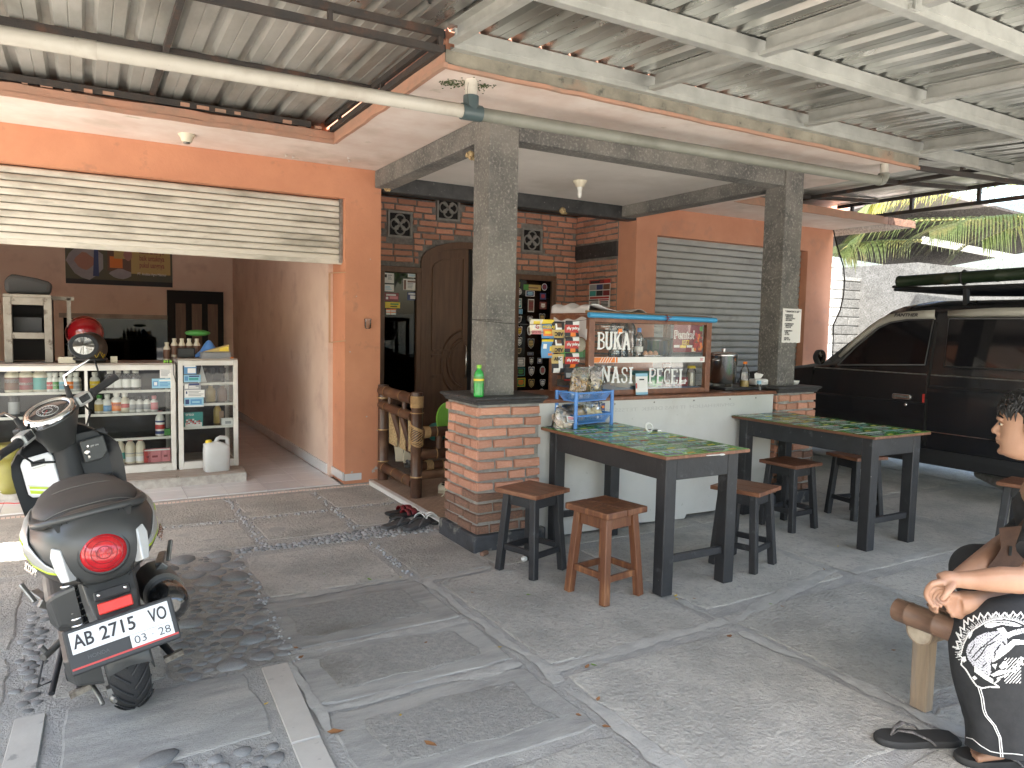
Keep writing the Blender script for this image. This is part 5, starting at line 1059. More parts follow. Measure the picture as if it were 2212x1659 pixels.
q = MB(); pts = [V(-.155,.10,.700),V(-.162,.0,.712),V(-.158,-.08,.722),V(-.138,-.150,.732),(V(-.075,-.190,.742)),V(0,-.20,.745),V(.075,-.190,.742),V(.138,-.150,.732),V(.158,-.08,.722),V(.162,.0,.712),V(.155,.10,.700)]
q.tube(pts, [.014,.017,.019,.018,.017,.017,.017,.018,.019,.017,.014], 10, flat=.75); q.build('grab_rail', 'gunmetal', sc)
q = MB(); q.bar((-.09,-.17,.735),(-.09,-.10,.70),.03,.02); q.bar((.09,-.17,.735),(.09,-.10,.70),.03,.02); q.build('rail_mount', 'matte_black', sc)
text('HONDA', .019, 'dull_steel', (0,-.232,.722), X, V(0,.62,.78), 'lettering', sc, ext=.0015, off=.0005, width=.065)
q = MB(); q.loft([[V(x*1.0,-.165-.03*abs(z),.745+z) for x, z in ((-.12,0),(.12,0))],[V(x,-.245+.02,.715) for x in (-.105,.105)]], caps=False, closed=False); q.build('tail_cover', 'gunmetal', sc)
# tail light and indicators
Mt = Matrix.Translation((0,-.268,.632)) @ Matrix.Rotation(R(-12),4,'X')
q = MB(); q.lathe([(.080,.012),(.083,-.004),(.078,-.014),(.070,-.012)], n=30, axis=(0,1,0)); q.xf(Matrix.Translation((.003,-.272,.632)) @ Matrix.Rotation(R(-12),4,'X') @ Matrix.Diagonal((.92,1,.84,1))); q.build('light_bezel', 'matte_black', sc)
q = MB(); q.lathe([(.074,.006),(.072,-.012),(.060,-.026),(.040,-.036),(.02,-.040),(0,-.041)], n=30, axis=(0,1,0)); q.xf(Matrix.Translation((.003,-.272,.632)) @ Matrix.Rotation(R(-12),4,'X') @ Matrix.Diagonal((.92,1,.84,1))); tl = q.build('tail_light', 'tail_red', sc)
mat('tail_dark', (.22,.006,.01), .25); q = MB()
for r_, y_ in ((.058,-.0275),(.040,-.036),(.022,-.040)): q.tube([V(r_*math.cos(a), y_, r_*math.sin(a)) for a in [k*math.pi/14 for k in range(28)]], .0016, 5, closed=True)
for k in range(-3,4): q.bar(V(k*.008,-.0395,-.016),V(k*.008,-.0395,.016),.0018,.002,(0,1,0))
q.xf(Matrix.Translation((.003,-.272,.632)) @ Matrix.Rotation(R(-12),4,'X') @ Matrix.Diagonal((.92,1,.84,1))); q.build('lens_rings', 'tail_dark', tl)
q = MB()
for s in (-1,1):
    q.tube([V(s*.085,-.188,.742),V(s*.098,-.222,.70),V(s*.088,-.262,.655),V(s*.085,-.268,.60),V(s*.075,-.262,.55),V(s*.06,-.235,.525)], .0016, 4)
q.tube([V(-.075,-.206,.735),V(-.06,-.232,.712),V(0,-.243,.703),V(.06,-.232,.712),V(.075,-.206,.735)], .0016, 4); tag(q.build('panel_seam', 'dark_void', sc), kind='stuff')
for s in (-1, 1):
    P = [(-.015,.050),(.014,.042),(.020,.0),(.026,-.056),(-.002,-.058),(-.016,-.02),(-.024,.02)]; P = [(x*s*-1, z) for x, z in P]
    ux = V(1,-s*.0,0) if 0 else V(.80, s*.60, 0); q = MB(); o_ = V(s*.118,-.255,.628); q.prism(P, o_, ux, V(-.05*s,.28,.96), ux.cross(V(-.05*s,.28,.96)).normalized(), -.03, .008); q.build('indicator', 'lens_clear', sc, bevel=.004, seg=2)
# rear mudguard, plate, reflector
q = MB(); q.loft([[V(-.075,-.20,.55),V(.075,-.20,.55),V(.085,-.12,.56),V(-.085,-.12,.56)],[V(-.07,-.27,.49),V(.07,-.27,.49),V(.085,-.15,.46),V(-.085,-.15,.46)],[V(-.06,-.335,.42),V(.06,-.335,.42),V(.075,-.20,.36),V(-.075,-.20,.36)],[V(-.055,-.355,.36),V(.055,-.355,.36),V(.07,-.24,.30),V(-.07,-.24,.30)]], smooth=False); q.build('plate_bracket', 'gunmetal', sc, bevel=.006, seg=2)
q = MB(); q.cbox((0,0,0),.105,.012,.03); q.xf(Matrix.Translation((0,-.296,.508)) @ Matrix.Rotation(R(-38),4,'X')); q.build('reflector_mount', 'matte_black', sc, bevel=.004)
q = MB(); q.cbox((0,0,0),.098,.010,.034); q.xf(Matrix.Translation((0,-.325,.476)) @ Matrix.Rotation(R(-20),4,'X')); q.build('rear_reflector', 'reflector_red', sc, bevel=.003)
for x in (-.038,.038): q = MB(); q.lathe([(.006,0),(.006,.004),(0,.005)], (x,-.302,.512), 8, axis=(0,-.7,.4)); q.build('bolt', 'steel', sc)
lic = bpy.data.objects.new('licence_plate', None); col.objects.link(lic); lic.parent = sc; lic.location = (0,-.372,.392); lic.rotation_euler = (R(-20),0,0)
q = MB(); q.cbox((0,0,0),.31,.012,.135); q.build('plate_frame', 'matte_black', lic, bevel=.006, seg=2)
q = MB(); q.box(-.14,.14,-.0085,-.0062,-.008,.056); q.box(.015,.14,-.0086,-.0062,-.047,-.0085); q.build('plate', 'plate_white', lic, bevel=.002)
q = MB(); q.box(-.15,.15,-.0095,-.006,-.052,-.0465); q.use; q.build('red_strip', 'print_red', lic)
q = MB(); q.box(-.152,.012,-.0092,-.0061,-.0465,-.010); q.build('plate_cover', 'matte_black', lic)
for s, x in (('AB',-.105),('2715',-.01),('VO',.105)): text(s, .056, 'ink', (x,-.0088,.024), X, Z, 'lettering', lic, ext=.0009, off=.0009, width={'AB':.056,'2715':.098,'VO':.052}[s])
text('03 · 28', .034, 'ink', (.078,-.0090,-.028), X, Z, 'lettering', lic, ext=.0009, off=-.0004, width=.105)
text('HONDA', .016, 'gunmetal', (-.075,-.0095,-.028), X, Z, 'lettering', lic, ext=.0006)
q = MB(); lo = []
for i in range(9):
    a = R(-68 + i*14); rr = .255; y = -rr*math.cos(a)*1.02; z = .225 + rr*math.sin(-a)*.0 + 0
    a2 = R(95 + i*9.3); y = rr*math.cos(a2)*1.35; z = .215 + rr*math.sin(a2)*1.0; lo.append([V(-.068,y,z-.02),V(-.06,y,z+.004),V(0,y,z+.014),V(.06,y,z+.004),V(.068,y,z-.02)])
q.loft(lo, caps=False, closed=False); o = q.build('mudguard', 'gunmetal', sc); so = o.modifiers.new('s','SOLIDIFY'); so.thickness = .004
# engine side, shock, muffler, stands, pegs
q = MB(); q.loft([[V(-.095,y,z) for y, z in ((-.10,.50),(.30,.50),(.32,.40),(.26,.33),(-.02,.30),(-.10,.36))],[V(-.165,y,z) for y, z in ((-.07,.48),(.26,.48),(.28,.41),(.22,.35),(0,.33),(-.07,.37))],[V(-.185,y,z) for y, z in ((-.03,.455),(.22,.455),(.24,.42),(.2,.375),(.02,.36),(-.03,.38))]], smooth=False); q.build('air_box', 'gunmetal', sc, bevel=.012, seg=2)
q = MB(); q.loft([[V(-.075,y,z) for y, z in ((-.16,.29),(.36,.32),(.42,.24),(.30,.13),(-.02,.11),(-.15,.17))],[V(-.15,y,z) for y, z in ((-.14,.28),(.33,.30),(.39,.24),(.27,.15),(0,.13),(-.13,.18))],[V(-.175,y,z) for y, z in ((-.10,.26),(.29,.27),(.33,.23),(.24,.175),(.03,.16),(-.09,.19))]], smooth=False); q.build('engine_cover', 'gunmetal', sc, bevel=.012, seg=2)
q = MB(); q.lathe([(.022,0),(.022,.008),(.012,.010)], (-.17,-.05,.2), 14, axis=(-1,0,0)); q.build('cover_cap', 'matte_black', sc)
q = MB(); q.tube([V(-.10,-.09,.30),V(-.105,-.03,.54)], .012, 8); sh = q.build('shock_absorber', 'dull_steel', sc)
q = MB(); q.tube([V(-.10-.005*i/90 + .026*math.cos(i*.62), -.085+.05*i/90 + .026*math.sin(i*.62), .33+.19*i/90) for i in range(91)], .0055, 6); q.build('coil_spring', 'steel', sh)
q = MB(); q.bar((-.085,-.03,.25),(-.085,-.05,.56),.012,.05,(0,1,0)); q.build('guard_strip', 'matte_black', sc)
q = MB(); q.lathe([(.02,.42),(.045,.36),(.062,.20),(.066,-.05),(.060,-.13),(.040,-.165),(.022,-.17)], (.175,0,.335), 18, axis=(0,1,-.10)); mu = q.build('muffler', 'pipe_black', sc)
q = MB(); q.lathe([(.071,.0),(.073,.12),(.071,.26)], (.172,0,.345), 18, axis=(0,1,-.10)); q.build('heat_shield', 'bronze_dark', mu)
q = MB(); q.tube([V(-.15,-.10,.155),V(-.13,-.04,.175),V(-.09,.12,.20),V(.09,.12,.20),V(.13,-.04,.175),V(.145,-.10,.155)], .013, 8); cs = q.build('centre_stand', 'matte_black', sc)
for s in (-1,1): q = MB(); q.bar(V(s*.148-.032,-.105,.150),V(s*.148+.032,-.105,.158),.022,.018); q.build('stand_foot', 'dirty_rubber', cs)
q = MB(); q.tube([V(-.12,.02,.13),V(-.10,-.12,.12),V(-.095,-.15,.10)], .008, 6); q.cbox((-.05,-.14,.13),.05,.03,.03); q.lathe([(.014,0),(.014,.02),(.007,.022),(.007,.034)], (-.06,-.15,.11), 6, axis=(0,-1,0)); q.build('axle_fittings', 'dull_steel', sc)
q = MB(); q.tube([V(-.16,.24,.22),V(-.20,.18,.215),V(-.235,.14,.21)], .013, 8); q.tube([V(-.22,.16,.21),V(-.235,.15,.25)], .009, 6); kk = q.build('kick_lever', 'dull_steel', sc)
q = MB(); q.tube([V(-.16,.32,.19),V(-.21,.16,.13),V(-.235,.08,.10)], .011, 8); q.tube([V(-.21,.14,.12),V(-.27,.10,.13),V(-.235,.16,.20)], .004, 5); q.build('side_stand', 'matte_black', sc)
for s in (-1,1): q = MB(); q.bar(V(s*.185,.10,.42),V(s*.215,.20,.43),.028,.016); q.bar(V(s*.17,.10,.39),V(s*.205,.09,.42),.02,.03); q.bar(V(s*.215,.08,.43),V(s*.245,.13,.49),.016,.012); q.build('footpeg', 'dull_steel', sc, bevel=.003)
q = MB(); q.box(-.09,.09,.10,.66,.20,.48); q.box(-.06,.06,-.05,.2,.24,.5); q.build('engine_block', 'matte_black', sc, bevel=.02)
# floor, leg shield
q = MB(); lo = []
for y, w_, z in ((.56,.13,.30),(.66,.165,.285),(.86,.175,.285),(.97,.18,.30)): lo.append([V(-w_,y,z-.05),V(w_,y,z-.05),V(w_,y,z),V(-w_,y,z)])
q.loft(lo, smooth=False); q.build('floorboard', 'gunmetal', sc, bevel=.01, seg=2)
def shield(off, n=14, k=14):
    lo = []
    for i in range(n+1):
        v = i/n; z = .27 + .60*v; w_ = (.165 + .055*math.sin(v*2.1)) if v < .8 else (.165+.055*math.sin(1.68))*(1 - ((v-.8)/.2)**2.2*.45); y = 1.0 + .09*v - .03*v*v + off
        lo.append([V(w_*(2*j/k-1), y + .07*(2*j/k-1)**2*(-.9) + 0, z - (.035*(2*j/k-1)**4 if v > .75 else 0)) for j in range(k+1)])
    return lo
A_, B_ = shield(0), shield(.075); q = MB(); q.loft(A_, caps=False, closed=False); q.build('inner_shield', 'matte_black', sc)
q = MB(); q.loft(B_, caps=False, closed=False); q.loft([[r_[0] for r_ in A_],[r_[0] for r_ in B_]], caps=False, closed=False); q.loft([[r_[-1] for r_ in A_],[r_[-1] for r_ in B_]], caps=False, closed=False); q.loft([A_[-1], B_[-1]], caps=False, closed=False); q.build('front_shield', 'bronze_dark', sc)
q = MB(); lo = []
for i in range(8): v = i/7; z = .34+.46*v; lo.append([V(x*(1-.1*v), y+.06*v, z) for x, y in ((-.062,1.0),(-.05,.93-.02*v),(.05,.93-.02*v),(.062,1.0))])
q.loft(lo, caps=True); q.build('centre_column', 'matte_black', sc)
ux, uy = V(.985,-.17,0), V(0,.085,.996); uzn = ux.cross(uy)
P = [(-.055,.085),(.045,.095),(.06,.08),(.066,-.07),(.05,-.10),(-.055,-.088),(-.068,-.07),(-.072,.06)]
q = MB(); q.prism(P, (-.108,.995,.682), ux, uy, uzn, 0, .016); lid = q.build('glovebox_lid', 'white_gloss', sc, bevel=.008, seg=3)
def lidp(m, pts, t0, t1, name): q = MB(); q.prism(pts, (-.108,.995,.682), ux, uy, uzn, t0, t1); return q.build(name, m, lid)
lidp('matte_black', [(-.03,.045),(.026,.05),(.026,.072),(-.03,.066)], .0162, .0172, 'lid_handle'); lidp('silver_paint', [(-.028,.034),(.024,.039),(.024,.045),(-.028,.040)], .0163, .0185, 'lid_handle')
lidp('lime_line', [(-.055,-.035),(.03,-.06),(.03,-.068),(-.057,-.046)], .0163, .0168, 'lime_stripe'); lidp('lime_line', [(-.057,-.052),(.04,-.083),(.038,-.092),(-.056,-.068)], .0163, .0168, 'lime_stripe'); lidp('silver_paint', [(-.062,-.025),(.064,-.070),(.062,-.080),(-.06,-.035)], .0162, .0166, 'grey_stripe')
q = MB(); q.prism([(-.075,.17),(.06,.17),(.075,.12),(.07,-.17),(-.06,-.17),(-.075,.10)], (.115,1.003,.66), V(.98,.2,0), uy, V(.98,.2,0).cross(uy), -.004, .004); q.build('pocket_panel', 'matte_black', sc, bevel=.006)
q = MB(); q.prism([(-.05,.05),(.055,.055),(.06,-.02),(.03,-.05),(-.045,-.05)], (.105,.990,.745), V(.98,.2,0), uy, V(.98,.2,0).cross(uy), 0, .016); ks = q.build('key_panel', 'gunmetal', sc, bevel=.006, seg=2)
q = MB(); q.lathe([(.014,0),(.014,.008),(.008,.010)], (.082,.972,.742), 12, axis=(-.2,-.97,.05)); q.lathe([(.007,0),(.007,.006)], (.085,.972,.72), 8, axis=(-.2,-.97,.05)); q.lathe([(.005,0),(.005,.006)], (.09,.972,.768), 8, axis=(-.2,-.97,.05)); q.build('key_lock', 'steel', ks)
text('OFF ON', .010, 'print_white', (.115,.9715,.765), V(.98,.2,0), uy, 'lettering', ks, ext=.0004)
q = MB(); q.loft([[V(.04,.995,.60),V(.185,1.02,.60),V(.185,1.02,.50),V(.04,.995,.50)],[V(.045,.94,.585),V(.18,.955,.585),V(.175,.97,.49),V(.05,.96,.49)]], smooth=False); q.build('pocket', 'matte_black', sc, bevel=.012, seg=2)
q = MB(); q.loft([[V(.06,.948,.592),V(.17,.962,.592),V(.17,.99,.60),V(.06,.975,.60)],[V(.08,.95,.612),V(.15,.958,.622),V(.16,.99,.625),V(.07,.975,.612)]], smooth=False); q.build('pocket_lip', 'gunmetal', sc, bevel=.005)
q = MB(); q.prism([(-.035,.045),(.035,.045),(.04,-.03),(.02,-.05),(-.03,-.05),(-.04,0)], (0,.925,.60), X, uy, V(0,-1,.085), -.002, .012); hk = q.build('hook_plate', 'gunmetal', sc, bevel=.008, seg=2)
q = MB(); q.tube([V(.0,.91,.615),V(.012,.885,.61),V(.015,.88,.585),V(.012,.90,.57)], .009, 8); q.build('bag_hook', 'dull_steel', hk)
# steering head and handlebar, turned left
ax = V(0,-.454,.891).normalized(); piv = V(.012,1.05,.62); MS = Matrix.Translation((.014,0,0)) @ Matrix.Translation(piv) @ Matrix.Rotation(R(40), 4, ax) @ Matrix.Translation(-piv)
hb = bpy.data.objects.new('handlebar', None); col.objects.link(hb); hb.parent = sc
def hbuild(q, name, m, bevel=0, seg=1): q.xf(MS); return q.build(name, m, hb, bevel=bevel, seg=seg)
q = MB(); lo = []
for z, w_, d_, yc in ((.80,.060,.055,1.0),(.85,.080,.07,.985),(.90,.105,.085,.975),(.935,.118,.092,.965)): lo.append([V(w_*math.cos(t), yc + d_*math.sin(t) - (z-.8)*.12, z + .1*d_*math.sin(t)) for t in [i*2*math.pi/20 for i in range(20)]])
q.loft(lo); hbuild(q, 'steering_cover', 'gunmetal')
Md = Matrix.Translation((0,.945,.965)) @ Matrix.Rotation(R(20),4,'X') @ Matrix.Diagonal((.92,.92,1,1))
def egg_(r0, z, n=28): return [V(r0*1.28*math.cos(t), r0*(1.0 if math.sin(t) > 0 else .88)*math.sin(t), z) for t in [i*2*math.pi/n for i in range(n)]]
q = MB(); q.loft([egg_(.098,-.035), egg_(.101,-.012), egg_(.097,.010), egg_(.083,.016), egg_(.077,.008)], caps=False); q.xf(Md); hbuild(q, 'dash_rim', 'chrome')
q = MB(); q.loft([egg_(.078,.006), egg_(.05,.010), egg_(.02,.012), egg_(.001,.012)], caps=False); q.xf(Md); hbuild(q, 'dial_face', 'dial')
q = MB(); q.tube([V(-.012+.046*math.cos(t), .046*math.sin(t), .0125) for t in [i*math.pi/12 for i in range(24)]], .0013, 5, closed=True); q.tube([V(-.012+.022*math.cos(t), .022*math.sin(t), .0135) for t in [i*math.pi/8 for i in range(16)]], .0011, 5, closed=True)
for k in range(13): t = R(215 - k*20); q.bar(V(-.012+.036*math.cos(t),.036*math.sin(t),.0133),V(-.012+.042*math.cos(t),.042*math.sin(t),.0130),.003,.001)
q.xf(Md); hbuild(q, 'dial_marks', 'print_white')
q = MB(); q.bar(V(-.012,0,.0148),V(-.045,-.012,.0145),.0022,.001); q.xf(Md); hbuild(q, 'needle', 'print_red')
q = MB(); q.tube([V(-.30,.90,.945),V(-.16,.955,.93),V(0,.985,.915),V(.16,.955,.93),V(.30,.90,.945)], .012, 8); hbuild(q, 'bar', 'matte_black')
for s in (-1, 1):
    a, b = V(s*.205,.925,.937), V(s*.335,.883,.948); q = MB(); q.tube([a, a.lerp(b,.1), a.lerp(b,.15), a.lerp(b,.9), b], [.021,.021,.0175,.0165,.018], 12); hbuild(q, 'grip', 'grip_rubber')
    q = MB(); d = (b-a).normalized(); q.tube([b, b+d*.012, b+d*.022], [.014,.013,.008], 10); hbuild(q, 'bar_end', 'dull_steel')
    c = V(s*.165,.945,.935); q = MB(); q.cbox((0,0,0),.075,.062,.05); q.xf(Matrix.Translation(c) @ Matrix.Rotation(s*R(-14),4,'Z')); hbuild(q, 'switch_box', 'silver_paint', .012, 2)
    q = MB(); q.cbox((0,-.026,.004),.045,.02,.03); q.cbox((0,-.034,.012),.018,.012,.012); q.xf(Matrix.Translation(c) @ Matrix.Rotation(s*R(-14),4,'Z')); hbuild(q, 'switch', 'matte_black', .003)
    q = MB(); q.cbox((s*-.045,.05,.012),.055,.05,.045); q.xf(Matrix.Translation(c)); hbuild(q, 'brake_reservoir', 'matte_black', .006)
    q = MB(); q.tube([V(s*.14,.985,.925),V(s*.22,.985,.92),V(s*.31,.955,.925),V(s*.335,.945,.93)], [.008,.0075,.006,.007], 7, flat=.6); hbuild(q, 'brake_lever', 'matte_black')
    q = MB(); q.tube([V(s*.13,.965,.945),V(s*.135,.96,.985),V(s*.14,.955,1.02)], [.013,.012,.010], 8); hbuild(q, 'mirror_boot', 'grip_rubber')
    q = MB(); m1 = V(.268,.90,1.075) if s > 0 else V(-.29,.90,1.09); q.tube([V(s*.14,.955,1.015), V(s*.150,.95,1.06) if s > 0 else V(-.17,.95,1.06), m1], .0055, 7); hbuild(q, 'mirror_stem', 'chrome')
    mc = m1 + V(s*.012,.0,.062); 
    Ms = sc.rotation_euler.to_matrix().to_4x4(); wc = Vector(sc.location) + Ms @ (MS @ mc); dv = (wc - CAM).normalized(); nn = (V(.05,-.62,.78) - dv).normalized(); nl = (MS.to_3x3().inverted() @ (Ms.to_3x3().inverted() @ nn)).normalized(); Mo = Matrix.Translation(mc) @ V(0,-1,0).rotation_difference(nl).to_matrix().to_4x4()
    q = MB(); q.lathe([(.0,.022),(.03,.020),(.058,.008),(.062,-.002),(.058,-.004)], n=26, axis=(0,1,0)); q.xf(Mo)
    # the mirrors face the rider: undo the steering turn so the glass looks back and up
    o = hbuild(q, 'mirror_shell', 'matte_black')
    q = MB(); q.lathe([(.057,-.0035),(.03,-.0045),(0,-.005)], n=26, axis=(0,1,0)); q.xf(Mo); hbuild(q, 'mirror_glass', 'mirror')
q = MB(); q.tube([V(.12,.98,.92),V(.15,1.03,.86),V(.11,1.04,.78),V(.05,1.02,.74)], .006, 6); q.tube([V(.11,.985,.92),V(.13,1.05,.85),V(.09,1.05,.78)], .004, 6); hbuild(q, 'brake_cable', 'matte_black')
q = MB(); q.tube([V(-.12,.985,.925),V(-.17,1.02,.87),V(-.13,1.04,.80),V(-.05,1.02,.75)], .005, 6); q.tube([V(.16,.95,.915),V(.21,1.0,.85),V(.17,1.05,.78),V(.08,1.05,.72)], .0045, 6); hbuild(q, 'throttle_cable', 'matte_black')
# ================================================================== VAN
mat('van_black', (.012,.013,.016), .2, coat=.35, spec=.5, c2=(.016,.017,.02), ns=2); mat('van_glass', (.008,.008,.010), .05, spec=.6); mat('visor', (.36,.35,.31), .3); mat('roof_rack', (.012,.013,.015), .5); mat('bamboo_green', (.012,.026,.013), .4, c2=(.02,.032,.016), ns=6, c3=(.06,.05,.03), ns3=4, lo3=.6, hi3=.75)
XV = 4.30
van = empty('parked_van', (XV+.8, 0, 0), 0, 'black van parked beside the shop with a green bamboo pole on its roof rack', 'van')
vo = V(XV+.8, 0, 0)
def vx(z):
    """half width of the body at height z"""
    k = [(.20,.745),(.35,.785),(.62,.80),(.85,.80),(1.05,.785),(1.10,.775),(1.60,.70),(1.68,.66)]
    for (a, wa), (b, wb) in zip(k, k[1:]):
        if z <= b: return wa + (wb-wa)*max(0,(z-a))/(b-a)
    return .6
def vp(u, v, z=None):
    p = at(u, v, 'x', XV)
    for _ in range(4): p = at(u, v, 'x', XV + .8 - vx(p.z))
    return p
Yf = 2.05; Yr = -2.55
def yz(u, v): p = vp(u, v); return (p.y, p.z)
AP = [yz(1767,784), yz(1860,711), yz(1919,671), yz(1960,656), yz(2023,648)]; ZR = AP[-1][1]
prof = [(Yf-.02,.34),(Yf,.55),(Yf-.03,.80),(Yf-.12,.93),(1.3,1.03)] + AP + [(-1.5,ZR+.012),(-2.3,ZR-.02),(-2.5,1.50),(Yr,1.05),(Yr,.38)]
q = MB(); zs_ = [.28,.36,.50,.62,.75,.86,.95,1.0]
def ext(z):
    """front and rear end of the body at height z"""
    def cross(pts):
        for (ya, za), (yb, zb) in zip(pts, pts[1:]):
            if min(za,zb)-1e-6 <= z <= max(za,zb)+1e-6 and abs(zb-za) > 1e-6: return ya + (yb-ya)*(z-za)/(zb-za)
        return pts[-1][0]
    return cross([(Yf-.04,.2)]+prof[:11]), cross([(Yr,.2)]+prof[::-1][:6])
lv = [.26,.34,.45,.55,.65,.75,.80,.87,.93,.98,1.03] + [1.06+(ZR-1.07)*k_/14 for k_ in range(15)]
lo = []
for z in lv:
    f, r_ = ext(z); hw = vx(z); n = 10
    L_ = []
    for i in range(n+1): y = r_ + (f-r_)*i/n; k = 1 - .10*max(0, (i/n-.82)/.18)**2; L_.append(V(-hw*k, y, z))
    lo.append(L_ + [V(-p.x, p.y, p.z) for p in reversed(L_)])
q.loft(lo); q.xf(Matrix.Identity(4)); body = q.build('body', 'van_black', van)
def panel(name, m, poly, off, par=van, thick=.006, rng=None, side=-1, up=True):
    """panel that follows the side of the body; poly = list of (y,z)"""
    poly = [(y, round(z, 4)) for y, z in poly]; z0_, z1_ = min(p[1] for p in poly), max(p[1] for p in poly)
    zs2 = sorted({p[1] for p in poly} | {z0_ + i*(z1_-z0_)/10 for i in range(11)})
    def span(z):
        X_ = []
        for (ya, za), (yb, zb) in zip(poly, poly[1:]+poly[:1]):
            if abs(za-zb) < 1e-5:
                if abs(z-za) < 1e-4: X_ += [ya, yb]
            elif min(za,zb)-1e-4 <= z <= max(za,zb)+1e-4: X_.append(ya+(yb-ya)*(z-za)/(zb-za))
        return min(X_), max(X_)
    lo = []
    for z in zs2:
        a, b = span(z); lo.append([V(side*(vx(z)+off), a+(b-a)*i/8, z) for i in range(9)])
    q = MB(); q.loft(lo, caps=False, closed=False)
    for e_ in ([r_[0] for r_ in lo], [r_[-1] for r_ in lo], lo[0], lo[-1]): q.loft([e_, [p + V(-side*thick,0,0) for p in e_]], caps=False, closed=False, smooth=False)
    return q.build(name, m, par)
def yz(u, v): p = vp(u, v); return (p.y, p.z)
sp_y = yz(2003,850)[0]
fd = panel('front_door', 'van_black', [(sp_y+.012,.42),(sp_y+.012,1.055),(.93,1.055),(.95,.75),(.86,.42)], .006)
rdr = panel('sliding_door', 'van_black', [(sp_y-.014,.42),(sp_y-.014,1.055),(-1.75,1.055),(-1.75,.42)], .006)
panel('fender', 'van_black', [(.965,.62),(.955,1.045),(1.85,.93),(1.95,.70),(1.75,.62)], .004)
sill = panel('sill', 'matte_black', [(1.0,.27),(1.0,.40),(-1.8,.40),(-1.8,.27)], .012)
w0 = [yz(1812,787), yz(1922,694), yz(1950,683), yz(2018,676), yz(1999,786)]
wf = panel('side_glass', 'van_glass', [yz(1811,788), yz(1850,749), yz(1900,708), yz(1925,697), yz(1960,691), yz(2018,690), yz(1999,788)], .006)
panel('side_glass', 'van_glass', [yz(2040,791), yz(2052,688), (-1.35,yz(2052,688)[1]), (-1.35,yz(2040,791)[1])], .006); panel('side_glass', 'van_glass', [(-1.45,1.085),(-1.45,1.48),(-2.2,1.46),(-2.3,1.085)], .006)
vf = panel('rain_visor', 'visor', [(.80,1.13),(.42,1.40),(.33,1.455),(.22,1.488),(-.03,1.510),(sp_y+.05,1.510),(sp_y+.05,1.435),(-.03,1.435),(.2,1.42),(.30,1.39),(.40,1.345),(.74,1.105)][::1], .014) if 0 else None
def tubepanel(name, m, pts, w_, off): 
    q = MB(); P = [V(-(vx(z)+off), y, z) for y, z in pts]; lo = []
    for i, p in enumerate(P):
        d = (P[min(i+1,len(P)-1)] - P[max(i-1,0)]).normalized(); nn = d.cross(V(-1,0,0)).normalized(); h = w_ if not isinstance(w_, list) else w_[i]
        lo.append([p + nn*h/2 + V(.006,0,0), p + nn*h/2*.3 + V(-.012,0,0), p - nn*h/2 + V(-.008,0,0)])
    q.loft(lo, caps=False, closed=False); o = q.build(name, m, van); s_ = o.modifiers.new('s','SOLIDIFY'); s_.thickness = .004; return o
for P_ in ([yz(1811,788), yz(1850,749), yz(1900,708), yz(1925,697), yz(1960,691), yz(2018,690), yz(1999,788), yz(1811,788)], [(-1.35,yz(2040,791)[1]), yz(2040,791), yz(2052,688), (-1.35,yz(2052,688)[1])]):
    q = MB(); q.tube([V(-(vx(z)+.010), y, z) for y, z in P_], .0075, 6); q.build('window_seal', 'rubber_grey', van)
q = MB(); q.tube([V(-(vx(1.03)+.008), y, 1.045) for y in (.93,.4,sp_y+.02)], .006, 5); q.tube([V(-(vx(1.03)+.008), y, 1.045) for y in (sp_y-.02,-.9,-1.75)], .006, 5); q.build('belt_moulding', 'dull_steel', van)
rv1 = tubepanel('rain_visor', 'visor', [yz(1815,770), yz(1850,737), yz(1885,709), yz(1905,696), yz(1925,688), yz(1960,683), yz(1995,681), yz(2022,680)], [.03,.05,.06,.065,.075,.08,.085,.085], .012)
rv2 = tubepanel('rain_visor', 'visor', [yz(2050,679), yz(2100,677), yz(2150,675), (-1.34, yz(2150,675)[1])], [.06,.07,.075,.075], .012)
py_ = yz(1961,681); pc = V(-(vx(py_[1])+.030), py_[0], py_[1]); text('PANTHER', .040, 'ink', pc, V(0,-1,0), V(.2,0,1), 'lettering', van, ext=.001, off=.0012, width=.22, shear=.2)
text('PANTHER', .040, 'visor', (-(vx(.87)+.012), 1.30, .865), V(0,-1,0), Z, 'lettering', van, ext=.001, off=.0008, width=.20, shear=.2)
q = MB(); q.ribbon([(-.05,0),(-.03,.02),(-.01,.012),(0,.03),(.02,.022),(.05,.025),(.06,.008),(.03,.01),(.02,0),(-.01,.004)], .006, (-(vx(.92)+.012),1.26,.915), V(0,-1,0), Z, V(-1,0,0), 0, .0015); q.build('emblem', 'visor', van)
for y0, nm in ((sp_y,'door_gap'),):
    q = MB(); q.loft([[V(-(vx(z)+.001), y0-.012, z), V(-(vx(z)+.001), y0+.010, z)] for z in (.42,.6,.8,1.0,1.06,1.3,1.5)], caps=False, closed=False); q.build(nm, 'dark_void', van)
q = MB(); q.prism([(.075,.024),(-.075,.024),(-.085,.012),(-.085,-.014),(-.075,-.024),(.075,-.024),(.085,-.014),(.085,.012)], (-(vx(.835)+.008),.0,.835), V(0,1,0), Z, V(-1,0,0), 0, .012)
hd = q.build('door_handle', 'chrome', fd, bevel=.004, seg=2); q = MB(); q.box(-(vx(.835)+.0225), -(vx(.835)+.019), -.066,.066,.824,.846); q.build('handle_recess', 'dull_steel', hd); q = MB(); q.lathe([(.014,0),(.014,.006),(.009,.008)], (-(vx(.77)+.008),-.04,.765), 12, axis=(-1,0,0)); q.build('key_lock', 'chrome', fd)
for z, dr, a, b in ((.555,rdr,sp_y-.02,-1.75),): q = MB(); q.box(-(vx(z)+.016), -(vx(z)+.008), b, a, z-.004, z+.004); q.build('trim_line', 'chrome', dr)
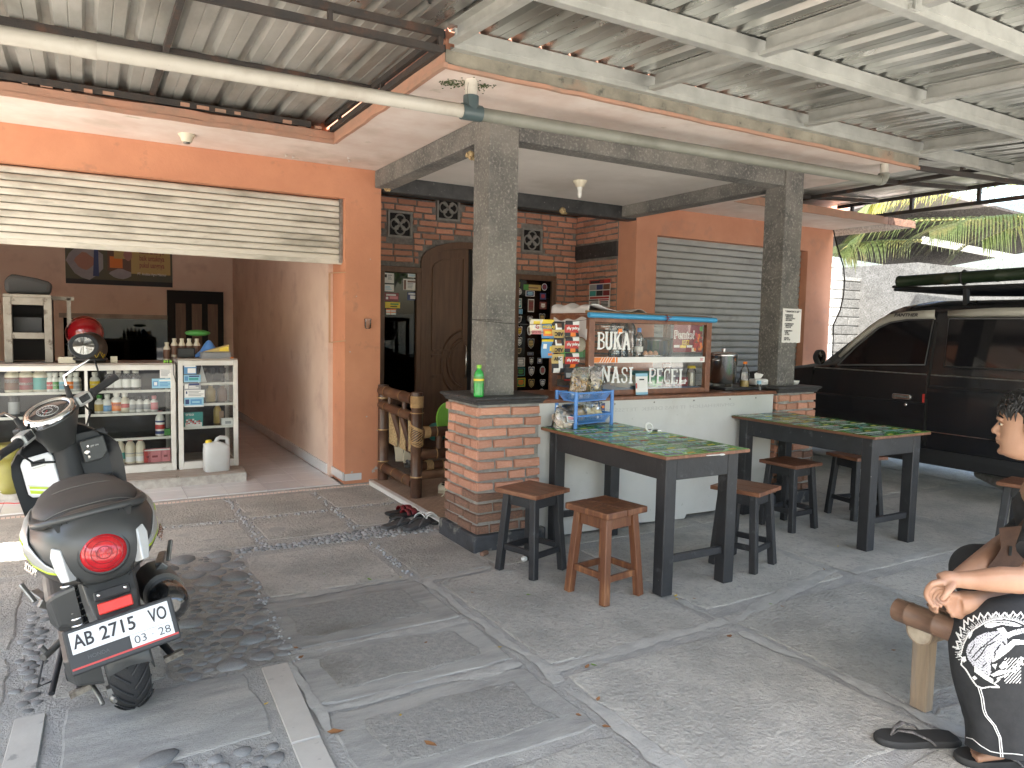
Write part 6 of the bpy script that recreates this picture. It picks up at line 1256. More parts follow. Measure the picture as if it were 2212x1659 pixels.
q = MB(); q.loft([[V(-(vx(z)+o_), .95, z), V(-(vx(z)+o_), sp_y+.012, z)] for z, o_ in ((.78,.007),(.79,.016),(.80,.007))], caps=False, closed=False); q.build('crease', 'van_black', fd)
q = MB(); q.loft([[V(-(vx(z)+o_), sp_y-.014, z), V(-(vx(z)+o_), -1.75, z)] for z, o_ in ((.93,.007),(.945,.024),(.96,.007))], caps=False, closed=False); q.build('crease', 'van_black', rdr)
q = MB(); q.box(-(vx(.84)+.010),-(vx(.84)+.006), sp_y+.016, sp_y+.034, .80,.875); q.build('door_reflector', 'print_red', fd)
q = MB(); mp = vp(1800,772); mp = mp - vo; q.lathe([(.0,.05),(.05,.045),(.085,.02),(.09,-.02),(.085,-.03)], n=16, axis=(0,1,0)); q.xf(Matrix.Translation((-(.8+.10), mp.y+.06, mp.z)) @ Matrix.Diagonal((.75,1,.85,1))); wm = q.build('wing_mirror', 'matte_black', van)
q = MB(); q.lathe([(.078,0),(0,-.001)], n=16, axis=(0,1,0)); q.xf(Matrix.Translation((-(.8+.10), mp.y+.028, mp.z)) @ Matrix.Diagonal((.75,1,.85,1))); q.build('mirror_glass', 'mirror', wm)
q = MB(); q.bar(V(-.76,mp.y+.04,mp.z-.05),V(-.88,mp.y+.07,mp.z-.06),.05,.03); q.build('mirror_arm', 'matte_black', wm)
for y in (1.42,-1.5):
    for s in (-1,1):
        q = MB(); pr = [(.20,-.07),(.29,-.09),(.315,-.06),(.32,0),(.315,.06),(.29,.09),(.20,.07)]; q.lathe(pr, (s*.70,y,.32), 26, axis=(1,0,0)); wv = q.build('wheel', 'tyre', van); q = MB(); q.lathe([(.19,-.06),(.2,-.08),(.05,-.05),(0,-.05)], (s*.70,y,.32), 20, axis=(-s,0,0) if 0 else (1 if s < 0 else -1,0,0)); q.build('rim', 'dull_steel', wv)
        if s < 0: q = MB(); q.prism([(.36*math.cos(t), .36*math.sin(t)) for t in [i*math.pi/12 for i in range(13)]], (-(vx(.5)+.0075),y,.30), V(0,1,0), Z, V(-1,0,0), 0, .004); q.build('wheel_arch', 'dark_void', van)
ep = vp(2190,1062) - vo; q = MB(); q.tube([V(-.78,-.95,.19),V(-.60,-.6,.24)], .055, 14, caps=False); q.lathe([(.05,.02),(0,.02)], (-.78,-.95,.19), 14, axis=(.18,.35,.05)); q.build('exhaust', 'dull_steel', van)
q = MB(); q.box(-.70,.70,Yf-.06,Yf+.10,.36,.56); q.build('bumper', 'matte_black', van, bevel=.02, seg=2)
# roof rack and bamboo pole
rr = bpy.data.objects.new('roof_rack', None); col.objects.link(rr); rr.parent = van
for y in (-.42,-1.3,-2.1):
    for s in (-1,1): q = MB(); q.bar(V(s*.645,y,1.60),V(s*.66,y,1.80),.05,.03,(0,1,0)); q.build('rack_leg', 'roof_rack', rr)
for k in range(9): x = -.62+k*.155; q = MB(); q.tube([V(x,.24,1.80),V(x,-.2,1.785),V(x,-2.4,1.785)], .011, 6); q.build('rack_bar', 'roof_rack', rr)
for y in (.22,-.42,-1.3,-2.1): q = MB(); q.tube([V(-.66,y,1.80),V(.66,y,1.80)], .013, 6); q.build('rack_bar', 'roof_rack', rr)
q = MB(); q.tube([V(-.68,-2.4,1.80),V(-.68,-.1,1.80),V(-.62,.26,1.83),V(.62,.26,1.83),V(.68,-.1,1.80),V(.68,-2.4,1.80)], .014, 6); q.build('rack_rail', 'roof_rack', rr)
t = empty('bamboo_pole', (XV+.18, 0, 1.875), 0, 'thick dark green bamboo pole lashed on the van roof rack', 'pole'); P0, P1 = V(0,.20,-.0), V(-.05,-3.2,.06); pts = []; rs = []
for k in range(9):
    f = k/8; pts += [P0.lerp(P1, f-.004), P0.lerp(P1, f), P0.lerp(P1, f+.004)]; rs += [.052,.057,.052]
q = MB(); q.tube(pts, rs, 14); q.build('culm', 'bamboo_green', t); q = MB(); q.tube([P0+V(0,.004,0), P0+V(0,.012,0)], .05, 14); q.build('cut_end', 'bamboo_tan', t)
q = MB(); q.tube([P0.lerp(P1,.17)+V(.06*math.cos(a),0,.06*math.sin(a)) for a in [i*math.pi/8 for i in range(16)]], .008, 5, closed=True); q.build('strap', 'rubber', t)
# ================================================================== INSIDE THE OPEN SHOP
q = MB(); q.box(-2.75,-.855,2.60,3.45,.014,.095); pl_ = q.build('plank_platform', 'concrete_rough' if 0 else 'bamboo_tan', None, bevel=.004); tag(pl_, 'low grey board platform in front of the glass counters', 'platform')
mat('old_board', (.42,.37,.32), .85, c2=(.30,.25,.21), ns=5, c3=(.22,.18,.16), ns3=3, lo3=.55, hi3=.75, stretch=(1,5,1), bump=.3, bs=30); mat('old_edge', (.50,.48,.44), .85, c2=(.36,.33,.3), ns=20, bump=.4, bs=60)
pl_.data.materials[0] = MATS['old_edge']
for x0, x1 in ((-2.75,-1.39),(-1.385,-.85)): q = MB(); P = jag(x0, x1, 2.595, 3.44, .006, .08); n = len(P); q.loft([[p+Z*.096 for p in P],[p+Z*.104 for p in P]], caps=False, smooth=False); q.add([p+Z*.104 for p in P],[tuple(range(n))]); q.build('board', 'old_board', pl_)
def glass_counter(x0, x1, y0, y1, z0, z1, shelves, mull, label, top='alu_white'):
    t = empty('glass_counter', (x0, y0, z0), 0, label, 'display counter', 'glass counters in the shop'); W_, D_, H_ = x1-x0, y1-y0, z1-z0; f = .038
    for x in (0, W_-f):
        for y in (0, D_-f): q = MB(); q.box(x, x+f, y, y+f, 0, H_); q.build('post', 'alu_white', t, bevel=.003)
    for m_ in mull: q = MB(); q.box(m_*W_, m_*W_+.022, .004, .03, .07, H_-.04); q.build('mullion', 'alu_white', t)
    q = MB()
    for z, h in ((H_-.045,.045),(.0,.065)):
        for y in (.002, D_-.036): q.box(f, W_-f, y, y+.034, z, z+h-.002)
        for x in (.002, W_-.036): q.box(x, x+.034, f, D_-f, z, z+h-.002)
    q.build('rail', 'alu_white', t, bevel=.003)
    q = MB(); q.box(.0, W_, .01, D_, H_-.0005, H_+.012); q.build('top_board', 'old_board', t)
    for z in shelves: q = MB(); q.box(f, W_-f, .05, D_-.05, z-.006, z); q.build('shelf', 'pane', t); q = MB(); q.box(f, W_-f, .030, .048, z-.018, z+.003); q.build('shelf_edge', 'alu_white', t)
    q = MB(); q.box(f, W_-f, .012, .017, .065, H_-.046); q.box(W_-.022, W_-.017, f, D_-f, .065, H_-.046); q.box(.017,.022,f,D_-f,.065,H_-.046); q.build('glass_pane', 'pane', t)
    q = MB(); q.box(f, W_-f, D_-.045, D_-.04, .065, H_-.046); q.build('back_panel', 'dark_room', t)
    q = MB(); q.box(f, W_-f, .05, D_-.05, .058, .066); q.build('bottom_board', 'old_board', t)
    return t
CZ = .105
g1 = glass_counter(-3.6, -1.372, 2.90, 3.45, CZ, 1.01, (.29,.50,.69), (.36,.70), 'long glass counter full of white bottles behind the scooter')
g2 = glass_counter(-1.352, -.868, 2.90, 3.42, CZ, 1.045, (.36,.56,.74), (), 'narrow glass counter with blue stickers beside the white jerrycan')
def csticker(px0, py0, px1, py1, par, bg, items):
    a, b = at(px0, py0, 'y', 2.910), at(px1, py1, 'y', 2.910); o = Vector(par.location); q = MB(); card(q, b.x-a.x, a.z-b.z, V(a.x, 2.9105, b.z)-o, X, Z, bg, items); q.build('sticker', None, par)
csticker(345,796,374,816, g1, 'print_white', lines(.1,.9,.15,.9,6,'print_grey')); csticker(328,818,373,838, g1, 'print_cyan', [(.05,.2,.3,.75,'print_blue'),(.1,.3,.25,.65,'print_white'),(.35,.72,.95,.88,'print_white')]+lines(.38,.95,.15,.65,3,'print_blue'))
csticker(397,788,424,808, g2, 'print_blue', [(.3,.1,.95,.62,'print_white'),(.05,.75,.95,.93,'print_white')]); csticker(397,810,434,825, g2, 'print_cyan', [(.05,.2,.25,.8,'print_blue'),(.3,.25,.85,.6,'print_teal'),(.3,.7,.9,.9,'print_navy')]); csticker(397,827,434,842, g2, 'print_grey', [(.05,.2,.25,.8,'print_white'),(.3,.65,.9,.9,'print_navy')]+lines(.3,.9,.15,.6,2,'print_white'))
csticker(398,843,442,858, g2, 'print_white', [(.08,.5,.15,.85,'print_navy')]+lines(.2,.95,.15,.9,4,'print_grey')); csticker(398,859,440,878, g2, 'print_cyan', [(.05,.3,.25,.8,'print_navy'),(.32,.25,.9,.8,'print_blue'),(.4,.4,.8,.6,'print_cyan'),(0,0,1,.14,'print_white')])
# bottles of every kind in the counters
JB = [(.042,0),(.046,.008),(.046,.11),(.040,.13),(.022,.145),(.021,.165)]; MBt = [(.028,0),(.030,.006),(.030,.075),(.024,.088),(.014,.094),(.014,.105)]; TB = [(.034,0),(.037,.008),(.037,.14),(.030,.165),(.018,.18),(.017,.19)]
def bset(px, py, prof, cap, capm, lab, label, body='white_plastic', sc_=1.0, y=3.02, z=None, grp=None):
    p = at(px, py, 'y', y); zz = [CZ+.066, CZ+.29, CZ+.50, CZ+.69]; z = min(zz, key=lambda k: abs(k-p.z)) + .0008
    P = [(r_*sc_, h*sc_) for r_, h in prof]; top = P[-1][1]
    bottle('bottle', (p.x, y, z), P, body, label, 'bottle', grp, (P[-1][0]*1.25, top-.004, top+.018*sc_+.004), capm, [(P[1][0]+.0006, top*a, top*b, m) for a, b, m in lab], n=12)
wl = [(.15,.6,'print_white'),(.3,.42,'print_red')]
bset(27,832,JB,1,'cream_plastic',[(.1,.62,'print_brown'),(.4,.55,'print_grey')],'big bottle with a brown fruit label, leftmost on the top shelf','cream_plastic',1.15)
bset(57,832,JB,1,'cream_plastic',[(.1,.62,'print_maroon'),(.3,.4,'print_white')],'big bottle with a maroon label second from left on the top shelf','cream_plastic',1.15)
bset(87,832,JB,1,'print_green',[(.1,.6,'print_teal')],'pale green bottle with a dark green cap on the top shelf','lens_green' if 0 else 'cream_plastic',1.15)
for px, m, cm, lb in ((108,'print_red','white_plastic','small white bottle with a red label on the top shelf'),(120,'print_green','white_plastic','small white bottle with a green band on the top shelf'),(135,'print_cyan','white_plastic','small bottle with a cyan label on the top shelf'),(152,'print_orange','white_plastic','small bottle with an orange label behind the mirror stem'),(165,'print_grey','white_plastic','small white bottle with a grey label near the mullion'),(205,'print_yellow','white_plastic','small bottle with a yellow label right of the mullion')): bset(px,832,MBt,1,cm,[(.15,.62,m),(.35,.45,'print_white')],lb,'white_plastic',1.2)
for k, px in enumerate((238,255,274,293)): bset(px,832,MBt,1,'white_plastic',[(.15,.62,'print_white')],'white capped clear jar on the top shelf under the grip','clear_plastic',1.35,grp='row of clear jars on the top shelf')
bset(30,880,TB,1,'white_plastic',[(.1,.6,'print_grey')],'dark bottle with a white cap and red letters on the middle shelf','rubber_grey',1.0); bset(215,884,MBt,1,'print_green',[(.15,.6,'print_gold')],'small bottle with a green cap by the handlebar','white_plastic',1.2); bset(232,884,MBt,1,'white_plastic',[(.12,.5,'print_blue')],'small bottle with a blue and yellow label','white_plastic',1.25)
bset(252,884,MBt,1,'white_plastic',[(.12,.6,'print_orange'),(.4,.52,'print_red')],'bottle with an orange and red label beside the blue one','white_plastic',1.4); bset(270,884,MBt,1,'white_plastic',[(.3,.55,'print_red')],'bottle with a plain red band on the middle shelf','cream_plastic',1.3)
for k, px in enumerate((286,302,318)): bset(px,884,MBt,1,'ink',[(.2,.6,'print_grey')],'small grey bottle with a dark cap on the middle shelf','white_plastic',1.05,grp='small grey bottles on the middle shelf')
bset(333,884,MBt,1,'print_pink',[(.15,.7,'print_pink')],'small bottle with a pink label on the middle shelf','white_plastic',1.05)
bset(346,945,TB,1,'print_pink',[(.08,.22,'print_navy'),(.3,.5,'print_red'),(.60,.68,'print_navy')],'tall white bottle with navy and red bands alone on the lower shelf','white_plastic',1.0)
bset(282,1002,TB,1,'print_red',[(.08,.3,'print_white'),(.42,.46,'print_grey')],'cream bottle with a red cap left of its twin on the bottom','cream_plastic',1.02,3.02); bset(304,1002,TB,1,'print_red',[(.08,.3,'print_white'),(.42,.46,'print_grey')],'cream bottle with a red cap next to the pink packets','cream_plastic',1.02,3.02); bset(262,1002,TB,1,'cream_plastic',[(.2,.5,'print_teal')],'bottle with a teal label half hidden by the scooter','cream_plastic',.95,3.06)
for px, w_, lb in ((318,.05,'narrow red packet in the bottom of the counter'),(334,.11,'wide pink packet with a bird on the counter bottom'),(357,.075,'pink packet leaning at the right of the counter bottom')):
    p = at(px, 1000, 'y', 3.02); q = MB(); card(q, w_, .115, (p.x-w_/2,3.0,CZ+.0665), X, V(0,.06,1), 'print_pink' if w_ > .06 else 'print_red', [(.3,.35,.7,.5,'print_maroon'),(.05,.85,.95,.95,'print_white')], t=.03); tag(q.build('packet', None), lb, 'packet')
p = at(362,945,'y',3.03); q = MB(); q.box(p.x-.03,p.x+.02,3.0,3.05,CZ+.291,CZ+.345); tag(q.build('green_box', 'print_green'), 'small green box beside the tall banded bottle', 'box')
for px, py, h, prof, m, lb, bz in ((470,950,.15,TB,'print_gold','squat tan bottle at the back of the narrow counter',.36),(455,858,.12,JB,'print_gold','olive jar on the middle shelf of the narrow counter',.56),(480,862,.1,JB,'print_brown','amber glass jar beside the olive jar',.56)):
    p = at(px, py, 'y', 3.12); bottle('bottle', (p.x, 3.12, CZ+bz+.0008), [(r_*.9, z*.85) for r_, z in prof], m, lb, 'bottle', None, (.022, prof[-1][1]*.85-.002, prof[-1][1]*.85+.014), 'dull_steel', n=12)
p0 = at(400,963,'y',2.99); q = MB(); card(q, .15,.125,(-1.305,2.99,CZ+.361), X, Z, 'print_teal', [(.05,.02,.95,.3,'print_white')]+[(.1+.11*(k%7),.18+.12*(k//7)+.04*(k%2),.2+.11*(k%7),.28+.12*(k//7)+.04*(k%2),('print_pink','print_red','print_white')[k%3]) for k in range(18)], t=.05); tb = q.build('carton', None); tag(tb, 'teal carton with pink pictures in the narrow counter', 'box')
text('trico', .035, 'print_white', (-1.26,2.9385,CZ+.47), X, Z, 'lettering', tb, off=.0006, ext=.0004)
q = MB(); card(q, .10,.06,(-1.0,3.0,CZ+.361), X, Z, 'print_white', [(.3,.2,.8,.6,'print_grey')], t=.05); tag(q.build('carton', None), 'small white carton right in the narrow counter', 'box'); q = MB(); q.box(-1.02,-.96,3.09,3.13,CZ+.361,CZ+.47); tag(q.build('carton', 'mosaic'), 'brown carton standing behind the small white one', 'box')
for x in (-1.13,-1.05,-.97): q = MB(); q.lathe([(.028,0),(.006,.004),(.005,.05),(.03,.075),(.034,.12)], (x,3.1,CZ+.741), 14); tag(q.build('glass_goblet', 'clear_plastic'), 'clear stemmed glass on the top shelf of the narrow counter', 'glass', 'glasses in the narrow counter')
q = MB(); q.prism([(-.03,0),(.04,0),(.0,.16)], (-1.15,3.02,CZ+.741), X, Z, V(0,-1,.0), 0, .01); tag(q.build('folded_card', 'print_white'), 'white folded card standing on the top shelf', 'card')
# jerrycan
jc = empty('jerrycan', (-1.075, 2.745, .1045), R(4), 'white plastic jerrycan with a yellow cap on the board platform', 'jerrycan')
lo = []
for z, w_, d_ in ((0,.095,.055),(.008,.102,.06),(.19,.105,.062),(.215,.10,.06),(.235,.085,.045),(.25,.05,.035)): lo.append(supl(0 if z < .23 else -.02,0,z,w_,d_,24,5,X,Y))
mat('jerry', (.60,.62,.62), .45, c2=(.55,.56,.55), ns=5, c3=(.48,.44,.38), ns3=3, lo3=.6, hi3=.8); q = MB(); q.loft(lo); q.build('body', 'jerry', jc)
q = MB(); q.tube([V(-.01,0,.24),V(.01,0,.275),V(.03,0,.285),V(.075,0,.280),V(.092,0,.262),V(.092,0,.21)], .017, 10); q.build('handle', 'jerry', jc)
q = MB(); q.lathe([(.026,.238),(.026,.262),(.022,.268)], (-.062,0,0), 14); q.build('cap', 'yellow_plastic', jc); q = MB(); q.lathe([(.03,.22),(.022,.236)], (-.062,0,0), 14); q.build('neck', 'jerry', jc)
# things standing on the counters
def helmet(name, loc, r_, m, label, rz, extra=None):
    t = empty(name, loc, rz, label, 'helmet'); q = MB(); lo = []
    for i in range(11):
        ph = R(-38 + i*12.8); lo.append([V(r_*math.cos(ph)*math.cos(a)*.88, r_*math.cos(ph)*math.sin(a)*1.08, r_*.92*math.sin(ph)) for a in [k*2*math.pi/24 for k in range(24)]])
    q.loft(lo, caps=True); q.build('shell', m, t); q = MB(); q.tube([V(r_*.80*math.cos(a), r_*.98*math.sin(a), -r_*.58) for a in [k*math.pi/10 for k in range(20)]], .012, 6, closed=True); q.build('edge_trim', 'rubber', t)
    return t
mat('helmet_red', (.25,.008,.012), .12, coat=1); mat('helmet_brown', (.045,.036,.03), .35)
z1_ = 1.025; h1 = helmet('helmet', (-1.995,3.02,1.14), .145, 'helmet_brown', 'dark helmet with yellow zigzag lines on the glass counter', 0)
q = MB(); pts = [V(.145*.90*math.cos(a)*.90, -.145*1.1*math.sin(a)*.98, z) for a, z in ((.4,-.02),(.7,-.075),(.95,-.02),(1.2,-.07),(1.45,-.01),(1.1,.02),(.8,-.03),(.55,-.06),(.4,-.02))]; q.tube([p*1.0 for p in pts], .0022, 5); q.build('yellow_lines', 'print_yellow', h1)
q = MB(); q.bar(V(.03,-.15,-.09),V(.05,-.16,-.17),.018,.006); q.bar(V(.05,-.16,-.17),V(.052,-.16,-.22),.02,.01); q.build('chin_strap', 'rubber', h1)
helmet('helmet', (-2.03,3.28,1.26), .16, 'helmet_red', 'glossy red helmet behind the dark one', .3)
q = MB(); q.box(-2.12,-1.88,3.18,3.40,1.023,1.16); tag(q.build('cardboard_box', 'dark_room'), 'dark box under the red helmet', 'box')
# grey window-like cabinet frame at the left
t = empty('old_cabinet', (-2.58,3.10,1.023), 0, 'old grey wooden cabinet frame standing on the counter at the left', 'cabinet'); mat('old_grey_paint', (.36,.33,.28), .8, c2=(.28,.25,.21), ns=8, c3=(.15,.12,.1), ns3=14, lo3=.58, hi3=.68, bump=.3)
q = MB(); q.box(0,.055,0,.05,0,.52); q.box(.27,.325,0,.05,0,.52); q.box(.055,.27,.002,.048,.46,.52); q.box(.055,.27,.002,.048,.19,.24); q.box(.0,.325,0,.4,.5205,.545); q.build('frame', 'old_grey_paint', t, bevel=.004)
q = MB(); q.box(.0,.01,.05,.4,0,.52); q.box(.315,.325,.05,.4,0,.52); q.box(0,.325,.39,.4,0,.52); q.build('case', 'dark_room', t)
q = MB(); q.box(.06,.25,.1,.3,.241,.36); tag(q.build('contents', 'rubber_grey', t))
q = MB(); q.prism([(-.02,0),(.28,0),(.30,.10),(.20,.13),(.02,.16),(-.03,.10)], (-2.55,3.3,1.57), X, Z, Y, -.1, .12); tag(q.build('cloth_bundle', 'rubber_grey', None, bevel=.03, seg=2), 'dark bundle lying on the old grey cabinet', 'bundle')
q = MB(); q.bar(V(-2.48,3.25,1.545),V(-2.10,3.25,1.545),.03,.03); q.bar(V(-2.14,3.25,1.03),V(-2.14,3.25,1.55),.03,.03); tag(q.build('steel_angle', 'old_grey_paint'), 'bent grey steel angle behind the old cabinet', 'bar')
# mirror and banner on the wall
a, b = at(137,686,'y',7.36), at(366,775,'y',7.36); t = empty('wall_mirror', (0,0,0), 0, 'wide dark mirror on the back wall above the counter', 'mirror')
q = MB(); q.box(a.x, b.x, 7.365, 7.38, b.z-.3, a.z); q.build('glass', 'mirror_dark', t); q = MB(); q.box(a.x-.05, b.x+.05, 7.35, 7.39, a.z, a.z+.06); q.build('top_rail', 'old_board', t)
a, b = at(140,530,'y',7.37), at(373,621,'y',7.37); W_, H_ = b.x-a.x, a.z-b.z+.06; q = MB(); t = empty('banner', (a.x, 7.385, b.z), 0, 'printed banner of a pointing man in a white shirt on the back wall', 'banner')
mat('banner_dark', (.09,.10,.08), .6, c2=(.12,.11,.06), ns=3); mat('banner_shirt', (.36,.35,.36), .6, c2=(.28,.27,.29), ns=6); mat('banner_skin', (.40,.20,.15), .6); mat('banner_text', (.30,.10,.07), .6)
card(q, W_, H_, (0,0,0), X, Z, 'banner_dark', [(0,0,1,.12,'ink'),(.38,.35,.6,.98,'print_brown'),(.40,.42,.52,.7,'print_orange'),(.44,.65,.56,.9,'print_gold'),(.6,.3,.98,.98,'print_gold')]); 
def blob(m, cx, cz, rx, rz, t0): q.use(m); q.prism([(W_*(cx+rx*math.cos(i*.45)*(1+.12*math.sin(i*2.1))), H_*(cz+rz*math.sin(i*.45)*(1+.1*math.cos(i*1.7)))) for i in range(14)], (0,0,0), X, Z, (0,-1,0), t0, t0+.0006)
blob('banner_shirt',.18,.55,.16,.42,.0030); blob('banner_shirt',.50,.28,.10,.12,.0031); blob('banner_skin',.17,.55,.085,.20,.0037); blob('banner_skin',.57,.75,.04,.14,.0038); q.use('print_navy'); q.prism([(W_*.245,H_*.2),(W_*.30,H_*.2),(W_*.295,H_*.9),(W_*.26,H_*.9)], (0,0,0), X, Z, (0,-1,0), .004, .0046)
q.build('print', None, t)
for k, s in enumerate(('kulit ananya','baik untuknya','pukul uangnya')): text(s, .10, 'banner_text', (W_*.80,-.006,H_*(.86-.17*k)), X, Z, 'lettering', t, ext=.0004, width=W_*.24, off=.002)
text('PT. Andalas Agro Makmur', .05, 'print_white', (W_*.80,-.006,H_*.30), X, Z, 'lettering', t, ext=.0004, width=W_*.28)
# bundle of bottles, radio, blue bag, papers on the narrow counter
tz = 1.0575
for k in range(5): bottle('bottle', (-1.40+.062*k, 3.30+.01*(k%2), 1.0225 if k < 1 else tz+.0), [(.028,0),(.029,.11),(.016,.135),(.016,.15)], 'cream_plastic', 'wrapped cream bottle standing in a row on the narrow counter', 'bottle', 'row of wrapped bottles on the narrow counter', (.018,.15,.165), 'cream_plastic', [(.0296,.02,.10,'print_brown')], n=10)
q = MB(); q.box(-1.33,-1.19,3.12,3.2,tz,tz+.085); q.use; rd_ = q.build('radio', 'black_plastic', None, bevel=.006); tag(rd_, 'small black radio in front of the wrapped bottles', 'radio')
q = MB(); q.ell((-1.14,3.33,tz+.215), .11,.05,.03, 12, 6); tag(q.build('green_sack', 'print_green'), 'green sack lying over the wrapped bottles', 'sack')
cloth('blue_bag', 0,0,0,0, lambda u, v: V(-1.20+.30*u+.03*v, 3.05+.22*v, tz+.004+.14*math.exp(-((u-.38)/.28)**2)*math.exp(-((v-.5)/.35)**2)+.014*math.sin(11*u+7*v)*math.sin(3.1*u)), 'blue_plastic', 'crumpled blue plastic bag on the narrow counter', 16)
t = empty('paper_stack', (-1.03,3.0,tz), 0, 'stack of wrapped sheets with a yellow leaflet on the narrow counter', 'papers')
for k in range(5): q = MB(); q.box(-.13+rnd.uniform(-.01,.01),.11+rnd.uniform(-.01,.01),-.08,.08,.0005+k*.011,.010+k*.011); q.build('sheet', 'print_grey', t, bevel=.003)
q = MB(); q.prism([(-.11,0),(.10,0),(.10,.065)], (0,.0,.058), X, Z, Y, -.05,.03); q.build('leaflet', 'print_gold', t); q = MB(); q.prism([(.02,.008),(.092,.008),(.092,.05),(.02,.03)], (0,-.0505,.058), X, Z, V(0,-1,0), 0,.001); q.build('leaflet_print', 'print_yellow', t)
q = MB(); q.bar(V(-1.06,2.93,tz+.006),V(-.96,2.94,tz+.006),.006,.006); q.use('print_orange'); q.bar(V(-.96,2.94,tz+.008),V(-.90,2.945,tz+.008),.014,.014); q.mats = ['steel','print_orange']; q.mi = [0]*6+[1]*6; tag(q.build('screwdriver', None), 'screwdriver with an orange handle at the edge of the narrow counter', 'tool')
q = MB(); q.tube([V(-1.46,2.93,1.035),V(-1.395,2.925,1.035)], .012, 10); t = q.build('torch', 'lime_plastic'); tag(t, 'small green and black torch on the counter edge', 'torch'); q = MB(); q.tube([V(-1.445,2.93,1.035),V(-1.435,2.928,1.035)],.0128,10); q.tube([V(-1.425,2.927,1.035),V(-1.415,2.926,1.035)],.0128,10); q.build('band', 'rubber', t)
q = MB(); q.tube([V(-1.40,2.92,1.035),V(-1.39,2.885,1.02),V(-1.388,2.885,.93),V(-1.37,2.886,.86)], .003, 5); tag(q.build('black_cord', 'rubber'), 'thin black cord dangling over the counter front', 'cord')
q = MB(); q.box(-1.85,-1.80,3.0,3.05,1.023,1.075); tag(q.build('small_carton', 'cream_plastic'), 'narrow pale carton right of the dark helmet', 'box'); q = MB(); q.box(-2.22,-2.1,3.0,3.1,1.023,1.07); tag(q.build('small_carton', 'cream_plastic'), 'flat pale carton left of the dark helmet', 'box')
# gas cylinder at the far left
t = empty('gas_cylinder', (-2.53,2.72,.014), 0, 'yellow green gas cylinder beside the counter at the left edge', 'gas cylinder'); mat('gas_paint', (.20,.19,.03), .5, c2=(.15,.13,.03), ns=6)
q = MB(); q.lathe([(.09,.0),(.11,.01),(.11,.05),(.13,.06),(.15,.10),(.155,.16),(.15,.24),(.12,.30),(.06,.325),(.03,.33)], n=24); q.build('tank', 'gas_paint', t); q = MB(); q.lathe([(.085,.30),(.095,.36),(.10,.42),(.09,.42)], n=24); q.build('collar', 'gas_paint', t); q = MB(); q.lathe([(.02,.33),(.02,.38),(.012,.40)], n=10); q.build('valve', 'dull_steel', t)
q = MB(); q.tube([V(-2.65+.05*i, 2.50+.03*math.sin(i*1.3), .022) for i in range(9)], .007, 6); tag(q.build('red_hose', 'print_red'), 'red hose lying on the shop floor at the left', 'hose')
# ================================================================== PORCH BENCH AND SHOES
bb = empty('bamboo_bench', (0,0,0), 0, 'dark bamboo bench lashed with rattan on the brown mosaic porch', 'bench')
FZ = .029
def bam(name, a, b, r_, nodes, m='bamboo_dark'):
    a = V(*a); b = V(*b); q = MB(); pts = []; rs = []; ks = [0]+[ (i+.6)/nodes for i in range(nodes)]+[1]
    for f in ks:
        if f in (0,1): pts.append(a.lerp(b,f)); rs.append(r_)
        else: pts += [a.lerp(b,f-.012), a.lerp(b,f), a.lerp(b,f+.012)]; rs += [r_, r_*1.09, r_]
    q.tube(pts, rs, 14); o = q.build(name, m, bb)
    q = MB()
    for f in ks[1:-1]: q.tube([a.lerp(b,f-.006), a.lerp(b,f+.006)], r_*1.095, 14, caps=False)
    if len(ks) > 2: q.build('node_ring', 'rattan', o)
    return o
bam('post', (.205,1.40,FZ), (.205,1.40,.862), .046, 3); bam('post', (.205,2.15,FZ), (.205,2.15,.862), .046, 3)
bam('arm_rail', (.19,1.44,.805), (.19,2.15,.815), .043, 2); bam('arm_rail', (.19,1.44,.665), (.19,2.15,.69), .04, 2); bam('foot_rail', (.195,1.43,.135), (.195,2.15,.15), .042, 3); bam('slat', (.30,1.46,.33), (.34,2.12,.36), .035, 1)
bam('spindle', (.19,1.62,.69), (.19,1.62,.80), .02, 0); bam('spindle', (.19,1.95,.69), (.19,1.95,.80), .02, 0); bam('spindle', (.19,1.7,.66), (.27,1.66,.36), .026, 0); bam('spindle', (.19,1.88,.66), (.27,1.84,.36), .026, 0)
bam('seat_rail', (.22,1.40,.545), (.95,1.40,.54), .04, 3); bam('front_rail', (.22,1.40,.37), (.95,1.40,.365), .043, 3); bam('front_rail', (.22,1.43,.27), (.95,1.43,.265), .036, 2); bam('front_rail', (.22,1.40,.205), (.95,1.40,.20), .038, 2); bam('post', (.40,1.41,.40), (.40,1.41,.54), .03, 0); bam('post', (.95,1.40,FZ), (.95,1.40,.56), .046, 2)
for y0, y1 in ((1.5,1.66),(1.73,1.86),(1.92,2.1)): q = MB(); q.prism([(y0,.64),(y1,.65),(y1-.02,.36),(y0-.02,.35)], (.235,0,0), Y, Z, X, 0, .006); q.build('woven_panel', 'woven', bb)
q = MB()
for z0, z1, n in ((.745,.828,11),): 
    for i in range(n): z = z0+(z1-z0)*i/(n-1); q.tube([V(.205+.049*math.cos(a),1.40+.049*math.sin(a),z) for a in [k*math.pi/8 for k in range(16)]], .0042, 5, closed=True)
for i in range(16):
    a0 = i*.39; z = .47 + .125*i/15
    q.tube([V(.205+.050*math.cos(a),1.40+.050*math.sin(a), z + .035*math.sin(a+a0)) for a in [k*math.pi/8 for k in range(16)]], .0038, 5, closed=True)
for i in range(6): q.tube([V(.262+.009*i, 1.40+.045*math.cos(a), .543+.045*math.sin(a)) for a in [k*math.pi/7 for k in range(14)]], .0038, 5, closed=True)
q.tube([V(.205+.05*math.cos(a),1.40+.05*math.sin(a),.70) for a in [k*math.pi/8 for k in range(16)]], .004, 5, closed=True)
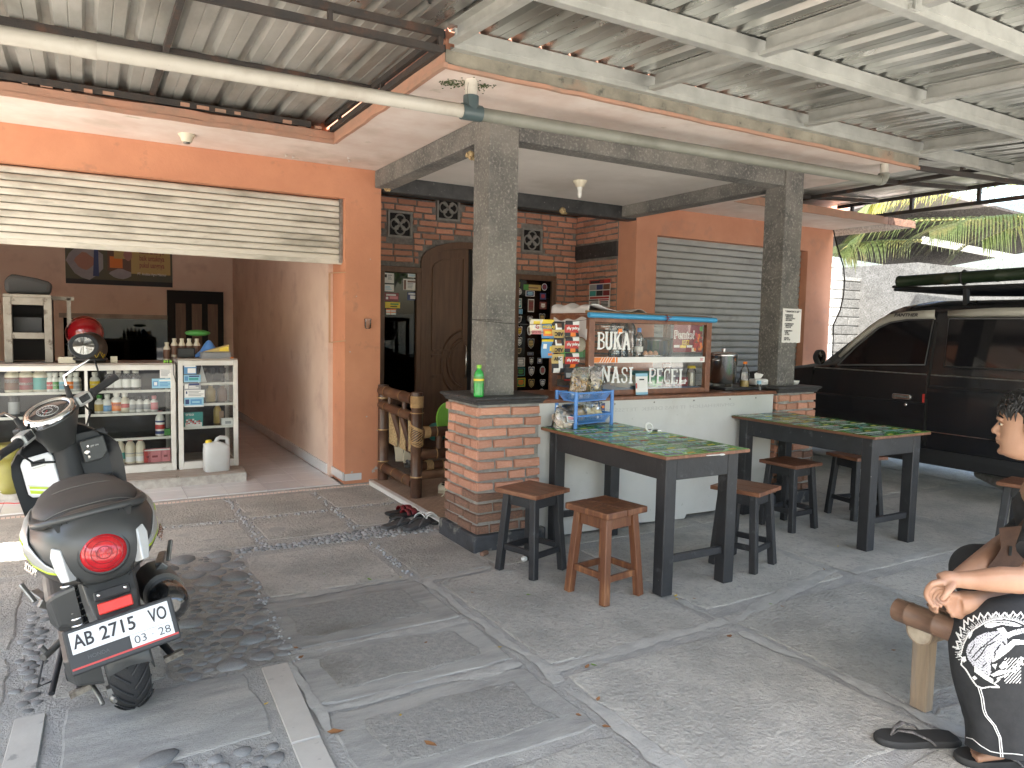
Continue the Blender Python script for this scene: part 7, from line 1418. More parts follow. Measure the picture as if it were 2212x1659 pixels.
for i in range(5): q.tube([V(.30+.012*i, 1.43+.042*math.cos(a), .268+.042*math.sin(a)) for a in [k*math.pi/7 for k in range(14)]], .004, 5, closed=True)
q.build('rattan_lashing', 'rattan', bb)
q = MB(); q.prism([(.13*math.cos(t)*1.1,.15*math.sin(t)) for t in [i*math.pi/12 for i in range(24)]], (.58,1.62,.60), V(.9,.3,0).normalized(), V(0,.25,1).normalized(), V(.3,-.9,.2).normalized(), 0, .014)
tag(q.build('plastic_tray', 'lime_plastic', None, bevel=.005), 'round bright green plastic tray standing behind the bamboo bench', 'tray'); q = MB(); q.ell((.50,1.66,.50),.10,.08,.08,12,6); tag(q.build('teal_tub', 'print_teal'), 'dark teal tub behind the green tray', 'tub')
def sandal(loc, rz, ln, m_sole, m_strap, label, kind='flip', grp=None, tilt=0, mir=1, m_top=None):
    t = empty('sandal' if kind != 'shoe' else 'shoe', loc, rz, label, 'sandal' if kind != 'shoe' else 'shoe', grp); t.rotation_euler = (0, tilt, rz); k = ln/.27
    ol = [(-.030,-.128),(.030,-.128),(.040,-.09),(.036,-.02),(.046,.06),(.044,.10),(.022,.133),(-.012,.137),(-.036,.11),(-.044,.06),(-.036,-.02),(-.038,-.09)]; ol = [(x*k*mir, y*k) for x, y in ol]
    q = MB(); P = ol; n = len(P)
    sm = []
    for i in range(n):
        for f in (0,.5): a, b = V(*P[i],0), V(*P[(i+1)%n],0); sm.append(a.lerp(b,f)*(1.03 if f else 1))
    lo = [[p*(1-.03*(z_ == 0)) + Z*z_*k for p in sm] for z_ in (0,.006,.018,.022)]; lo[-1] = [p*.96 + Z*.022*k for p in sm]
    q.loft(lo); q.build('sole', m_sole, t)
    if m_top: q = MB(); q.prism([(p.x*.86,p.y*.9) for p in sm], (0,0,.0222*k), X, Y, Z, 0, .002); q.build('footbed', m_top, t)
    z0 = .02*k; toe = V(.004*mir,.085,z0/k)*k
    if kind == 'flip':
        for s in (-1,1): q = MB(); q.tube([toe, V(.010*s,.07,.045)*k, V(.030*s,.035,.050)*k, V(.043*s,-.015,.030)*k, V(.040*s,-.035,.012)*k], [.004,.008,.011,.010,.008], 8, flat=.4, up=(0,0,1)); q.build('strap', m_strap, t)
        q = MB(); q.tube([toe, toe+V(0,-.012,.026)*k], .004, 6); q.build('toe_post', m_strap, t)
    else:
        for y0, w_ in ((.062,.055),(.005,.035)) if kind == 'slide' else ((.06,.022),(.02,.022)):
            q = MB(); lo = []
            for i in range(9): a = math.pi*i/8; lo.append([V(.048*math.cos(a), y0-w_/2, .018+.045*math.sin(a))*k, V(.046*math.cos(a), y0+w_/2, .018+.038*math.sin(a))*k])
            q.loft(lo, caps=False, closed=False); o = q.build('strap', m_strap, t); s_ = o.modifiers.new('s','SOLIDIFY'); s_.thickness = .005
    return t
sandal((-.045,1.10,.0), R(-78), .25, 'rubber', 'print_maroon', 'far sandal of the dark pair with maroon straps', 'slide'); sandal((-.055,.985,.0), R(-72), .26, 'rubber', 'print_maroon', 'near sandal of the dark pair with maroon straps', 'slide', mir=-1)
sandal((.005,.85,.0), R(-46), .24, 'rubber', 'print_white', 'white strapped sandal left of its twin', 'slide'); sandal((.075,.80,.0), R(-8), .24, 'rubber', 'print_white', 'white strapped sandal against the tiled edge', 'slide', mir=-1)
sandal((-.20,.785,.004), R(-62), .26, 'rubber_grey', 'rubber_grey', 'left flip flop of the worn grey pair', 'flip'); sandal((-.085,.69,.004), R(-58), .28, 'rubber_grey', 'rubber_grey', 'right flip flop of the worn grey pair', 'flip', mir=-1)
def shoe(loc, rz, m, label, tilt=0, pitch=0):
    t = empty('shoe', loc, 0, label, 'shoe'); t.rotation_euler = (pitch, tilt, rz); q = MB(); lo = []
    for y, w_, h, z in ((-.13,.028,.05,.0),(-.11,.036,.07,0),(-.04,.036,.065,0),(.03,.043,.055,0),(.08,.045,.045,0),(.12,.034,.035,0),(.138,.012,.02,0)): lo.append([V(w_*math.cos(a), y, .012 + max(-.0, h*math.sin(a)) if math.sin(a) >= 0 else .012) for a in [k*2*math.pi/16 for k in range(16)]])
    q.loft(lo); q.build('upper', m, t); q = MB(); q.prism([(-.032,-.13),(.032,-.13),(.038,-.03),(.047,.06),(.038,.12),(0,.142),(-.038,.12),(-.047,.06),(-.038,-.03)], (0,0,0), X, Y, Z, 0, .014); q.build('sole', 'cream_plastic' if m != 'rubber' else 'rubber', t)
    q = MB(); q.prism([(.028*math.cos(a), -.055+.06*math.sin(a)) for a in [k*math.pi/7 for k in range(14)]], (0,0,.066), X, Y, Z, 0, .012); q.build('opening', 'dark_void', t)
    return t
shoe((.30,2.0,.30), R(160), 'print_white', 'white rimmed slip on shoe lying on the bench foot rail', pitch=R(55)); shoe((.33,1.86,.31), R(170), 'cream_plastic', 'second white rimmed slip on shoe beside the first', pitch=R(55))
for k, (x, y, z, rz) in enumerate(((.30,1.74,.22,2.6),(.33,1.64,.20,2.9),(.30,1.58,.20,2.4),(.36,1.52,.20,2.7))): sandal((x,y,z), rz, .25, 'rubber', 'rubber_grey', 'dark flip flop piled on the lower bamboo rails', 'flip', 'dark flip flops under the bench')
shoe((.55,1.42,FZ), R(-120), 'cream_plastic', 'beige canvas shoe with loose lace under the bench', R(8)); q = MB(); q.tube([V(.46,1.38,.10),V(.43,1.34,.08),V(.41,1.33,.04),V(.39,1.33,.031)], .005, 5); tag(q.build('shoe_lace', 'cream_plastic'), 'pale shoe lace trailing on the mosaic floor', 'lace')
# crumbs on the ground: brick piece, tissue, leaves
p = at(1046,1199,'z',0); q = MB(); q.box(-.03,.03,-.015,.015,0,.022); o = q.build('brick_fragment', 'brick_low', None, bevel=.004); o.location = p; o.rotation_euler.z = .5; tag(o, 'small piece of brick lying by the pillar plinth', 'brick')
p = at(1132,1212,'z',0); q = MB(); q.ell((0,0,.014), .022,.018,.016,9,6); 
for v in q.v: v.x *= rnd.uniform(.8,1.2); v.y *= rnd.uniform(.8,1.2)
o = q.build('crumpled_tissue', 'print_white'); o.location = p; tag(o, 'crumpled white tissue under the nearest black legged stool', 'tissue')
lfm = {}
for m in ('leaf_yellow','leaf_brown','leaf_green'):
    q = MB(); q.add([V(-.5,0,.02),V(-.2,.22,.10),V(.2,.2,.06),V(.5,0,.16),V(.2,-.2,.10),V(-.2,-.22,.03),V(0,0,.0)], [(0,6,1),(1,6,2),(2,6,3),(3,6,4),(4,6,5),(5,6,0)], True); lfm[m] = meshof(q, 'fallen_leaf', m)
for k, (u, v, m, s_) in enumerate(((725,1582,'leaf_brown',.06),(930,1608,'leaf_brown',.05),(865,1545,'leaf_yellow',.02),(1268,1440,'leaf_brown',.035),(1283,1437,'leaf_green',.03),(1460,1287,'leaf_yellow',.03),(1462,1294,'leaf_yellow',.024),(1500,1293,'leaf_brown',.025),(1142,1285,'leaf_green',.03),(798,1252,'leaf_green',.035),(866,1247,'leaf_yellow',.02),(1310,1570,'leaf_brown',.035),(1292,1510,'leaf_brown',.03),(1080,1398,'leaf_yellow',.025),(650,1420,'leaf_brown',.04),(640,1400,'leaf_brown',.03),(1665,1305,'leaf_green',.025),(1930,1405,'leaf_brown',.03),(1575,1375,'leaf_brown',.05),(1250,1545,'leaf_brown',.03),(1020,1150+130,'leaf_brown',.02),(1780,1230,'leaf_brown',.02),(1690,1310,'leaf_brown',.02),(1985,1470,'leaf_brown',.03),(700,1240,'leaf_green',.015),(920,1388,'leaf_brown',.025),(575,1520,'leaf_yellow',.02),(1810,1180,'leaf_yellow',.02))):
    o = put(lfm[m], 'fallen_leaf', None, at(u, v, 'z', .004), (0,0,rnd.uniform(0,6)), (s_, s_, s_)); tag(o, {'leaf_yellow':'small yellow dry leaf lying on the concrete','leaf_brown':'small brown dry leaf lying on the concrete','leaf_green':'small green leaf lying on the concrete'}[m], 'leaf', 'leaves fallen on the yard', 'thing')
# ================================================================== BACKGROUND BEYOND THE VAN
mat('block_grey', (.30,.30,.29), .9, c2=(.22,.22,.21), ns=8, c3=(.20,.20,.19), ns3=2.5, lo3=.52, hi3=.72, rv=.12, bump=.4, bs=40); mat('block_joint', (.42,.42,.40), .95)
t = empty('block_wall', (6.4, 6.5, 0), 0, 'grey concrete block wall in the sun behind the van', 'wall')
q = MB(); q.box(0, 10.5, .02, .14, 0, 2.56); q.build('wall_core', 'block_joint', t)
bm_ = [meshof(MB().add([(-.5,.5,-.5),(.5,.5,-.5),(.5,.5,.5),(-.5,.5,.5),(-.5,-.4,-.5),(.5,-.4,-.5),(.5,-.4,.5),(-.5,-.4,.5),(-.46,-.5,-.42),(.46,-.5,-.42),(.46,-.5,.42),(-.46,-.5,.42)], [(0,1,5,4),(1,2,6,5),(2,3,7,6),(3,0,4,7),(4,5,9,8),(5,6,10,9),(6,7,11,10),(7,4,8,11),(8,9,10,11)]), 'block', 'block_grey')]
for r_ in range(13):
    for c in range(27):
        x = c*.39 + (.195 if r_ % 2 else 0) + .18
        if x < 10.4: put(bm_[0], 'block', t, (x, .01+rnd.gauss(0,.004), .10+r_*.195), (0,0,rnd.gauss(0,.008)), (.375,.06,.178))
q = MB(); q.box(-.02, 10.5, -.02, .16, 2.56, 2.63); q.build('coping', 'block_joint', t)
mat('cream_wall', (.68,.62,.48), .8, c2=(.6,.54,.42), ns=2); mat('roof_tile', (.16,.14,.13), .8, c2=(.10,.09,.085), ns=8, rv=.15); mat('eave_white', (.78,.78,.76), .6); mat('green_metal', (.07,.20,.11), .5)
nh = empty('neighbour_house', (7.5, 9.5, 0), 0, 'cream neighbouring house with a dark tiled roof behind the net', 'house')
q = MB(); q.box(0, 6.5, 0, 5, 0, 3.3); q.build('house_wall', 'cream_wall', nh); q = MB(); q.box(.8, 1.8, -.04, .02, 1.6, 2.7); q.box(3,4.2,-.04,.02,1.5,2.7); q.build('window', 'van_glass', nh)
q = MB()
for i in range(14):
    y = -.9 + i*.24; z = 3.05 + i*.155; q.bar(V(-.7,y,z),V(7.2,y,z),.30,.03,(0,-.5,.85)); 
q.build('roof', 'roof_tile', nh); q = MB(); q.box(-.7,7.2,-1.08,-1.02,2.95,3.10); q.build('eave_board', 'eave_white', nh)
sh_ = empty('neighbour_shed', (13.0, 5.2, 0), 0, 'white walled shed with a sloping roof seen through the net at the right', 'shed')
q = MB(); q.box(0, 7, 0, 4, 0, 2.9); q.build('shed_wall', 'block_grey', sh_); q = MB(); q.bar(V(-.6,2,4.0),V(7.5,2,3.7),4.8,.06,(0,.12,1)); q.build('shed_roof', 'roof_tile', sh_); q = MB(); q.bar(V(-.8,-.55,3.25),V(7.5,-.55,2.95),.04,.14); q.build('eave_board', 'eave_white', sh_)
# palm
mat('palm_leaf', (.125,.165,.045), .45, c2=(.085,.12,.035), c3=(.22,.19,.07), ns3=3, ns=5, rv=.1); mat('palm_yellow', (.42,.36,.05), .5, c2=(.30,.28,.05), ns=4); mat('palm_rib', (.36,.34,.12), .5); mat('palm_trunk', (.26,.22,.18), .9, c2=(.17,.145,.12), ns=12, bump=.6, bs=30)
for nme in ('palm_leaf','palm_yellow'):
    m = MATS[nme]; n = m.node_tree.nodes; L = m.node_tree.links; b = n['Principled BSDF']; src = b.inputs['Base Color'].links[0].from_socket
    tl_ = n.new('ShaderNodeBsdfTranslucent'); mx = n.new('ShaderNodeMixShader'); mx.inputs[0].default_value = .35; L.new(src, tl_.inputs[0]); L.new(b.outputs[0], mx.inputs[1]); L.new(tl_.outputs[0], mx.inputs[2]); L.new(mx.outputs[0], n['Material Output'].inputs[0])
pt = empty('coconut_palm', (10.2, 1.2, 0), 0, 'coconut palm beyond the net with long drooping fronds', 'palm tree')
po = V(10.2,1.2,0)
q = MB(); q.tube([V(0,0,0),V(.05,.03,1.5),V(.02,.10,3.0),V(-.05,.12,4.3)], [.19,.15,.13,.12], 14); q.build('trunk', 'palm_trunk', pt)
def frond(pts, ln, m, droop, seed, side=(1,-1), tip=(0,0,0)):
    r = random.Random(seed); pts = [V(*p)-po for p in pts]; f = bpy.data.objects.new('frond', None); col.objects.link(f); f.parent = pt
    P = []
    for i in range(len(pts)-1):
        for k in range(10): P.append(pts[i].lerp(pts[i+1], k/10))
    P.append(pts[-1]); n = len(P)
    for it in range(3): P = [P[0]] + [(P[i-1]+P[i]*2+P[i+1])/4 for i in range(1,n-1)] + [P[-1]]
    q = MB(); q.tube(P, [.022*(1-i/n)+.004 for i in range(n)], 6); q.build('rachis', 'palm_rib', f)
    q = MB(); N = 46
    for j in range(N):
        u = .08 + .92*j/(N-1); i = min(n-2, int(u*(n-1))); p = P[i].lerp(P[i+1], u*(n-1)-i); d = (P[i+1]-P[i]).normalized(); sd = d.cross(Z).normalized()
        l = ln*(.55+.55*math.sin(math.pi*min(1,.18+u*.82)))*r.uniform(.85,1.1)
        for s in side:
            dirn = (sd*s*.75 + d*.55 + Z*.12).normalized(); a = p; w_ = .012; lo = []
            for k in range(6):
                nn = dirn.cross(Z); nn = nn.normalized() if nn.length > .05 else sd.copy(); ww = w_*(1, 1.25, 1.1, .85, .5, .08)[k]
                lo.append((a - nn*ww, a + nn*ww)); a = a + dirn*l/5; dirn = (dirn + Z*-droop*.62*r.uniform(.7,1.3)).normalized()
            q.loft([list(x) for x in lo], caps=False, closed=False)
    q.build('leaflets', m, f, fix=False)
    tag(f.children[-1], kind='stuff')
crown = at(2290,470,'x',10.1)
def pa(u, v, x): return tuple(at(u, v, 'x', x))
frond([pa(2300,468,9.6), pa(2150,474,8.9), pa(1990,476,8.2), pa(1880,492,7.7), pa(1840,520,7.5)], .85, 'palm_leaf', .42, 1)
frond([pa(2330,470,9.4), pa(2200,468,8.6), pa(2080,478,7.9), pa(2010,500,7.5)], .95, 'palm_leaf', .50, 2)
frond([pa(2380,480,9.8), pa(2290,476,9.2), pa(2190,490,8.4), pa(2120,520,8.0)], .95, 'palm_leaf', .45, 3)
frond([pa(2300,400,10.2), pa(2140,395,9.8), pa(1990,405,9.2), pa(1900,425,8.8), pa(1860,455,8.6)], .80, 'palm_leaf', .5, 4)
frond([pa(2150,385,10.3), pa(2030,395,9.6), pa(1930,412,9.0), pa(1890,440,8.8)], .75, 'palm_yellow', .55, 5)
frond([pa(1990,520,8.6), pa(1900,522,8.0), pa(1835,528,7.4), pa(1812,545,7.2)], .70, 'palm_leaf', .55, 6)
# banana leaf and low plants by the wall
mat('banana', (.22,.42,.06), .4, c2=(.16,.33,.05), ns=3)
t = empty('banana_plant', (6.75,5.4,0), 0, 'banana plant with one bright broad leaf beside the shop corner', 'plant')
q = MB(); q.tube([V(0,0,0),V(.02,0,.7),V(.05,-.02,1.35)], [.07,.05,.03], 10); q.build('stem', 'palm_rib', t)
for k, (dx, dz, ln) in enumerate(((.55,.42,.9),(-.35,.7,.8),(.2,.9,.8))):
    q = MB(); lo = []
    for i in range(9):
        f = i/8; c = V(.05+dx*f, -.02-.15*f, 1.35+dz*f-.65*f*f); w_ = .15*math.sin(math.pi*min(1,f*.95+.05))**.6+.003; lo.append([c+V(0,-w_,-.05*f), c+V(0,0,.035), c+V(0,w_,-.04*f)])
    q.loft(lo, caps=False, closed=False); o = q.build('leaf', 'banana', t, fix=False)
def leafy(name, loc, n, rx, rz, sz, m, label, seed, stems=8):
    t = empty(name, loc, 0, label, 'shrub'); r = random.Random(seed); q = MB()
    for k in range(n):
        a = r.uniform(0,6.28); d = rx*math.sqrt(r.random()); z = r.uniform(.1,1)*rz*(1-.3*d/rx); c = V(math.cos(a)*d, math.sin(a)*d, z); u = V(r.gauss(0,1),r.gauss(0,1),r.gauss(0,.7)).normalized(); v = u.orthogonal().normalized(); s_ = sz*r.uniform(.6,1.3); q.add([c-u*s_, c+v*s_*.4, c+u*s_, c-v*s_*.4], [(0,1,2,3)])
    tag(q.build('foliage', m, t, fix=False), kind='stuff'); q = MB()
    for k in range(stems): a = r.uniform(0,6.28); q.tube([V(0,0,0),V(math.cos(a)*rx*.5,math.sin(a)*rx*.5,rz*.8)], [.012,.005], 5)
    q.build('stem', 'palm_rib', t); return t
mat('shrub_green', (.09,.16,.035), .55, c2=(.14,.22,.05), ns=4)
for k, (x, y, rz, lb) in enumerate(((7.3,4.6,1.0,'small shrub against the block wall just right of the shop corner'),(8.4,4.9,1.35,'taller shrub in front of the block wall behind the van bonnet'),(9.9,5.0,1.1,'low shrub by the block wall behind the van roof'))): leafy('shrub', (x,y,0), 420, .5, rz, .07, 'shrub_green', lb, k)
# shade net hung from the canopy truss
m = bpy.data.materials.new('net'); MATS['net'] = m; m.use_nodes = True; n = m.node_tree.nodes; L = m.node_tree.links; n.remove(n['Principled BSDF'])
df = n.new('ShaderNodeBsdfDiffuse'); df.inputs[0].default_value = (.035,.035,.035,1); tr_ = n.new('ShaderNodeBsdfTransparent'); mx = n.new('ShaderNodeMixShader'); tc = n.new('ShaderNodeTexCoord'); nz = n.new('ShaderNodeTexNoise'); mp = n.new('ShaderNodeMapping'); mp.inputs['Scale'].default_value = (1,9,60); nz.inputs['Scale'].default_value = 4; nz.inputs['Detail'].default_value = 6
nz2 = n.new('ShaderNodeTexNoise'); mp2 = n.new('ShaderNodeMapping'); mp2.inputs['Scale'].default_value = (1,60,9); nz2.inputs['Scale'].default_value = 4; nz2.inputs['Detail'].default_value = 4
L.new(tc.outputs['Object'], mp.inputs[0]); L.new(mp.outputs[0], nz.inputs['Vector']); L.new(tc.outputs['Object'], mp2.inputs[0]); L.new(mp2.outputs[0], nz2.inputs['Vector'])
ml = n.new('ShaderNodeMath'); ml.operation = 'MULTIPLY'; L.new(nz.outputs[0], ml.inputs[0]); L.new(nz2.outputs[0], ml.inputs[1])
rp = n.new('ShaderNodeMapRange'); rp.inputs[1].default_value = .08; rp.inputs[2].default_value = .42; rp.inputs[3].default_value = .46; rp.inputs[4].default_value = .90; L.new(ml.outputs[0], rp.inputs[0]); L.new(rp.outputs[0], mx.inputs[0]); L.new(tr_.outputs[0], mx.inputs[1]); L.new(df.outputs[0], mx.inputs[2]); L.new(mx.outputs[0], n['Material Output'].inputs[0])
edge = [(1797,480),(1800,500),(1811,540),(1822,574),(1825,612),(1822,640),(1818,664),(1806,690),(1796,711),(1800,735)]
ey = [(at(u, v, 'x', 6.2).z, at(u, v, 'x', 6.2).y) for u, v in edge]
def edgey(z):
    for (za, ya), (zb, yb) in zip(ey, ey[1:]):
        if zb <= z <= za: return yb + (ya-yb)*(z-zb)/(za-zb)
    return ey[0][1] if z > ey[0][0] else ey[-1][1]
q = MB(); lo = []; nz_ = 22
for i in range(nz_+1):
    z = 2.77 - (2.77-.95)*i/nz_; y0 = edgey(z); lo.append([V(6.2 + .03*math.sin(y*2.3+z*3) + .02*math.sin(y*5.1), y, z - .02*math.sin(y*3)*(i == 0)) for y in [y0 + (-4.2-y0)*k/40 for k in range(41)]])
q.loft(lo, caps=False, closed=False); o = q.build('shade_net', 'net', fix=False); tag(o, 'black shade net hung from the truss beside the van', 'net')
q = MB(); q.tube([V(6.2,edgey(z),z) for z in [2.77-.182*i for i in range(11)]], .008, 5); q.build('net_hem', 'rubber', o)
# trees and wall across the road, seen in the glass and lacquer
def tree(x, y, h, seed, label):
    t = empty('street_tree', (x,y,0), 0, label, 'tree'); r = random.Random(seed); q = MB(); q.tube([V(0,0,0),V(.1,0,h*.3),V(.05,.1,h*.6)], [.2,.16,.08], 10)
    for k in range(6): a = k*1.05; q.tube([V(.1,0,h*(.3+.04*k)),V(math.cos(a)*1.2,math.sin(a)*1.2,h*(.55+.05*k))], [.08,.03], 6)
    q.build('trunk', 'palm_trunk', t); q = MB(); cl = [(V(r.uniform(-2,2),r.uniform(-2,2),h*r.uniform(.5,1)), r.uniform(.6,1.2)) for _ in range(22)]
    for c, s_ in cl:
        for k in range(80): p = c + V(r.gauss(0,s_*.5),r.gauss(0,s_*.5),r.gauss(0,s_*.4)); u = V(r.gauss(0,1),r.gauss(0,1),r.gauss(0,1)).normalized(); v = u.orthogonal(); q.add([p-u*.14,p+v*.07,p+u*.14,p-v*.07], [(0,1,2,3)])
    tag(q.build('crown', 'shrub_green', t, fix=False), kind='stuff')
for a in ((-13,-4,5,8,'tree left of the yard behind the scooter'),(-14,3,6,9,'tree left of the shop building'),(-11,-19,6,1,'broad tree across the road at the far left'),(-5,-20,7,2,'tall tree across the road opposite the shop'),(2,-19,6,3,'tree across the road opposite the food stall'),(9,-20,7,4,'tree across the road opposite the van'),(-17,-12,6,5,'tree beside the road left of the yard')): tree(*a)  # the first two trees are unseen, added to darken reflections in the van
q = MB(); q.box(-30,30,-23,-22.8,0,1.9); tag(q.build('far_wall', 'cream_wall'), 'long cream boundary wall across the road', 'wall')
# ================================================================== BENCH AND SEATED MAN
sb = empty('bamboo_bench', (.62,-2.6,0), 0, 'bamboo bench with a square wooden leg the man sits on', 'bench'); so_ = V(.62,-2.6,0)
A0 = at(1938,1316,'z',.405); A1 = at(2060,1362,'z',.405); dA = (A1-A0).normalized()
def rod(name, a, b, r_, m, nodes=3):
    q = MB(); a = a-so_; b = b-so_; pts = []; rs = []
    for f in [0]+[(i+.5)/nodes for i in range(nodes)]+[1]:
        if 0 < f < 1: pts += [a.lerp(b,f-.01),a.lerp(b,f),a.lerp(b,f+.01)]; rs += [r_,r_*1.07,r_]
        else: pts.append(a.lerp(b,f)); rs.append(r_)
    q.tube(pts, rs, 16); return q.build(name, m, sb)
mat('bamboo_worn', (.20,.115,.075), .45, c2=(.13,.075,.05), ns=6, stretch=(6,1,6), c3=(.34,.23,.14), ns3=4, lo3=.55, hi3=.72); mat('cut_wood', (.50,.42,.32), .8, c2=(.34,.27,.2), ns=14)
mat('post_wood', (.34,.255,.17), .8, c2=(.24,.175,.12), ns=4, stretch=(8,8,.8), c3=(.2,.17,.15), ns3=3, lo3=.55, hi3=.75, bump=.3, bs=40)
rl = rod('side_rail', A0, A0+dA*.30, .040, 'bamboo_worn'); perp = V(-dA.y, dA.x, 0) if V(-dA.y,dA.x,0).x > 0 else V(dA.y,-dA.x,0)
rod('side_rail', A0+perp*.40+dA*.05, A0+perp*.40+dA*.30, .038, 'bamboo_worn')
q = MB(); q.lathe([(.026,0),(.036,.0),(.040,.012)], A0-so_-dA*.0004, 16, axis=dA); q.build('rail_end', 'cut_wood', rl)
c0 = at(1985,1364,'z',.338); cb = rod('cross_beam', c0, c0+perp*.62, .049, 'post_wood', 2)
q = MB(); q.lathe([(0,-.001),(.02,-.001),(.034,-.001),(.043,0),(.0485,.006)], c0-so_-perp*.001, 18, axis=perp); q.build('beam_end', 'cut_wood', cb)
for k in range(1): s0 = A0+dA*(.16+.2*k); q = MB(); q.bar(s0-so_+perp*.02+Z*.046, s0-so_+perp*.40+Z*.046, .14, .012); q.build('slat', 'bamboo_worn', sb, bevel=.004)
l0 = at(1989,1530,'z',0); 
for off in (0, .45): q = MB(); b0 = l0-so_+perp*off; q.bar(b0, b0+V(-.004,.0,.30), .066, .045, tuple(perp), (.068,.05)); q.build('leg', 'post_wood', sb, bevel=.005)
q = MB(); b0 = l0-so_+dA*1.25; q.bar(b0, b0+V(0,0,.37), .066, .045, tuple(perp)); q.bar(b0+perp*.42, b0+perp*.42+V(0,0,.37), .066,.045, tuple(perp)); q.build('leg', 'post_wood', sb)
# ---- the man
def mat_skin():
    m = mat('skin', (.38,.215,.138), .5, c2=(.32,.17,.105), ns=9, c3=(.42,.245,.165), ns3=4, bump=.08, bs=180, bdist=.003); b = m.node_tree.nodes['Principled BSDF']; b.inputs['Subsurface Weight'].default_value = .12; b.inputs['Subsurface Radius'].default_value = (.01,.004,.002); b.inputs['Subsurface Scale'].default_value = .5
mat_skin(); mat('sole_skin', (.52,.30,.24), .55); mat('hair', (.009,.008,.0075), .55); mat('black_cotton', (.017,.018,.020), .9, c2=(.023,.024,.026), ns=40, bump=.35, bs=35, bdist=.006); mat('bag_brown', (.085,.045,.03), .85, c2=(.06,.032,.022), ns=30, bump=.2, bs=100)
man = empty('person', at(2260,1400,'d',2.55)*1.0, 0, 'man in black shirt and printed black trousers sitting cross legged holding his foot', 'person')
man.location = V(man.location.x, man.location.y, 0); mo = V(*man.location)
D = lambda u, v, d: at(u, v, 'd', d) - mo
# head frame
f = V(-.36,.932,-.04).normalized(); s = f.cross(Z).normalized(); up = s.cross(f).normalized(); Hc = D(2224,919,2.60); S_ = 1.0
q = MB(); prof = [(-.122,.045,.040,-.03),(-.113,.072,.046,-.045),(-.100,.088,.053,-.055),(-.085,.086,.058,-.062),(-.070,.087,.062,-.068),(-.055,.088,.065,-.075),(-.040,.086,.068,-.083),(-.020,.086,.071,-.092),(0,.086,.073,-.100),(.02,.089,.074,-.104),(.045,.090,.075,-.106),(.07,.082,.072,-.100),(.09,.064,.060,-.085),(.105,.038,.040,-.058),(.113,.01,.015,-.02)]
lo = []
for z, xf_, w_, xb in prof:
    L_ = []; cx = (xf_+xb)/2; hx = (xf_-xb)/2
    for k in range(28):
        a = 2*math.pi*k/28; ca, sa = math.cos(a), math.sin(a); e = 2.25; L_.append(Hc + f*(cx+hx*math.copysign(abs(ca)**(2/e),ca))*S_ + s*(w_*math.copysign(abs(sa)**(2/e),sa))*S_ + up*z*S_)
    lo.append(L_)
q.loft(lo)
def hp(x, y, z): return Hc + f*x + s*y + up*z
# nose, brow, lips, chin
q.tube([hp(.084,0,.010), hp(.093,0,-.008), hp(.102,0,-.024), hp(.100,0,-.034)], [.009,.011,.014,.013], 10)
for sg in (-1,1): q.ell(hp(.090,sg*.011,-.034), .010,.010,.008, 8, 6); q.tube([hp(.080,sg*.045,.020), hp(.090,sg*.025,.024), hp(.091,sg*.008,.020)], [.006,.009,.008], 8)
q.tube([hp(.083,-.022,-.055), hp(.094,-.008,-.051), hp(.095,0,-.052), hp(.094,.008,-.051), hp(.083,.022,-.055)], [.004,.0065,.0065,.0065,.004], 8)
q.tube([hp(.083,-.020,-.063), hp(.092,0,-.066), hp(.083,.020,-.063)], [.004,.0075,.004], 8)
q.ell(hp(.080,0,-.098), .016,.016,.014, 10, 8)
for sg in (-1,1):
    c = hp(-.012, sg*.074, -.008); n0 = len(q.v); q.tube([c + f*(.020*math.cos(a)) + up*(.032*math.sin(a)) + s*sg*.008 for a in [k*math.pi/7 for k in range(14)]], .006, 6, closed=True); q.ell(c, .014,.014,.022, 8, 6)
# neck and torso core, arms, hands, feet grown as one chain surface
def chain(pts, rs, n=12): q.tube([p for p in pts], rs, n)
neck0 = D(2258,1072,2.64); chain([hp(-.03,0,-.06), hp(-.045,0,-.12), neck0], [.056,.054,.07])
shL, shR = D(2278,1104,2.42), D(2246,1104,2.84)
chain([neck0, D(2330,1200,2.66), D(2350,1330,2.66)], [.10,.15,.15], 16); chain([shL, neck0, shR], [.06,.08,.06])
def smooth(pts, rs, k=4):
    P = []; Q = []
    for i in range(len(pts)-1):
        p0, p1, p2, p3 = pts[max(i-1,0)], pts[i], pts[i+1], pts[min(i+2,len(pts)-1)]
        for j in range(k):
            t = j/k; P.append(((p1*2)+(p2-p0)*t+(p0*2-p1*5+p2*4-p3)*t*t+(p1*3-p0-p2*3+p3)*t*t*t)*.5); Q.append(rs[i]+(rs[i+1]-rs[i])*t)
    return P+[pts[-1]], Q+[rs[-1]]
wl_, elL = D(2070,1252,2.34), D(2226,1248,2.32)
P, Q = smooth([shL, D(2262,1190,2.36), elL, D(2160,1252,2.31), D(2100,1253,2.33), wl_], [.056,.047,.043,.041,.030,.0255]); chain(P, Q, 14)
wr = D(2072,1246,2.50); P, Q = smooth([shR, D(2215,1150,2.78), D(2165,1182,2.70), D(2120,1212,2.60), wr], [.055,.046,.042,.034,.026]); chain(P, Q, 14)
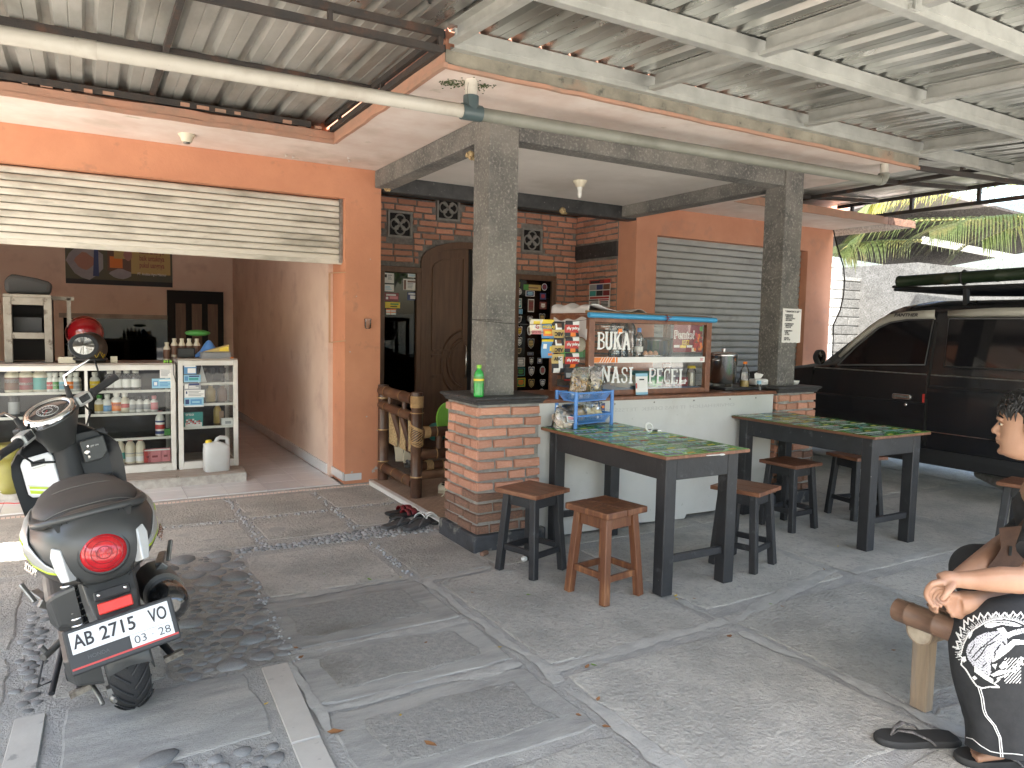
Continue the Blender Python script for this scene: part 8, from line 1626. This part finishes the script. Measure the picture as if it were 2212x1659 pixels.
# left hand: palm, four curled fingers, thumb
pm = D(2032,1258,2.35); kn = [D(2013,1262,2.32), D(2017,1270,2.345), D(2022,1276,2.37), D(2028,1280,2.39)]
chain([wl_, D(2050,1252,2.345), pm], [.025,.030,.030], 12)
for i, k_ in enumerate(kn):
    a = wl_.lerp(k_, .55); m1 = k_ + V(0,0,0); dn = [D(2001,1285,2.34), D(2006,1292,2.355), D(2014,1296,2.375), D(2024,1296,2.39)][i]; tp = [D(2018,1312,2.325), D(2027,1314,2.34), D(2036,1310,2.36), D(2040,1304,2.38)][i]
    P, Q = smooth([a, m1, dn, tp], [.013,.0105,.0092,.0076]); chain(P, Q, 9)
P, Q = smooth([D(2058,1262,2.32), D(2048,1276,2.30), D(2040,1288,2.295), D(2032,1296,2.30)], [.014,.012,.010,.008]); chain(P, Q, 9)
# right hand behind, fingers under the toes
pr2 = D(2040,1262,2.47); chain([wr, D(2055,1255,2.48), pr2], [.025,.028,.028], 12)
for i in range(4): a = pr2 + (D(2030,1270+6*i,2.47)-pr2)*.6; P, Q = smooth([a, D(2016,1274+7*i,2.46), D(2012,1292+7*i,2.43), D(2026,1302+7*i,2.40)], [.012,.0105,.009,.0075]); chain(P, Q, 9)
P, Q = smooth([D(2056,1264,2.46), D(2052,1278,2.42), D(2050,1286,2.39)], [.013,.011,.008]); chain(P, Q, 9)
# right foot, sole towards the camera
P, Q = smooth([D(2170,1290,2.52), D(2140,1296,2.47), D(2112,1300,2.43), D(2085,1302,2.405), D(2066,1304,2.40)], [.036,.036,.035,.040,.036]); chain(P, Q, 14)
chain([D(2078,1288,2.40), D(2070,1318,2.40)], [.026,.024], 12)
for i, (u, v, ln, r_) in enumerate(((2046,1286,.03,.0135),(2042,1298,.026,.0105),(2043,1309,.024,.0095),(2047,1319,.022,.009),(2054,1329,.02,.0085))): chain([D(u+24,v+1,2.40), D(u+8,v,2.385), D(u,v,2.38)], [.014,r_,r_*.95], 9)
# left foot in the sandal
ft = V(.40,-2.675,.0) - mo; hl = V(.66,-2.80,.0) - mo; fd_ = (ft-hl).normalized(); fs_ = V(-fd_.y, fd_.x, 0)
P, Q = smooth([D(2175,1560,2.32), hl+fd_*.06+Z*.085, hl+fd_*.14+Z*.068, hl+fd_*.20+Z*.052], [.038,.042,.036,.030]); chain(P, Q, 14); chain([hl+Z*.055, hl+fd_*.12+Z*.055], [.034,.032], 12)
chain([hl+fd_*.19+fs_*.022+Z*.044, hl+fd_*.19-fs_*.024+Z*.042], [.024,.02], 12)
for i in range(5): w_ = -.036+.018*i; r_ = (.0085,.009,.0095,.0105,.0135)[i]; ln = (.225,.24,.252,.26,.262)[i]; chain([hl+fd_*.17+fs_*w_*.8+Z*.044, hl+fd_*(ln-.02)+fs_*w_+Z*.040, hl+fd_*ln+fs_*w_+Z*.034], [.016,r_,r_*.9], 9)
body_ = q.build('body', 'skin', None, fix=True); rm = body_.modifiers.new('r','REMESH'); rm.mode = 'VOXEL'; rm.voxel_size = .0042; sm_ = body_.modifiers.new('s','SMOOTH'); sm_.factor = .5; sm_.iterations = 4
dg = bpy.context.evaluated_depsgraph_get(); me = bpy.data.meshes.new_from_object(body_.evaluated_get(dg)); bpy.data.objects.remove(body_)
me.name = 'body'; me.polygons.foreach_set('use_smooth', [True]*len(me.polygons)); body_ = bpy.data.objects.new('body', me); col.objects.link(body_); body_.parent = man
if not me.materials: me.materials.append(MATS['skin'])
# eyes, brows, mouth line
for sg in (-1,1):
    q = MB(); q.ell(hp(.0785,sg*.030,.004), .0092,.0092,.0070, 10, 8); e_ = q.build('eye', 'cream_plastic', man); q = MB(); q.ell(hp(.0845,sg*.033,.004), .0050,.0050,.0055, 8, 6); q.build('iris', 'ink', e_)
    q = MB(); q.tube([hp(.074,sg*.048,.026), hp(.088,sg*.032,.033), hp(.095,sg*.014,.029)], [.003,.0048,.004], 6); q.build('eyebrow', 'hair', man); q = MB(); q.tube([hp(.073,sg*.044,.004), hp(.087,sg*.031,.013), hp(.087,sg*.018,.005)], .003, 6); q.build('eyelid', 'skin', man)
q = MB(); q.tube([hp(.084,-.022,-.0585), hp(.0985,-.006,-.0585), hp(.0985,.006,-.0585), hp(.084,.022,-.0585)], .0018, 6); q.build('mouth_line', 'print_brown', man)
# hair: scalp cap and wavy locks
q = MB(); r = random.Random(4)
lo = []
for i in range(10):
    t = i/9; z = .012+.118*math.sin(t*1.57); k = math.cos(t*1.57)
    lo.append([Hc + f*(-.012+(.088 if math.cos(a) > .25 and z < .055 else .100)*k**.55*math.cos(a)*(1 if math.cos(a) < .3 or z > .05 else .62)) + s*(.083*k**.55*math.sin(a)) + up*(z - (.035 if math.cos(a) < -.2 else 0)*k) for a in [j*2*math.pi/24 for j in range(24)]])
q.loft(lo)
for k in range(620):
    a = r.uniform(0,6.28); t = r.uniform(.0,1.0); kk = math.cos(t*1.5)**.5; z = .03+.095*math.sin(t*1.5)
    if math.cos(a) > .35 and z < .06: z = .06+r.uniform(0,.02)
    b = hp(-.010+.098*kk*math.cos(a), .082*kk*math.sin(a), z); o_ = (b-Hc).normalized(); tg = (o_.cross(up)*r.uniform(-1,1) - up*r.uniform(.1,1)).normalized(); tg = (tg*.5 + (o_.cross(up)*math.sin(7*a+4*z*10) - up*.7).normalized()).normalized(); ln = r.uniform(.02,.045)
    q.tube([b-o_*.006, b+o_*.010+tg*ln*.4, b+o_*.008+tg*ln*.8, b+o_*.001+tg*ln*1.1], [.0035,.0042,.0035,.001], 5)
q.build('hair', 'hair', man)
# clothes
q = MB(); lo = []
ch = [(D(2266,1062,2.64),.085,.11),(D(2276,1092,2.64),.125,.21),(D(2300,1170,2.65),.14,.20),(D(2335,1250,2.66),.15,.18),(D(2345,1330,2.66),.155,.175)]
for c, rx, ry in ch: lo.append([c + f*(rx*math.cos(a)) + s*(ry*math.sin(a)) for a in [k*2*math.pi/24 for k in range(24)]])
q.loft(lo); P, Q = smooth([shL, D(2262,1150,2.38), D(2244,1196,2.34)], [.075,.068,.064]); q.tube(P, Q, 14); P, Q = smooth([shR, D(2228,1140,2.80), D(2200,1165,2.76)], [.072,.066,.062]); q.tube(P, Q, 14)
q.build('shirt', 'black_cotton', man)
q = MB(); q.tube([D(2222,1128,2.30),D(2220,1152,2.30)], .008, 6); q.build('shirt_print', 'print_yellow', man)
pq_ = MB(); P, Q = smooth([D(2350,1350,2.52), D(2270,1350,2.46), D(2190,1358,2.40), D(2150,1382,2.38), D(2148,1430,2.37), D(2158,1500,2.355), D(2170,1560,2.34), D(2178,1618,2.325)], [.125,.122,.118,.135,.128,.122,.118,.125], 6)
r = random.Random(2); n = 40; vs = []; fs = []; prev = None
for i, p in enumerate(P):
    t = (P[min(i+1,len(P)-1)]-P[max(i-1,0)]).normalized(); nx = prev - t*prev.dot(t) if prev else V(0,0,1) - t*t.z; nx.normalize(); prev = nx; ny = t.cross(nx)
    for k in range(n):
        a = 2*math.pi*k/n; fold = 1 + .030*math.sin(3*a + i*.21) + .022*math.sin(5*a - i*.33) + (.03*math.sin(7*a+1) if i > len(P)-10 else 0); vs.append(p + nx*(math.cos(a)*Q[i]*fold*.92) + ny*(math.sin(a)*Q[i]*fold*.98))
for i in range(len(P)-1):
    for k in range(n): l = (k+1) % n; fs.append((i*n+k, i*n+l, (i+1)*n+l, (i+1)*n+k))
pq_.add(vs, fs, True); left_leg = len(vs)
Pr, Qr = smooth([D(2350,1320,2.74), D(2230,1262,2.82), D(2118,1222,2.80), D(2100,1240,2.70), D(2120,1275,2.60), D(2150,1296,2.52)], [.12,.105,.085,.075,.065,.055], 5); pq_.tube(Pr, Qr, 20)
tr_o = pq_.build('trousers', 'black_cotton', man); so2 = tr_o.modifiers.new('s','SUBSURF'); so2.levels = so2.render_levels = 1
from mathutils.bvhtree import BVHTree
dg = bpy.context.evaluated_depsgraph_get(); dg.update(); bv = BVHTree.FromPolygons([tuple(v.co) for v in tr_o.evaluated_get(dg).data.vertices], [tuple(p.vertices) for p in tr_o.evaluated_get(dg).data.polygons])
def onleg(u, v):
    o_ = CAM - mo; h = bv.ray_cast(o_, ray(u, v).normalized())
    return (h[0] + h[1]*(.0022 if h[1].dot(ray(u,v)) < 0 else -.0022)) if h[0] else None
def seg_d(p, a, b):
    ab = (b[0]-a[0], b[1]-a[1]); t = max(0, min(1, ((p[0]-a[0])*ab[0]+(p[1]-a[1])*ab[1])/(ab[0]**2+ab[1]**2+1e-9))); return math.hypot(p[0]-a[0]-ab[0]*t, p[1]-a[1]-ab[1]*t)
def inpoly(p, P):
    c = False
    for i in range(len(P)):
        (x1,y1),(x2,y2) = P[i], P[i-1]
        if (y1 > p[1]) != (y2 > p[1]) and p[0] < (x2-x1)*(p[1]-y1)/(y2-y1)+x1: c = not c
    return c
cx, cy = 2150, 1398
def Pp(x, y): return (1844 + .3333*x*1.0 + 36.1*0 + 36, 1327 + .3333*y)   # zoom (3400,2400,600px at 1659) to the 2212 grid
Pp = lambda x, y: ((3400 + x*.36166)*.553, (2400 + y*.36166)*.553)
body_poly = [Pp(*a) for a in ((1040,400),(1060,330),(1150,240),(1260,195),(1400,180),(1470,230),(1480,330),(1440,400),(1380,440),(1310,480),(1300,560),(1310,640),(1270,670),(1180,620),(1110,550),(1060,480))]
dark_poly = [Pp(*a) for a in ((1300,640),(1330,560),(1310,520),(1340,530),(1360,600),(1330,640))]
white_polys = [[Pp(*a) for a in A] for A in (((1230,110),(1330,75),(1450,70),(1560,95),(1640,130),(1560,135),(1420,115),(1300,150),(1240,140)),((1360,160),(1440,140),(1480,200),(1560,170),(1659,150),(1659,200),(1540,230),(1490,260),(1440,230)),((1470,330),(1540,270),(1659,280),(1659,320),(1560,330),(1490,400),(1400,470),(1320,520),(1310,470),(1400,420)),((1130,560),(1250,650),(1330,700),(1330,750),(1240,700),(1130,620)),((1310,540),(1370,530),(1350,590)),((1300,650),(1390,600),(1480,600),(1440,640),(1330,670)),((1060,200),(1110,195),(1090,240),(1070,270)),((1390,560),(1440,500),(1470,520),(1480,560),(1420,590)),((1000,460),(1030,450),(1040,500),(1010,520)),((1100,680),(1130,660),(1160,690),(1130,710)))]
black_lines = [[Pp(*a) for a in A] for A in (((1100,470),(1180,380),(1290,290),(1390,210)),((1130,500),(1200,430),(1260,340),(1340,300)),((1070,420),(1110,360),(1130,320)),((1400,330),(1350,400),(1340,470)),((1220,560),(1260,520)),((1430,300),(1460,330)),((1500,180),(1520,220)),((1570,165),(1590,210)),((1620,160),(1630,200)),((1300,95),(1420,90),(1520,110)))]
outl = [Pp(*a) for a in ((900,350),(960,370),(935,290),(985,300),(935,200),(990,240),(975,140),(1020,170),(1015,70),(1060,110),(1060,40),(1110,80),(1120,15),(1165,60),(1190,-5),(1230,45),(1270,-15),(1310,35),(1360,-20),(1400,30),(1450,-15),(1500,35),(1540,-25),(1580,25),(1620,-20),(1659,40))]
outl2 = [Pp(*a) for a in ((960,430),(1000,470),(985,540),(1040,600),(1100,700),(1150,770),(1210,795),(1290,780),(1390,785),(1340,745),(1395,700),(1370,690),(1480,650),(1500,600),(1560,620),(1540,560),(1600,590),(1580,500),(1640,540),(1620,460),(1659,480))]
hl2 = [Pp(*a) for a in ((985,430),(1010,330),(1060,230),(1130,160),(1230,100),(1330,60),(1450,50),(1560,70),(1659,110))]
st_ = 1.25; q = MB(); q.use('print_white'); u = 2052.0
cells = []
def white(p):
    if any(min(seg_d(p, a, b) for a, b in zip(L_, L_[1:])) < 1.5 for L_ in (outl, outl2)): return 1
    dh = min(seg_d(p, a, b) for a, b in zip(hl2, hl2[1:]))
    if dh < 1.1: return 1
    if dh < 15 and not inpoly(p, hl2+[(2230,1600),(2100,1480)]):
        if (math.atan2(p[1]-cy, p[0]-cx)*48) % 2 < 1.0 and dh < 9 + 5*math.sin(math.atan2(p[1]-cy,p[0]-cx)*90): return 1
    for P_ in white_polys:
        if inpoly(p, P_): return 1 - any(min(seg_d(p, a, b) for a, b in zip(L_, L_[1:])) < .8 for L_ in black_lines)
    if inpoly(p, dark_poly): return 0
    if inpoly(p, body_poly):
        if any(min(seg_d(p, a, b) for a, b in zip(L_, L_[1:])) < 1.3 for L_ in black_lines): return 0
        ww = math.sin(p[0]*.55+2.2*math.sin(p[1]*.31))*math.sin(p[1]*.5+1.8*math.sin(p[0]*.23)); return 0 if abs(ww) < .07 else 2
    if p[0] > 2170 and 1420 < p[1] < 1475 and (p[0]*1.0+p[1]*.9) % 7 < 2.2 and p[0] < 2205: return 1
    return 0
while u < 2235:
    v = 1308.0; run = None
    while v < 1500:
        w_ = white((u+st_/2, v+st_/2))
        if w_ and run is None: run = v; kind_ = w_
        if ((not w_ or w_ != kind_) or v+st_ >= 1500) and run is not None:
            q.use('print_white' if kind_ == 1 else 'print_body')
            k = max(1, int((v-run)/5)); A_ = [(onleg(u, run+(v-run)*i/k), onleg(u+st_, run+(v-run)*i/k)) for i in range(k+1)]
            for (a, b), (c, d) in zip(A_, A_[1:]):
                if a and b and c and d: q.add([a,b,d,c], [(0,1,2,3)])
            run = v if (w_ and w_ != kind_) else None; kind_ = w_
        v += st_
    u += st_
q.build('trouser_print', None, tr_o, fix=False)
q = MB(); q.use('print_white')
for L_ in ([(1165,780),(1200,900),(1215,1020),(1240,1090),(1330,1200),(1390,1330),(1405,1480),(1415,1580)],[(1188,780),(1222,900),(1237,1020),(1262,1090),(1352,1200),(1410,1330),(1428,1480),(1438,1580)],[(1045,1330),(1110,1345),(1200,1420),(1300,1480),(1400,1500),(1540,1505),(1659,1520)]):
    pts = []
    for a, b in zip(L_, L_[1:]):
        for j in range(8): w_ = onleg(*Pp(a[0]+(b[0]-a[0])*j/8, a[1]+(b[1]-a[1])*j/8)); pts += [w_] if w_ else []
    if len(pts) > 2: q.tube(pts, .0016, 4)
q.build('stitching', None, tr_o)
# sling bag against his chest
bg_ = empty('sling_bag', tuple(D(2190,1190,2.60)+mo), 0, 'dark brown cloth sling bag hanging in front of the seated man', 'bag'); bo = V(*bg_.location)
Bp = [(2160,1142),(2240,1135),(2260,1235),(2190,1232),(2128,1232),(2150,1205),(2162,1185)]
q = MB(); fr_ = [at(u, v, 'd', 2.55)-bo for u, v in Bp]; bk_ = [at(u, v, 'd', 2.68)-bo for u, v in Bp]; q.loft([bk_, fr_], smooth=False); q.build('pouch', 'bag_brown', bg_, bevel=.012, seg=3)
q = MB(); fr_ = [at(u, v, 'd', 2.545)-bo for u, v in ((2158,1140),(2240,1133),(2236,1162),(2160,1168))]; bk_ = [at(u, v, 'd', 2.56)-bo for u, v in ((2158,1140),(2240,1133),(2236,1162),(2160,1168))]; q.loft([bk_, fr_], smooth=False); q.build('flap', 'bag_brown', bg_, bevel=.004)
q = MB(); q.tube([at(2205,1140,'d',2.56)-bo, at(2235,1100,'d',2.55)-bo, at(2262,1075,'d',2.56)-bo], .016, 8, flat=.4); q.build('strap', 'bag_brown', bg_); q = MB(); q.bar(at(2184,1180,'d',2.545)-bo, at(2182,1200,'d',2.545)-bo, .008,.006); q.build('zip_pull', 'rubber', bg_)
# his sandals
mat('strap_grey', (.14,.13,.125), .8, c2=(.07,.066,.065), ns=70, lo=.45, hi=.55)
sn = sandal((.395,-2.535,0), R(62), .285, 'rubber', 'strap_grey', 'empty black flip flop with patterned grey straps beside the man', 'flip'); sn.location.z = .0
sandal((.53,-2.735,0), R(60), .295, 'rubber', 'strap_grey', 'black flip flop with patterned grey straps on his left foot', 'flip', mir=-1)
# chips and scuffs on the painted shop front
mat('bare_plaster', (.55,.50,.45), .9, c2=(.42,.37,.33), ns=30); r = random.Random(11)
for u, v, s_ in ((812,1012,.022),(806,1018,.016),(818,1000,.012),(760,1020,.012),(770,640,.006),(800,560,.006),(792,900,.008),(756,760,.007),(815,930,.007),(240,262+20,.007),(430,300,.006),(620,330,.006)):
    c = at(u, v, 'y', YS); q = MB(); q.prism([(s_*math.cos(a)*r.uniform(.5,1.3), s_*.8*math.sin(a)*r.uniform(.5,1.3)) for a in [k*math.pi/7 for k in range(14)]], (c.x, YS-.0008, c.z), X, Z, (0,-1,0), -.002, .0006); q.build('paint_chip', 'bare_plaster', house)
